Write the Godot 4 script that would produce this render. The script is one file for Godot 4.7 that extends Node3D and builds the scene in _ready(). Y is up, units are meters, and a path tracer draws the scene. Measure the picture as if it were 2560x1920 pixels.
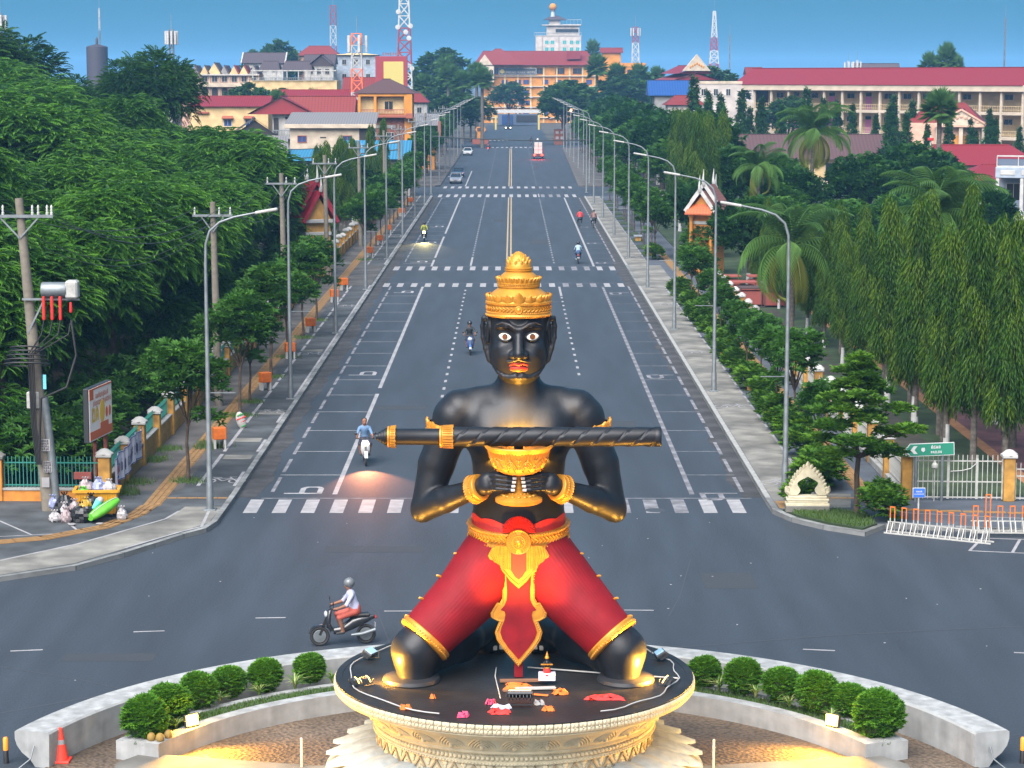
extends Node3D
class Mb:
	var v := PackedVector3Array()
	var n := PackedVector3Array()
	var c := PackedColorArray()
	var u := PackedVector2Array()
	var col := Color.WHITE
	var xf := Transform3D()
	func at(p: Vector3, b := Basis()) -> Mb:
		xf = Transform3D(b, p)
		return self
	func home() -> Mb:
		xf = Transform3D()
		return self
	func t3(a: Vector3, b: Vector3, d: Vector3, na: Vector3, nb: Vector3, nd: Vector3, ua := Vector2.ZERO, ub := Vector2.ZERO, ud := Vector2.ZERO) -> void:
		v.append(xf * a); v.append(xf * d); v.append(xf * b)
		n.append((xf.basis * na).normalized()); n.append((xf.basis * nd).normalized()); n.append((xf.basis * nb).normalized())
		u.append(ua); u.append(ud); u.append(ub)
		c.append(col); c.append(col); c.append(col)
	func tri(a: Vector3, b: Vector3, d: Vector3) -> void:
		var k := (b - a).cross(d - a).normalized()
		t3(a, b, d, k, k, k)
	func quad(a: Vector3, b: Vector3, d: Vector3, e: Vector3) -> void:
		var k := (b - a).cross(e - a)
		if k.length_squared() < 1e-12:
			k = (d - b).cross(e - b)
		k = k.normalized()
		var w := a.distance_to(b)
		var h := a.distance_to(e)
		t3(a, b, d, k, k, k, Vector2(0, 0), Vector2(w, 0), Vector2(w, h))
		t3(a, d, e, k, k, k, Vector2(0, 0), Vector2(w, h), Vector2(0, h))
	func quad_out(a: Vector3, b: Vector3, d: Vector3, e: Vector3, out: Vector3) -> void:
		if (b - a).cross(d - a).dot(out) < 0.0:
			quad(a, e, d, b)
		else:
			quad(a, b, d, e)
	func tri_out(a: Vector3, b: Vector3, d: Vector3, out: Vector3) -> void:
		if (b - a).cross(d - a).dot(out) < 0.0:
			tri(a, d, b)
		else:
			tri(a, b, d)
	func box(p: Vector3, s: Vector3) -> void:
		var h := s * 0.5
		for ax in 3:
			for sg in [-1.0, 1.0]:
				var o := Vector3.ZERO
				o[ax] = sg
				var i := (ax + 1) % 3
				var j := (ax + 2) % 3
				var q := []
				for k in [[-1, -1], [1, -1], [1, 1], [-1, 1]]:
					var w := Vector3.ZERO
					w[ax] = sg * h[ax]
					w[i] = k[0] * h[i]
					w[j] = k[1] * h[j]
					q.append(p + w)
				quad_out(q[0], q[1], q[2], q[3], o)
	func cbox(p: Vector3, s: Vector3, b: float) -> void:
		var h := s * 0.5
		var f := func(ax: int, sx: float, sy: float, sz: float) -> Vector3:
			var w := Vector3(sx * (h.x - b), sy * (h.y - b), sz * (h.z - b))
			w[ax] = [sx, sy, sz][ax] * h[ax]
			return p + w
		for sg in [-1.0, 1.0]:
			quad_out(f.call(0, sg, -1, -1), f.call(0, sg, 1, -1), f.call(0, sg, 1, 1), f.call(0, sg, -1, 1), Vector3(sg, 0, 0))
			quad_out(f.call(1, -1, sg, -1), f.call(1, 1, sg, -1), f.call(1, 1, sg, 1), f.call(1, -1, sg, 1), Vector3(0, sg, 0))
			quad_out(f.call(2, -1, -1, sg), f.call(2, 1, -1, sg), f.call(2, 1, 1, sg), f.call(2, -1, 1, sg), Vector3(0, 0, sg))
			for sh in [-1.0, 1.0]:
				quad_out(f.call(0, sg, sh, -1), f.call(0, sg, sh, 1), f.call(1, sg, sh, 1), f.call(1, sg, sh, -1), Vector3(sg, sh, 0))
				quad_out(f.call(0, sg, -1, sh), f.call(0, sg, 1, sh), f.call(2, sg, 1, sh), f.call(2, sg, -1, sh), Vector3(sg, 0, sh))
				quad_out(f.call(1, -1, sg, sh), f.call(1, 1, sg, sh), f.call(2, 1, sg, sh), f.call(2, -1, sg, sh), Vector3(0, sg, sh))
				for sk in [-1.0, 1.0]:
					tri_out(f.call(0, sg, sh, sk), f.call(1, sg, sh, sk), f.call(2, sg, sh, sk), Vector3(sg, sh, sk))
	func bar(a: Vector3, b: Vector3, w: float, h := -1.0) -> void:
		var keep := xf
		var d := b - a
		var z := d.normalized()
		var up := Vector3.UP if absf(z.y) < 0.95 else Vector3.RIGHT
		var x := up.cross(z).normalized()
		xf = keep * Transform3D(Basis(x, z.cross(x), z), (a + b) * 0.5)
		box(Vector3.ZERO, Vector3(w, h if h > 0 else w, d.length()))
		xf = keep
	func loft(rings: Array, cap0 := true, cap1 := true, closed := true) -> void:
		var m: int = rings.size()
		var k: int = rings[0].size()
		var nn := []
		var cen := Vector3.ZERO
		var mid: PackedVector3Array = rings[m / 2]
		for p in mid: cen += p
		cen /= k
		var flip := 0.0
		for i in m:
			var row := PackedVector3Array()
			var rr: PackedVector3Array = rings[i]
			var r0: PackedVector3Array = rings[maxi(i - 1, 0)]
			var r1: PackedVector3Array = rings[mini(i + 1, m - 1)]
			for j in k:
				var ja := (j + k - 1) % k if closed else maxi(j - 1, 0)
				var jb := (j + 1) % k if closed else mini(j + 1, k - 1)
				var q := (rr[jb] - rr[ja]).cross(r1[j] - r0[j])
				row.append(q.normalized() if q.length_squared() > 1e-14 else Vector3.UP)
			nn.append(row)
		for j in k:
			flip += nn[m / 2][j].dot(mid[j] - cen)
		var sg := -1.0 if flip < 0.0 else 1.0
		for i in m - 1:
			var a: PackedVector3Array = rings[i]
			var b: PackedVector3Array = rings[i + 1]
			var na: PackedVector3Array = nn[i]
			var nb: PackedVector3Array = nn[i + 1]
			for j in (k if closed else k - 1):
				var e := (j + 1) % k
				if sg > 0:
					t3(a[j], a[e], b[e], na[j], na[e], nb[e])
					t3(a[j], b[e], b[j], na[j], nb[e], nb[j])
				else:
					t3(a[j], b[e], a[e], -na[j], -nb[e], -na[e])
					t3(a[j], b[j], b[e], -na[j], -nb[j], -nb[e])
		for side in 2:
			if not (cap0 if side == 0 else cap1): continue
			var r: PackedVector3Array = rings[0] if side == 0 else rings[m - 1]
			var o: PackedVector3Array = rings[1] if side == 0 else rings[m - 2]
			var cr := Vector3.ZERO
			var co := Vector3.ZERO
			for j in k:
				cr += r[j]; co += o[j]
			cr /= k; co /= k
			for j in k:
				tri_out(cr, r[j], r[(j + 1) % k], cr - co)
	func tube(path: Array, rad, seg := 6, caps := true) -> void:
		var rings := []
		var m := path.size()
		var x := Vector3.ZERO
		for i in m:
			var d: Vector3 = (path[mini(i + 1, m - 1)] - path[maxi(i - 1, 0)]).normalized()
			if i == 0:
				x = d.cross(Vector3.UP if absf(d.y) < 0.9 else Vector3.RIGHT).normalized()
			else:
				x = (x - d * x.dot(d)).normalized()
			var y := d.cross(x)
			var r: float = rad[i] if rad is Array else rad
			var ring := PackedVector3Array()
			for j in seg:
				var a := TAU * j / seg
				ring.append(path[i] + (x * cos(a) + y * sin(a)) * r)
			rings.append(ring)
		loft(rings, caps, caps)
	func lathe(pf: Array, seg := 16, sq := Vector2.ONE, p := Vector3.ZERO, a0 := 0.0, a1 := TAU) -> void:
		var m := pf.size()
		var sn := []
		for i in m - 1:
			var d: Vector2 = pf[i + 1] - pf[i]
			sn.append(Vector2(d.y, -d.x).normalized())
		for i in m - 1:
			if (pf[i + 1] - pf[i]).length_squared() < 1e-12: continue
			var n0: Vector2 = sn[i]
			var n1: Vector2 = sn[i]
			if i > 0 and sn[i - 1].dot(sn[i]) > 0.72: n0 = (sn[i - 1] + sn[i]).normalized()
			if i < m - 2 and sn[i + 1].dot(sn[i]) > 0.72: n1 = (sn[i + 1] + sn[i]).normalized()
			for j in seg:
				var a := lerpf(a0, a1, float(j) / seg)
				var b := lerpf(a0, a1, float(j + 1) / seg)
				var da := Vector3(cos(a) * sq.x, 0, sin(a) * sq.y)
				var db := Vector3(cos(b) * sq.x, 0, sin(b) * sq.y)
				var ea := Vector3(cos(a) / sq.x, 0, sin(a) / sq.y).normalized()
				var eb := Vector3(cos(b) / sq.x, 0, sin(b) / sq.y).normalized()
				var p00: Vector3 = p + da * pf[i].x + Vector3(0, pf[i].y, 0)
				var p01: Vector3 = p + db * pf[i].x + Vector3(0, pf[i].y, 0)
				var p10: Vector3 = p + da * pf[i + 1].x + Vector3(0, pf[i + 1].y, 0)
				var p11: Vector3 = p + db * pf[i + 1].x + Vector3(0, pf[i + 1].y, 0)
				var k00 := ea * n0.x + Vector3(0, n0.y, 0)
				var k01 := eb * n0.x + Vector3(0, n0.y, 0)
				var k10 := ea * n1.x + Vector3(0, n1.y, 0)
				var k11 := eb * n1.x + Vector3(0, n1.y, 0)
				if pf[i].x > 1e-5: t3(p00, p11, p01, k00, k11, k01)
				if pf[i + 1].x > 1e-5: t3(p00, p10, p11, k00, k10, k11)
	func ball(p: Vector3, r: Vector3, nu := 10, nv := 6) -> void:
		for i in nv:
			for j in nu:
				var q := []
				var k := []
				for e in [[i, j], [i, j + 1], [i + 1, j + 1], [i + 1, j]]:
					var th: float = PI * e[0] / nv
					var ph: float = TAU * e[1] / nu
					var d := Vector3(sin(th) * cos(ph), cos(th), sin(th) * sin(ph))
					q.append(p + d * r)
					k.append((d / r).normalized())
				if i > 0: t3(q[0], q[1], q[2], k[0], k[1], k[2])
				if i < nv - 1: t3(q[0], q[2], q[3], k[0], k[2], k[3])
	func prism(poly: PackedVector2Array, z0: float, z1: float) -> void:
		var ids := Geometry2D.triangulate_polygon(poly)
		for i in range(0, ids.size(), 3):
			var a := poly[ids[i]]
			var b := poly[ids[i + 1]]
			var d := poly[ids[i + 2]]
			tri_out(Vector3(a.x, a.y, z1), Vector3(b.x, b.y, z1), Vector3(d.x, d.y, z1), Vector3(0, 0, 1))
			tri_out(Vector3(a.x, a.y, z0), Vector3(b.x, b.y, z0), Vector3(d.x, d.y, z0), Vector3(0, 0, -1))
		var ccw := -1.0 if Geometry2D.is_polygon_clockwise(poly) else 1.0
		for i in poly.size():
			var a := poly[i]
			var b := poly[(i + 1) % poly.size()]
			var o := Vector3(b.y - a.y, a.x - b.x, 0) * -ccw * -1.0
			quad_out(Vector3(a.x, a.y, z0), Vector3(b.x, b.y, z0), Vector3(b.x, b.y, z1), Vector3(a.x, a.y, z1), o)
	func flat(poly: Array, y: float, skirt := 0.0) -> void:
		var p := PackedVector2Array(poly)
		var ids := Geometry2D.triangulate_polygon(p)
		for i in range(0, ids.size(), 3):
			var a := p[ids[i]]
			var b := p[ids[i + 1]]
			var d := p[ids[i + 2]]
			tri_out(Vector3(a.x, y, a.y), Vector3(b.x, y, b.y), Vector3(d.x, y, d.y), Vector3.UP)
		if skirt > 0:
			var s := 1.0 if Geometry2D.is_polygon_clockwise(p) else -1.0
			for i in p.size():
				var a := p[i]
				var b := p[(i + 1) % p.size()]
				quad_out(Vector3(a.x, y - skirt, a.y), Vector3(b.x, y - skirt, b.y), Vector3(b.x, y, b.y), Vector3(a.x, y, a.y), Vector3(a.y - b.y, 0, b.x - a.x) * s)
	func stroke(pts: Array, w: float, y: float) -> void:
		for i in pts.size() - 1:
			var a: Vector2 = pts[i]
			var b: Vector2 = pts[i + 1]
			var d := (b - a).normalized() * w * 0.5
			var s := Vector2(-d.y, d.x)
			a -= d * 0.3
			b += d * 0.3
			quad_out(Vector3(a.x + s.x, y, a.y + s.y), Vector3(b.x + s.x, y, b.y + s.y), Vector3(b.x - s.x, y, b.y - s.y), Vector3(a.x - s.x, y, a.y - s.y), Vector3.UP)
			y += 0.0004
	func mesh(m: Material) -> ArrayMesh:
		var am := ArrayMesh.new()
		if v.size() == 0: return am
		var a := []
		a.resize(Mesh.ARRAY_MAX)
		a[Mesh.ARRAY_VERTEX] = v
		a[Mesh.ARRAY_NORMAL] = n
		a[Mesh.ARRAY_TEX_UV] = u
		a[Mesh.ARRAY_COLOR] = c
		am.add_surface_from_arrays(Mesh.PRIMITIVE_TRIANGLES, a)
		am.surface_set_material(0, m)
		return am
func V(x: float, y: float, z: float) -> Vector3:
	return Vector3(x, y, z)

func W2(x: float, y: float) -> Vector2:
	return Vector2(x, y)

var M := {}
var T := {}
var used := {}
var rng := RandomNumberGenerator.new()
func lin(r: float, g: float, b: float) -> Color:
	return Color(r, g, b).linear_to_srgb()
func noise_tex(key: String, freq: float, lo: float, hi: float, oct := 4, kind := FastNoiseLite.TYPE_SIMPLEX_SMOOTH, normal := 0.0, size := 512) -> NoiseTexture2D:
	var f := FastNoiseLite.new()
	f.noise_type = kind
	f.frequency = freq
	f.fractal_octaves = oct
	f.seed = hash(key) % 1000
	if kind == FastNoiseLite.TYPE_CELLULAR:
		f.cellular_return_type = FastNoiseLite.RETURN_DISTANCE
		f.fractal_type = FastNoiseLite.FRACTAL_NONE
	var t := NoiseTexture2D.new()
	t.width = size
	t.height = size
	t.seamless = true
	t.noise = f
	if normal > 0.0:
		t.as_normal_map = true
		t.bump_strength = normal
	else:
		var g := Gradient.new()
		g.set_color(0, Color(lo, lo, lo).linear_to_srgb())
		g.set_color(1, Color(hi, hi, hi).linear_to_srgb())
		t.color_ramp = g
	T[key] = t
	return t
func stripes_tex(key: String, prof: Callable, size := 64) -> ImageTexture:
	var im := Image.create(size, size, false, Image.FORMAT_RGB8)
	for x in size:
		for y in size:
			var q: float = prof.call(float(x) / size, float(y) / size)
			im.set_pixel(x, y, Color(q, q, q).linear_to_srgb())
	var t := ImageTexture.create_from_image(im)
	T[key] = t
	return t
func mat(key: String, col: Color, rough := 0.8, o := {}) -> StandardMaterial3D:
	if M.has(key): return M[key]
	var m := StandardMaterial3D.new()
	m.resource_name = key
	m.albedo_color = col
	m.roughness = rough
	m.metallic = o.get("metal", 0.0)
	if o.has("spec"): m.metallic_specular = o.spec
	if o.get("vc", false): m.vertex_color_use_as_albedo = true
	var sc: float = o.get("size", 1.0)
	if o.has("tex"):
		m.albedo_texture = T[o.tex]
		if not o.get("uv", false):
			m.uv1_triplanar = true
			m.uv1_world_triplanar = o.get("world", true)
		m.uv1_scale = Vector3.ONE / sc if not o.has("size3") else o.size3
	if o.has("nrm"):
		m.normal_enabled = true
		m.normal_texture = T[o.nrm]
		m.normal_scale = o.get("ns", 0.5)
		if not o.get("uv", false):
			m.uv1_triplanar = true
			m.uv1_world_triplanar = o.get("world", true)
		m.uv1_scale = Vector3.ONE / sc if not o.has("size3") else o.size3
	if o.has("tex2"):
		m.detail_enabled = true
		m.detail_albedo = T[o.tex2]
		m.detail_blend_mode = BaseMaterial3D.BLEND_MODE_MUL
		m.detail_uv_layer = BaseMaterial3D.DETAIL_UV_2
		m.uv2_triplanar = true
		m.uv2_world_triplanar = true
		m.uv2_scale = Vector3.ONE / float(o.get("size2", 10.0)) * o.get("stretch2", Vector3.ONE)
	if o.has("emit"):
		m.emission_enabled = true
		m.emission = o.emit
		m.emission_energy_multiplier = o.get("energy", 1.0)
	if o.has("back"):
		m.backlight_enabled = true
		m.backlight = o.back
	if o.has("coat"):
		m.clearcoat_enabled = true
		m.clearcoat = o.coat
		m.clearcoat_roughness = 0.15
	if o.has("alpha"):
		m.transparency = BaseMaterial3D.TRANSPARENCY_ALPHA
		m.albedo_color.a = o.alpha
	M[key] = m
	return m
func numbered(called: String) -> String:
	var k: int = used.get(called, 0)
	used[called] = k + 1
	return called if k == 0 else "%s_%03d" % [called, k]
func tag(o: Node, label: String, category: String, group := "") -> Node:
	o.set_meta("label", label)
	o.set_meta("category", category)
	if group != "": o.set_meta("group", group)
	return o
func thing(called: String, label: String, category: String, p := Vector3.ZERO, turn := 0.0, group := "") -> Node3D:
	var o := Node3D.new()
	o.name = numbered(called)
	add_child(o)
	o.position = p
	o.rotation.y = turn
	tag(o, label, category, group)
	return o
func part(par: Node, called: String, mesh: Mesh, p := Vector3.ZERO, b := Basis()) -> MeshInstance3D:
	var o := MeshInstance3D.new()
	o.name = called
	o.mesh = mesh
	o.transform = Transform3D(b, p)
	par.add_child(o, true)
	return o
func single(called: String, mesh: Mesh, label: String, category: String, p := Vector3.ZERO, turn := 0.0, group := "") -> MeshInstance3D:
	var o := MeshInstance3D.new()
	o.name = numbered(called)
	o.mesh = mesh
	add_child(o)
	o.position = p
	o.rotation.y = turn
	tag(o, label, category, group)
	return o
func struct(called: String, mesh: Mesh, kind := "structure") -> MeshInstance3D:
	var o := MeshInstance3D.new()
	o.name = numbered(called)
	o.mesh = mesh
	add_child(o)
	o.set_meta("kind", kind)
	return o
func dup(src: Node3D, base: String, p: Vector3, turn := 0.0, label := "", s := Vector3.ONE) -> Node3D:
	var r: Node3D = src.duplicate()
	r.name = numbered(base)
	add_child(r)
	r.transform = Transform3D(Basis(Vector3.UP, turn).scaled_local(s), p)
	if label != "": r.set_meta("label", label)
	return r
func nth(i: int) -> String:
	var w := ["first", "second", "third", "fourth", "fifth", "sixth", "seventh", "eighth", "ninth", "tenth", "eleventh", "twelfth", "thirteenth", "fourteenth", "fifteenth", "sixteenth", "seventeenth", "eighteenth", "nineteenth", "twentieth"]
	if i < 20: return w[i]
	var u := i + 1
	var tens := {20: "twenty", 30: "thirty", 40: "forty", 50: "fifty", 60: "sixty"}
	var te := {20: "twentieth", 30: "thirtieth", 40: "fortieth", 50: "fiftieth", 60: "sixtieth"}
	if u % 10 == 0: return te[u]
	return "%s-%s" % [tens[u / 10 * 10], w[u % 10 - 1]]
func spot(called: String, par: Node, p: Vector3, towards: Vector3, col: Color, energy: float, angle: float, size := 0.1) -> SpotLight3D:
	var l := SpotLight3D.new()
	l.name = called
	par.add_child(l, true)
	l.position = p
	l.basis = Basis.looking_at(towards.normalized(), Vector3.UP if absf(towards.normalized().y) < 0.95 else Vector3.RIGHT)
	l.light_color = col
	l.light_energy = energy
	l.spot_angle = angle
	l.spot_angle_attenuation = 0.6
	l.spot_range = 40.0
	l.spot_attenuation = 2.0
	l.light_size = size
	l.shadow_enabled = true
	return l
# A field of tapered capsules joined smoothly, meshed as surface nets.
class Field:
	var a := []
	var d := []
	var ra := []
	var rb := []
	var sc := []
	var ms := []
	var k := []
	var id := []
	var cut := []
	var lo := Vector3(1e9, 1e9, 1e9)
	var hi := Vector3(-1e9, -1e9, -1e9)
	var act := []
	func bone(p: Vector3, q: Vector3, r0: float, r1: float, kk := 0.1, tag := 0, s := Vector3.ONE, is_cut := false) -> void:
		a.append(p * s); d.append(q * s - p * s); ra.append(r0); rb.append(r1); sc.append(s)
		ms.append(maxf(s.x, maxf(s.y, s.z))); k.append(kk); id.append(tag); cut.append(is_cut)
		if not is_cut:
			var r := maxf(r0, r1)
			var e := Vector3(r, r, r) / s
			lo = lo.min(p - e).min(q - e)
			hi = hi.max(p + e).max(q + e)
	func one(i: int, p: Vector3) -> float:
		var pa: Vector3 = p * sc[i] - a[i]
		var ba: Vector3 = d[i]
		var l := ba.length_squared()
		var h := clampf(pa.dot(ba) / l, 0.0, 1.0) if l > 1e-9 else 0.0
		return ((pa - ba * h).length() - lerpf(ra[i], rb[i], h)) / ms[i]
	func val(p: Vector3) -> float:
		var r := 10.0
		for i in act:
			var e := one(i, p)
			var kk: float = k[i]
			if cut[i]:
				e = -e
				var h0 := maxf(kk - absf(r - e), 0.0) / kk
				r = maxf(r, e) + h0 * h0 * kk * 0.25
			else:
				var h1 := maxf(kk - absf(r - e), 0.0) / kk
				r = minf(r, e) - h1 * h1 * kk * 0.25
		return r
	func owner(p: Vector3) -> int:
		var best := 1e9
		var w := 0
		for i in act:
			if cut[i]: continue
			var e := one(i, p)
			if e < best:
				best = e
				w = id[i]
		return w
	# adds the surface to m; pal gives a vertex colour for each tag
	func build(m: Mb, cell: float, pal := {}) -> void:
		var pad := cell * 3.0
		var o := lo - Vector3(pad, pad, pad)
		var sz := hi - lo + Vector3(pad, pad, pad) * 2.0
		var B := 6
		var nb := Vector3i((sz / (cell * B)).ceil())
		var nx := nb.x * B + 1
		var ny := nb.y * B + 1
		var nz := nb.z * B + 1
		var g := PackedFloat32Array()
		g.resize(nx * ny * nz)
		g.fill(99.0)
		var all := range(a.size())
		var vis := []
		var half := cell * B * 0.5
		var reach := half * 1.7321
		for bx in nb.x: for by in nb.y: for bz in nb.z:
			var cen := o + Vector3(bx, by, bz) * cell * B + Vector3(half, half, half)
			var near := []
			var lowest := 1e9
			for i in all:
				var e := one(i, cen)
				if e < reach * 1.3 + k[i]: near.append(i)
				if not cut[i]: lowest = minf(lowest, e - k[i] * 0.5)
			if near.is_empty() or lowest > reach * 1.1: continue
			act = near
			if val(cen) < -reach * 1.5: continue
			vis.append([Vector3i(bx, by, bz), near])
			for x in range(bx * B, bx * B + B + 1): for y in range(by * B, by * B + B + 1):
				var row := (x * ny + y) * nz
				for z in range(bz * B, bz * B + B + 1):
					if g[row + z] == 99.0:
						g[row + z] = val(o + Vector3(x, y, z) * cell)
		var at := {}
		var pts := PackedVector3Array()
		var nrm := PackedVector3Array()
		var cl := PackedColorArray()
		var sy := nz
		var sx := ny * nz
		for vb in vis:
			act = vb[1]
			var b: Vector3i = vb[0] * B
			for x in range(b.x, b.x + B): for y in range(b.y, b.y + B): for z in range(b.z, b.z + B):
				var q := x * sx + y * sy + z
				var f0 := g[q]
				var f1 := g[q + sx]
				var f2 := g[q + sy]
				var f3 := g[q + sx + sy]
				var f4 := g[q + 1]
				var f5 := g[q + sx + 1]
				var f6 := g[q + sy + 1]
				var f7 := g[q + sx + sy + 1]
				var s0 := f0 < 0.0
				if (f1 < 0.0) == s0 and (f2 < 0.0) == s0 and (f3 < 0.0) == s0 and (f4 < 0.0) == s0 and (f5 < 0.0) == s0 and (f6 < 0.0) == s0 and (f7 < 0.0) == s0: continue
				var f := [f0, f1, f2, f3, f4, f5, f6, f7]
				var sum := Vector3.ZERO
				var cnt := 0
				for e in [[0, 1], [2, 3], [4, 5], [6, 7], [0, 2], [1, 3], [4, 6], [5, 7], [0, 4], [1, 5], [2, 6], [3, 7]]:
					var u: float = f[e[0]]
					var w: float = f[e[1]]
					if (u < 0.0) != (w < 0.0):
						var t := u / (u - w)
						var p0 := Vector3(e[0] & 1, (e[0] >> 1) & 1, e[0] >> 2)
						var p1 := Vector3(e[1] & 1, (e[1] >> 1) & 1, e[1] >> 2)
						sum += p0.lerp(p1, t)
						cnt += 1
				var lp := sum / cnt
				var p := o + (Vector3(x, y, z) + lp) * cell
				var gx := lerpf(lerpf(f1 - f0, f3 - f2, lp.y), lerpf(f5 - f4, f7 - f6, lp.y), lp.z)
				var gy := lerpf(lerpf(f2 - f0, f3 - f1, lp.x), lerpf(f6 - f4, f7 - f5, lp.x), lp.z)
				var gz := lerpf(lerpf(f4 - f0, f5 - f1, lp.x), lerpf(f6 - f2, f7 - f3, lp.x), lp.y)
				at[q] = pts.size()
				pts.append(p)
				nrm.append(Vector3(gx, gy, gz).normalized())
				cl.append(pal.get(owner(p), Color.WHITE) if pal.size() else Color.WHITE)
		for q in at:
			var in0: bool = g[q] < 0.0
			for ax in 3:
				var st: int = [sx, sy, 1][ax]
				if (g[q + st] < 0.0) == in0: continue
				var e1: int = [sy, 1, sx][ax]
				var e2: int = [1, sx, sy][ax]
				var q1: int = q - e1
				var q2: int = q - e1 - e2
				var q3: int = q - e2
				if not (at.has(q1) and at.has(q2) and at.has(q3)): continue
				var w := [at[q], at[q1], at[q2], at[q3]]
				if not in0: w = [w[0], w[3], w[2], w[1]]
				for tt in [[0, 1, 2], [0, 2, 3]]:
					var i0: int = w[tt[0]]
					var i1: int = w[tt[1]]
					var i2: int = w[tt[2]]
					# wanted: counter-clockwise from outside, then t3 reverses it
					m.col = cl[i0]
					m.t3(pts[i0], pts[i1], pts[i2], nrm[i0], nrm[i1], nrm[i2])
					var z := m.c.size()
					m.c[z - 2] = cl[i2]
					m.c[z - 1] = cl[i1]
		m.col = Color.WHITE

func _ready() -> void:
	rng.seed = 7
	var cam := Camera3D.new()
	cam.name = "camera"
	cam.fov = 19.412
	cam.near = 0.5
	cam.far = 6000.0
	add_child(cam)
	cam.position = V(0, 15, 0)
	cam.rotation_degrees = V(-7.802, 0, 0)
	cam.current = true
	var we := WorldEnvironment.new()
	we.name = "environment"
	var e := Environment.new()
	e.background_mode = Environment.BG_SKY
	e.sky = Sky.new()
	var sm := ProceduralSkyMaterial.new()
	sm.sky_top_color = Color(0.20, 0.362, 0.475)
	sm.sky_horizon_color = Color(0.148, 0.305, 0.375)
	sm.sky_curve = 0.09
	sm.ground_bottom_color = Color(0.15, 0.17, 0.20)
	sm.ground_horizon_color = Color(0.148, 0.305, 0.375)
	sm.ground_curve = 0.02
	sm.sun_angle_max = 0.0
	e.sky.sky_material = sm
	e.tonemap_mode = Environment.TONE_MAPPER_LINEAR
	e.tonemap_exposure = 3.4
	e.sdfgi_enabled = true
	e.ssao_enabled = true
	e.ssil_enabled = true
	e.fog_enabled = true
	e.fog_density = 0.0002
	e.fog_light_color = Color(0.42, 0.62, 0.80)
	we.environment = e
	add_child(we)
	var sun := DirectionalLight3D.new()
	sun.name = "sun"
	sun.light_energy = 0.82
	sun.light_color = Color(0.985, 0.97, 0.965)
	sun.light_angular_distance = 50.0
	sun.shadow_enabled = true
	sun.rotation_degrees = V(-48, -22, 0)
	add_child(sun)
	textures()
	setting()
	buildings()
	towers()
	vegetation()
	monument()
	roundabout()
	street()
	traffic()
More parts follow.
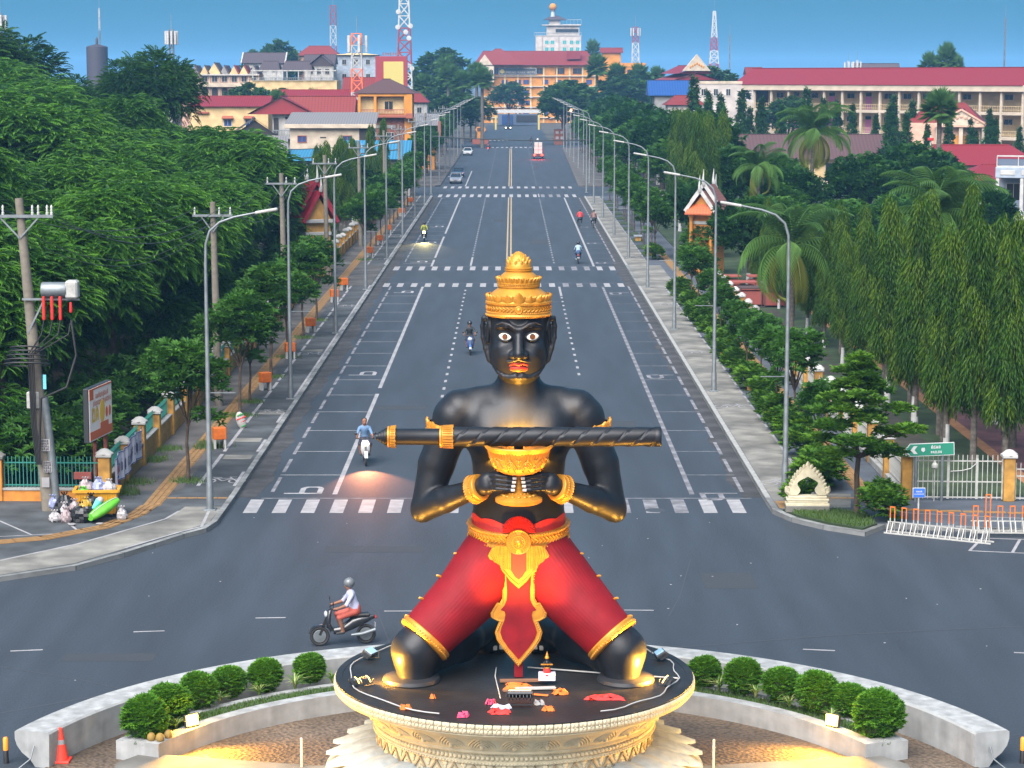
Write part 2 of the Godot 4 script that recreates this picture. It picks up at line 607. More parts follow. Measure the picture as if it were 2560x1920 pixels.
func textures() -> void:
	noise_tex("grime", 0.006, 0.62, 1.0, 5)
	noise_tex("blotch", 0.004, 0.35, 1.0, 5)
	noise_tex("speck", 0.09, 0.6, 1.0, 3)
	noise_tex("streak", 0.012, 0.62, 1.0, 4)
	noise_tex("pebble", 0.03, 1.0, 0.25, 1, FastNoiseLite.TYPE_CELLULAR)
	noise_tex("bump", 0.05, 0, 1, 3, FastNoiseLite.TYPE_SIMPLEX_SMOOTH, 4.0)
	noise_tex("lump", 0.012, 0, 1, 3, FastNoiseLite.TYPE_SIMPLEX_SMOOTH, 5.0)
	noise_tex("cobble_n", 0.03, 0, 1, 1, FastNoiseLite.TYPE_CELLULAR, 10.0)
	stripes_tex("corrug", func(x, y): return 0.62 + 0.38 * (0.5 + 0.5 * cos(x * TAU)))
	stripes_tex("tile", func(x, y): return (0.6 + 0.4 * sin(x * PI)) * (0.72 + 0.28 * y))
	stripes_tex("block", func(x, y): return 0.8 if fposmod(y * 4.0, 1.0) < 0.13 or fposmod(x * 2.0 + (0.5 if int(y * 4.0) % 2 == 1 else 0.0), 1.0) < 0.06 else 0.62 + 0.28 * fposmod(sin(floor(y * 4.0) * 7.1 + floor(x * 2.0 + (0.5 if int(y * 4.0) % 2 == 1 else 0.0)) * 3.7) * 43.7, 1.0))
	mat("asphalt", lin(0.031, 0.043, 0.060), 0.75, {"tex": "speck", "size": 3.0, "tex2": "streak", "size2": 40.0, "stretch2": V(4.0, 1, 0.5), "nrm": "bump", "ns": 0.25})
	mat("asphalt_far", lin(0.085, 0.095, 0.105), 0.75, {"tex": "streak", "size": 30.0})
	mat("gutter", lin(0.055, 0.055, 0.060), 0.9, {"tex": "blotch", "size": 2.2, "tex2": "grime", "size2": 14.0})
	mat("paint", lin(0.27, 0.265, 0.275), 0.7, {"tex": "grime", "size": 2.5})
	mat("worn_paint", lin(0.198, 0.198, 0.218), 0.8, {"tex": "blotch", "size": 1.6})
	mat("line_yellow", lin(0.33, 0.251, 0.145), 0.7, {"tex": "grime", "size": 2.5})
	mat("path_dark", lin(0.0713, 0.0802, 0.0891), 0.85, {"tex": "blotch", "size": 3.4, "tex2": "grime", "size2": 17.0})
	mat("path_warm", lin(0.116, 0.107, 0.102), 0.9, {"tex": "blotch", "size": 5.0, "tex2": "grime", "size2": 9.0})
	mat("path_blue", lin(0.0594, 0.0713, 0.0911), 0.85, {"tex": "grime", "size": 4.0})
	mat("concrete", lin(0.248, 0.24, 0.215), 0.85, {"tex": "blotch", "size": 6.0, "tex2": "grime", "size2": 3.3})
	mat("kerb", lin(0.257, 0.267, 0.267), 0.85, {"tex": "grime", "size": 1.5, "tex2": "blotch", "size2": 6.0})
	mat("kerb_white", lin(0.277, 0.277, 0.266), 0.8, {"tex": "grime", "size": 2.0})
	mat("tactile", lin(0.238, 0.132, 0.0462), 0.8, {"tex": "grime", "size": 1.2})
	mat("soil", lin(0.033, 0.0297, 0.0198), 1.0, {"tex": "blotch", "size": 4.0})
	mat("lawn", lin(0.0231, 0.0495, 0.0119), 1.0, {"tex": "blotch", "size": 3.0})
	mat("grass_blade", lin(0.0462, 0.099, 0.0198), 0.8, {"back": Color(0.4, 0.5, 0.2)})
	mat("town_ground", lin(0.066, 0.0627, 0.0528), 1.0, {"tex": "blotch", "size": 30.0})
	mat("white", lin(0.409, 0.409, 0.396), 0.75, {"tex": "grime", "size": 2.0})
	mat("white_wall", lin(0.422, 0.409, 0.383), 0.75, {"tex": "streak", "size": 5.0, "tex2": "grime", "size2": 2.0, "stretch2": V(1, 0.2, 1)})
	mat("yellow_wall", lin(0.50, 0.27, 0.06), 0.8, {"tex": "grime", "size": 2.4, "tex2": "streak", "size2": 1.5, "stretch2": V(1, 0.3, 1)})
	mat("orange_wall", lin(0.50, 0.19, 0.025), 0.8, {"tex": "grime", "size": 2.0})
	mat("steel", lin(0.20, 0.225, 0.24), 0.5, {"metal": 0.5, "tex": "grime", "size": 1.5})
	mat("pole_concrete", lin(0.20, 0.175, 0.14), 0.9, {"tex": "grime", "size": 1.2, "tex2": "streak", "size2": 3.0, "stretch2": V(1, 0.15, 1)})
	mat("black", lin(0.012, 0.012, 0.013), 0.5)
	mat("rubber", lin(0.018, 0.018, 0.019), 0.85)
	mat("green_metal", lin(0.02, 0.16, 0.13), 0.5, {"metal": 0.2})
	mat("white_metal", lin(0.36, 0.36, 0.34), 0.5, {"tex": "grime", "size": 0.8})
	mat("wire", lin(0.03, 0.035, 0.035), 0.6)
	mat("bark", lin(0.085, 0.06, 0.042), 0.95, {"tex": "blotch", "size": 0.6})
	mat("bark_grey", lin(0.13, 0.115, 0.095), 0.95, {"tex": "blotch", "size": 0.5})
	mat("leaf", Color.WHITE, 0.6, {"vc": true, "back": Color(0.8, 0.8, 0.4), "spec": 0.3})
func strip(m: Mb, x0: float, z0: float, x1: float, z1: float, y: float) -> void:
	m.quad_out(V(x0, y, z0), V(x1, y, z0), V(x1, y, z1), V(x0, y, z1), Vector3.UP)
func bike_mark(m: Mb, cx: float, cz: float, y: float, s: float) -> void:
	for w in [-0.55, 0.55]:
		var ring := []
		for i in 15: ring.append(W2(cx + w + cos(TAU * i / 14) * 0.3, cz + sin(TAU * i / 14) * s))
		m.stroke(ring, 0.07, y)
	m.stroke([W2(cx - 0.55, cz), W2(cx - 0.25, cz - s * 1.3), W2(cx + 0.3, cz - s * 1.3), W2(cx, cz), W2(cx - 0.25, cz - s * 1.3)], 0.07, y)
	m.stroke([W2(cx + 0.55, cz), W2(cx + 0.3, cz - s * 1.3), W2(cx + 0.2, cz - s * 2.0), W2(cx + 0.45, cz - s * 2.0)], 0.07, y)
	m.stroke([W2(cx - 0.4, cz - s * 1.7), W2(cx - 0.1, cz - s * 1.7)], 0.1, y)
func p_mark(m: Mb, cx: float, cz: float, y: float) -> void:
	m.stroke([W2(cx - 0.65, cz), W2(cx + 0.65, cz)], 0.2, y)
	m.stroke([W2(cx + 0.6, cz), W2(cx + 0.6, cz - 1.0), W2(cx + 0.5, cz - 1.25), W2(cx + 0.1, cz - 1.25), W2(cx - 0.05, cz - 1.0), W2(cx - 0.05, cz)], 0.2, y)
func setting() -> void:
	var m := Mb.new()
	m.flat([W2(-2500, 40), W2(2500, 40), W2(2500, -5000), W2(-2500, -5000)], -0.08)
	struct("ground", m.mesh(M.town_ground))
	m = Mb.new()
	var xs := func(x0, z0, x1, z1): strip(m, x0, z0, x1, z1, 0.0)
	xs.call(-90, 30, 90, -60)
	xs.call(-60, -60, 60, -70)
	xs.call(-15, -70, 60, -79)
	xs.call(-9.9, -79, 9.0, -283)
	xs.call(-70, -283, 60, -309)
	xs.call(-9.9, -309, 10.6, -476)
	xs.call(-80, -476, 80, -530)
	xs.call(-7.5, -530, 8.5, -700)
	var road := struct("road", m.mesh(M.asphalt))
	m = Mb.new()
	for x in [-0.16, 0.16]:
		for z in [[-79.5, -160.6], [-178.6, -281.4], [-310.0, -474.0]]:
			strip(m, x - 0.26 - 0.07, z[0], x - 0.26 + 0.07, z[1], 0.005)
	part(road, "centre_line", m.mesh(M.line_yellow))
	for zb in [[-79.0, -76.5, 1.0], [-163.7, -160.9, 0.9], [-178.3, -174.8, 0.9], [-288.5, -282.0, 0.95], [-309.4, -304.2, 0.95], [-484.0, -478.0, 1.1], [-536.0, -530.0, 1.1]]:
		var x := -9.1
		var k := 0
		var proto: Mesh = null
		var protow: Mesh = null
		while x < 8.6:
			if proto == null:
				m = Mb.new()
				strip(m, -0.24 * zb[2], 0, 0.24 * zb[2], zb[1] - zb[0], 0.0)
				proto = m.mesh(M.paint)
				protow = m.mesh(M.worn_paint)
			if not (zb[2] > 1.05 and (x < -6.0 or x > 5.5)):
				part(road, "crosswalk_stripe", protow if (x > 3.4 and x < 6.0 or x > 8.0 and zb[0] > -100) else proto, V(x, 0.006, zb[0]))
			x += 1.0
			k += 1
	m = Mb.new()
	for z in [-79.25, -163.9, -178.5, -288.8, -304.0]: strip(m, -9.0, z - 0.06, 8.6, z + 0.06, 0.004)
	part(road, "stop_line", m.mesh(M.worn_paint))
	for s in [[-6.42, -108.0, -161.0], [-6.42, -80.0, -106.0], [-6.42, -178.5, -185.0], [-6.42, -187.0, -212.0], [-6.42, -216.0, -280.5], [6.52, -80.0, -161.0], [6.52, -178.5, -281.0], [-6.42, -310.0, -360.0]]:
		m = Mb.new()
		strip(m, s[0] - 0.09, s[1], s[0] + 0.09, s[2], 0.005)
		part(road, "edge_line", m.mesh(M.paint if s[0] < 0 or s[1] < -150 else M.worn_paint))
	m = Mb.new()
	strip(m, -0.07, 0.42, 0.07, -0.42, 0.0)
	var dash := m.mesh(M.paint)
	for x in [-3.3, 3.4]:
		var z := -84.0
		while z > -478.0:
			if not (z < -159.0 and z > -180.0 or z < -279.0 and z > -311.0) and not (x > 0 and z > -112.0):
				part(road, "lane_dash", dash, V(x, 0.005, z))
			z -= 2.65 if z > -280 else 5.6
	for s in [[-3.3, -179.0, -187.0], [3.4, -154.0, -161.0], [3.4, -282.0, -290.0]]:
		m = Mb.new()
		strip(m, s[0] - 0.08, s[1], s[0] + 0.08, s[2], 0.0045)
		part(road, "lane_line", m.mesh(M.paint))
	for sd in [-1.0, 1.0]:
		var xi := -6.5 if sd < 0 else 6.6
		var xo := -8.8 if sd < 0 else 8.45
		m = Mb.new()
		strip(m, xi, -0.05, xo, 0.05, 0.0)
		var bay := m.mesh(M.paint if sd < 0 else M.worn_paint)
		for k in 37:
			var z := -84.0 - 5.4 * k
			if z < -158.0 and z > -181.0: continue
			part(road, "bay_line", bay, V(0, 0.0048, z))
		m = Mb.new()
		p_mark(m, 0, 0, 0.0)
		var pm := m.mesh(M.paint if sd < 0 else M.worn_paint)
		for z in [-80.2, -112.8, -156.5, -182.5, -204.0, -226.0]:
			var q := part(road, "parking_letter", pm, V(-7.6 if sd < 0 else 7.5, 0.0052, z))
			if sd > 0: q.rotation.y = PI
		m = Mb.new()
		var z := -80.5
		while z > -281.0:
			if not (z < -160.0 and z > -179.0): strip(m, xo - 0.07 * sd - 0.07, z, xo - 0.07 * sd + 0.07, z - 3.0, 0.0047)
			z -= 4.1
		part(road, "gutter_line", m.mesh(M.worn_paint))
		m = Mb.new()
		var xk := -9.9 if sd < 0 else 9.0
		var pts := []
		for i in 241: pts.append(W2(xk, lerpf(-79.4, -282.0, i / 240.0)))
		for i in 241:
			var t := 1.0 - i / 240.0
			pts.append(W2(xk - sd * (0.75 + 0.16 * sin(i * 0.9) * sin(i * 0.23) + 0.12 * sin(i * 0.11) + 0.05 * sin(i * 2.3)), lerpf(-79.4, -282.0, t)))
		m.flat(pts, 0.003)
		part(road, "gutter_dust", m.mesh(M.gutter))
	for s in [[-9.9, -59.75, 8.0], [-12.8, -57.7, 10.0], [-6.75, -61.3, 4.0], [-3.2, -62.1, 1.0], [3.6, -62.2, -2.0], [8.1, -57.75, -10.0], [13.6, -57.4, -12.0]]:
		m = Mb.new()
		strip(m, -0.42, -0.05, 0.42, 0.05, 0.0)
		var q := part(road, "roundabout_dash", m.mesh(M.paint), V(s[0], 0.005, s[1]))
		q.rotation_degrees.y = s[2]
	mat("tar", lin(0.03, 0.034, 0.042), 0.7)
	mat("damp", lin(0.045, 0.045, 0.048), 0.5, {"tex": "grime", "size": 1.5})
	m = Mb.new()
	m.stroke([W2(-16, -48.2), W2(-13, -51.2), W2(-11, -52.7), W2(-8.5, -54.4), W2(-5, -56.6), W2(-1, -57.6), W2(4, -57.9), W2(9, -59.4), W2(16, -60.7)], 0.09, 0.003)
	m.stroke([W2(-15.5, -57.5), W2(-13, -56.0), W2(-10.8, -54.8), W2(-9.2, -53.6)], 0.05, 0.0035)
	m.stroke([W2(-3.2, -58.0), W2(-3.8, -62.0), W2(-4.6, -64.5)], 0.035, 0.0035)
	m.stroke([W2(4.4, -61.5), W2(4.9, -64.0), W2(5.6, -69.0)], 0.04, 0.0035)
	m.stroke([W2(11.5, -50.0), W2(13.5, -51.4), W2(16.0, -51.9)], 0.04, 0.0035)
	m.stroke([W2(-8.5, -62.5), W2(-7.0, -66.0), W2(-5.2, -69.5), W2(-3.8, -73.5)], 0.03, 0.0035)
	part(road, "tar_seam", m.mesh(M.tar))
	var spill := func(cx: float, cz: float, rx: float, rz: float, sd: int):
		rng.seed = sd
		var q := []
		for i in 26:
			var r := 0.75 + rng.randf() * 0.35
			q.append(W2(cx + cos(TAU * i / 26) * rx * r, cz - sin(TAU * i / 26) * rz * r))
		m.flat(q, 0.0032 + sd * 0.00006)
	m = Mb.new()
	spill.call(-11.4, -69.0, 1.3, 1.1, 1)
	spill.call(-12.9, -66.4, 0.5, 0.3, 2)
	spill.call(13.8, -70.0, 2.2, 0.5, 3)
	spill.call(17.5, -68.4, 2.6, 0.35, 4)
	for i in 9: spill.call(-9.5, -84.0 - i * 6.3, 0.5, 1.2 + (i % 3) * 0.4, 5 + i)
	for i in 7: spill.call(8.75, -84.0 - i * 9.3, 0.35, 2.2, 15 + i)
	part(road, "damp_stain", m.mesh(M.damp))
	mat("patch", lin(0.026, 0.032, 0.041), 0.85, {"tex": "speck", "size": 2.0})
	for q in [[-5.2, -101.5, 2.6, 1.4], [-2.0, -128.0, 1.2, 3.4], [4.6, -95.0, 1.6, 5.0], [1.2, -141.0, 2.2, 1.2], [-4.4, -70.5, 3.2, 1.0], [6.5, -66.0, 1.6, 2.2], [2.6, -205.0, 2.0, 6.0], [-10.5, -57.0, 2.4, 0.8], [-1.4, -236.0, 1.0, 5.0]]:
		m = Mb.new()
		strip(m, -q[2] * 0.5, -q[3] * 0.5, q[2] * 0.5, q[3] * 0.5, 0.0)
		part(road, "asphalt_patch", m.mesh(M.patch), V(q[0], 0.0027, q[1]))
	for q in [[-1.0, -118.0], [2.9, -150.0], [-4.9, -92.0], [5.0, -77.0]]:
		m = Mb.new()
		m.lathe([W2(0.36, 0), W2(0.36, 0.006), W2(0.3, 0.008), W2(0, 0.008)], 18)
		part(road, "manhole_cover", m.mesh(M.tar), V(q[0], 0.0, q[1]))
	mat("litter", lin(0.3, 0.3, 0.3), 0.8)
	m = Mb.new()
	rng.seed = 3
	for i in 40:
		var lx := rng.randf_range(-14, 16)
		var lz := rng.randf_range(-54, -76)
		m.at(V(lx, 0.012, lz), Basis(Vector3.UP, rng.randf() * 3)).box(Vector3.ZERO, V(rng.randf_range(0.02, 0.06), 0.008, 0.03))
	part(road, "litter", m.mesh(M.litter))
	var lp := [W2(-9.9, -282.5), W2(-9.9, -79.2), W2(-9.95, -74.4), W2(-10.15, -73.2), W2(-10.76, -72.2), W2(-12.21, -69.3), W2(-13.38, -67.4), W2(-15.4, -65.8), W2(-20, -63.3), W2(-34, -59.0), W2(-34, -78.6), W2(-14.45, -78.6), W2(-14.45, -282.5)]
	m = Mb.new()
	m.flat(lp, 0.13, 0.22)
	var pave := struct("pavement_left", m.mesh(M.path_dark))
	m = Mb.new()
	var inset := []
	for i in range(0, 10): inset.append(lp[i])
	var prev: Vector2
	for i in range(0, 9):
		var a: Vector2 = inset[i]
		var b: Vector2 = inset[i + 1]
		var d := (b - a).normalized()
		var s := W2(d.y, -d.x) * -1.0
		if s.x > 0.2: s = -s
		var ln := a.distance_to(b)
		var cnt := int(maxf(1.0, ln / 1.6)) if i > 0 else 120
		for k in cnt:
			var p0 := a.lerp(b, float(k) / cnt)
			var p1 := a.lerp(b, (k + 0.985) / cnt)
			var y := 0.145 + 0.004 * sin(k * 2.3 + i)
			m.quad_out(V(p0.x, y, p0.y), V(p1.x, y, p1.y), V(p1.x + s.x * 0.2, y, p1.y + s.y * 0.2), V(p0.x + s.x * 0.2, y, p0.y + s.y * 0.2), Vector3.UP)
			m.quad_out(V(p0.x - s.x * 0.012, y, p0.y - s.y * 0.012), V(p1.x - s.x * 0.012, y, p1.y - s.y * 0.012), V(p1.x - s.x * 0.012, -0.05, p1.y - s.y * 0.012), V(p0.x - s.x * 0.012, -0.05, p0.y - s.y * 0.012), -V(s.x, 0, s.y))
	part(pave, "kerb", m.mesh(M.kerb))
	m = Mb.new()
	strip(m, -14.4, -80.0, -12.0, -160.0, 0.1345)
	strip(m, -14.4, -160.0, -10.2, -178.0, 0.1345)
	strip(m, -14.4, -178.0, -11.6, -282.0, 0.1345)
	part(pave, "footway", m.mesh(M.path_warm))
	m = Mb.new()
	m.flat([W2(-10.1, -77.0), W2(-10.2, -74.2), W2(-10.9, -72.6), W2(-12.4, -69.8), W2(-13.5, -67.8), W2(-15.5, -66.1), W2(-20.1, -63.6), W2(-20.4, -66.5), W2(-16, -68.2), W2(-14, -70.7), W2(-11.7, -74.6), W2(-11.4, -77.0)], 0.1348)
	part(pave, "concrete_apron", m.mesh(M.concrete))
	m = Mb.new()
	var z := -81.0
	while z > -281.0:
		if not (z < -159.0 and z > -178.0):
			strip(m, -11.58, z, -11.44, z - (2.4 if z < -100 else 7.0), 0.1352)
			strip(m, -10.24, z, -10.12, z - 3.0, 0.1352)
		z -= 3.0 if z < -100 else 7.6
	m.stroke([W2(-10.5, -77.0), W2(-10.35, -73.5), W2(-10.9, -72.7), W2(-12.3, -70.1)], 0.1, 0.1352)
	m.stroke([W2(-11.5, -76.2), W2(-11.75, -74.8), W2(-13.95, -70.7), W2(-15.87, -68.2), W2(-20, -66.0)], 0.1, 0.1352)
	m.stroke([W2(-14.2, -72.5), W2(-20, -71.0)], 0.08, 0.1352)
	m.stroke([W2(-14.2, -72.5), W2(-15.4, -75.2)], 0.08, 0.1356)
	m.stroke([W2(-15.7, -72.1), W2(-17.8, -75.2)], 0.08, 0.1356)
	part(pave, "white_line", m.mesh(M.paint))
	m = Mb.new()
	bike_mark(m, 0, 0, 0.0, 0.42)
	var bm := m.mesh(M.paint)
	for zz in [-82.0, -99.2, -120.5, -146.0, -184.0, -210.0]: part(pave, "bicycle_symbol", bm, V(-10.75, 0.1365, zz))
	m = Mb.new()
	for r in 3: m.box(V(-0.2 + r * 0.2, 0.012, 0), V(0.13, 0.024, 0.94))
	m.box(V(0, 0.004, 0), V(0.62, 0.008, 0.96))
	var slab := m.mesh(M.tactile)
	for i in 130:
		z = -77.6 - i * 1.0
		part(pave, "tactile_slab", slab, V(-12.6, 0.134, z))
	m = Mb.new()
	for i in 36: m.box(V(-12.6, 0.14, -208.5 - i * 2.0), V(0.6, 0.012, 1.9))
	part(pave, "tactile_strip", m.mesh(M.tactile))
	var tp := [W2(-12.7, -77.0), W2(-12.85, -75.6), W2(-13.6, -73.4), W2(-15.2, -71.6), W2(-20.5, -69.0)]
	for i in tp.size() - 1:
		var a: Vector2 = tp[i]
		var b: Vector2 = tp[i + 1]
		var cnt := int(ceil(a.distance_to(b)))
		for k in cnt:
			var p := a.lerp(b, (k + 0.5) / cnt)
			var q := part(pave, "tactile_slab", slab, V(p.x, 0.135, p.y))
			q.rotation.y = atan2(b.x - a.x, b.y - a.y)
	m = Mb.new()
	for i in 6: m.box(V(-12.1 + i * 0.36, 0.14, -78.6), V(0.34, 0.012, 0.2))
	part(pave, "tactile_branch", m.mesh(M.tactile))
	m = Mb.new()
	for q in [[-10.75, -99.0], [-10.8, -87.3], [-10.9, -91.5], [-10.9, -122.0]]:
		strip(m, q[0] - 0.55, q[1] - 0.5, q[0] + 0.55, q[1] + 0.5, 0.1368)
	part(pave, "inspection_cover", m.mesh(M.concrete))
	var rp := [W2(9.0, -282.5), W2(9.0, -78.6), W2(9.02, -76.4), W2(9.5, -74.9), W2(10.4, -73.6), W2(11.63, -72.5), W2(12.5, -73.8), W2(17.0, -72.9), W2(30, -71.4), W2(30, -79.0), W2(14.2, -79.0), W2(14.2, -282.5)]
	m = Mb.new()
	m.flat(rp, 0.12, 0.2)
	var paver := struct("pavement_right", m.mesh(M.path_blue))
	m = Mb.new()
	for i in range(0, 8):
		var a: Vector2 = rp[i]
		var b: Vector2 = rp[i + 1]
		var d := (b - a).normalized()
		var s := W2(d.y, -d.x)
		s = -s
		if i == 0: s = W2(1, 0)
		elif s.y > 0.0 or (absf(s.y) < 0.1 and s.x < 0): s = -s
		if i == 5: s = W2(-d.y, d.x) if W2(-d.y, d.x).x < 0 else W2(d.y, -d.x)
		var cnt := int(maxf(1.0, a.distance_to(b) / 1.6)) if i > 0 else 120
		for k in cnt:
			var p0 := a.lerp(b, float(k) / cnt)
			var p1 := a.lerp(b, (k + 0.985) / cnt)
			var y := 0.15 + 0.004 * sin(k * 2.3 + i)
			m.quad_out(V(p0.x, y, p0.y), V(p1.x, y, p1.y), V(p1.x + s.x * 0.22, y, p1.y + s.y * 0.22), V(p0.x + s.x * 0.22, y, p0.y + s.y * 0.22), Vector3.UP)
			m.quad_out(V(p0.x - s.x * 0.012, y, p0.y - s.y * 0.012), V(p1.x - s.x * 0.012, y, p1.y - s.y * 0.012), V(p1.x - s.x * 0.012, -0.05, p1.y - s.y * 0.012), V(p0.x - s.x * 0.012, -0.05, p0.y - s.y * 0.012), -V(s.x, 0, s.y))
	part(paver, "kerb", m.mesh(M.kerb))
	m = Mb.new()
	strip(m, 9.25, -77.5, 10.88, -282.0, 0.1245)
	strip(m, 9.25, -160.0, 11.8, -178.0, 0.125)
	m.flat([W2(10.8, -79.5), W2(9.3, -77.5), W2(9.4, -76.6), W2(11.8, -76.9), W2(12.2, -79.5)], 0.1252)
	part(paver, "bicycle_lane", m.mesh(M.concrete))
	m = Mb.new()
	z = -82.0
	while z > -281.0:
		if not (z < -159.0 and z > -178.0): strip(m, 10.86, z, 10.96, z - 2.2, 0.129)
		z -= 2.9
	m.stroke([W2(12.1, -77.2), W2(13.6, -75.9), W2(17.0, -75.0), W2(22, -74.2)], 0.07, 0.129)
	part(paver, "white_line", m.mesh(M.paint))
	m = Mb.new()
	strip(m, 9.02, -78.6, 9.2, -160.0, 0.156)
	strip(m, 9.02, -178.0, 9.2, -281.0, 0.156)
	part(paver, "white_kerb_line", m.mesh(M.kerb_white))
	for zz in [-81.6, -101.0, -121.2, -147.0, -186.0]: part(paver, "bicycle_symbol", bm, V(10.05, 0.13, zz))
	for i in 120: part(paver, "tactile_slab", slab, V(12.72, 0.122, -77.8 - i * 1.0))
	m = Mb.new()
	for i in 9: m.box(V(12.9 + i * 0.75, 0.13, -76.6 + i * 0.12), V(0.7, 0.014, 0.28))
	for i in 6: m.box(V(10.9 + i * 0.3, 0.13, -78.7 + 0.02 * i), V(0.26, 0.014, 0.2))
	m.box(V(9.6, 0.13, -77.4), V(0.6, 0.014, 1.3))
	part(paver, "tactile_branch", m.mesh(M.tactile))
	m = Mb.new()
	m.stroke([W2(14.6, -70.25), W2(15.4, -72.2), W2(17.6, -71.9)], 0.1, 0.006)
	m.stroke([W2(14.6, -70.25), W2(18.4, -69.4), W2(21, -68.9)], 0.1, 0.0065)
	m.stroke([W2(15.9, -69.95), W2(16.6, -72.0)], 0.1, 0.007)
	m.stroke([W2(17.4, -69.6), W2(17.9, -71.8)], 0.1, 0.007)
	part(road, "bay_outline", m.mesh(M.paint))
	rng.seed = 11
	for i in 24:
		var z0 := -83.0 - i * 8.0
		if z0 < -154.0 and z0 > -182.0: continue
		m = Mb.new()
		m.flat([W2(11.0, z0), W2(12.05, z0 - 0.3), W2(12.05, z0 - 5.2), W2(11.0, z0 - 4.6)], 0.16, 0.06)
		part(paver, "lawn_bed", m.mesh(M.lawn))
	m = Mb.new()
	m.flat([W2(9.35, -76.2), W2(9.75, -75.1), W2(10.6, -73.9), W2(11.6, -72.9), W2(12.2, -73.7), W2(12.25, -75.2), W2(11.3, -75.9), W2(10.5, -76.3)], 0.2, 0.1)
	part(paver, "corner_lawn", m.mesh(M.lawn))
	var gs := tuft_field(func(i): return [V(lerpf(9.6, 12.1, rng.randf()), 0.2, lerpf(-76.0, -73.2, rng.randf())), 0.16], 3200, func(p): return Geometry2D.is_point_in_polygon(W2(p.x, p.z), PackedVector2Array([W2(9.4, -76.2), W2(9.8, -75.1), W2(10.6, -73.95), W2(11.6, -73.0), W2(12.15, -73.7), W2(12.2, -75.2), W2(11.3, -75.9)])))
	var go := struct("grass", gs.mesh(M.grass_blade), "stuff")
	go.set_meta("label", "cut green grass round the carved arch and the corner tree")
	go.set_meta("category", "grass")
	m = Mb.new()
	m.flat([W2(-14.6, -78.8), W2(-14.6, -282.5), W2(-110, -282.5), W2(-110, -78.8)], 0.06, 0.2)
	struct("park_ground", m.mesh(M.soil))
	m = Mb.new()
	m.flat([W2(14.3, -79.2), W2(120, -79.2), W2(120, -282.5), W2(14.3, -282.5)], 0.1, 0.2)
	var gar := struct("garden_ground", m.mesh(M.lawn))
	mat("red_paving", lin(0.16, 0.065, 0.07), 0.85, {"tex": "grime", "size": 2.0, "tex2": "blotch", "size2": 8.0})
	mat("orange_paving", lin(0.26, 0.12, 0.05), 0.85, {"tex": "grime", "size": 2.0})
	m = Mb.new()
	strip(m, 19.4, -79.4, 27.0, -165.0, 0.105)
	part(gar, "red_walk", m.mesh(M.red_paving))
	m = Mb.new()
	strip(m, 18.9, -79.4, 19.4, -165.0, 0.112)
	part(gar, "walk_border", m.mesh(M.orange_paving))
	m = Mb.new()
	for i in 12: m.flat([W2(15.0 + (i % 3) * 0.3, -90.0 - i * 5.5), W2(17.0, -90.5 - i * 5.5), W2(17.1, -94.5 - i * 5.5), W2(15.2, -94.0 - i * 5.5)], 0.108 + 0.0003 * i)
	part(gar, "bare_earth", m.mesh(M.soil))
	m = Mb.new()
	m.flat([W2(27.5, -79.4), W2(70, -79.4), W2(70, -200), W2(27.5, -200)], 0.104)
	part(gar, "school_yard", m.mesh(M.path_warm))
	for sd in [-1.0, 1.0]:
		m = Mb.new()
		if sd < 0:
			m.flat([W2(-9.9, -311.0), W2(-9.9, -473.0), W2(-15.0, -474.0), W2(-16.0, -309.5), W2(-10.6, -309.5)], 0.13, 0.2)
		else:
			m.flat([W2(10.6, -474.0), W2(9.1, -309.5), W2(14.5, -309.5), W2(15.5, -474.0)], 0.13, 0.2)
		struct("pavement_far", m.mesh(M.path_warm))
func tuft_field(place: Callable, count: int, ok: Callable) -> Mb:
	var m := Mb.new()
	rng.seed = 21
	for i in count:
		var q: Array = place.call(i)
		var p: Vector3 = q[0]
		if not ok.call(p): continue
		var h: float = q[1] * rng.randf_range(0.5, 1.2)
		var a := rng.randf() * TAU
		var d := V(cos(a), 0, sin(a))
		var s := V(-d.z, 0, d.x) * 0.025
		var g := rng.randf_range(0.7, 1.2)
		m.col = Color(g, g, g)
		var nn := (Vector3.UP + d * 0.4).normalized()
		m.t3(p - s, p + s, p + d * h * 0.5 + V(0, h, 0), nn, nn, nn)
	return m

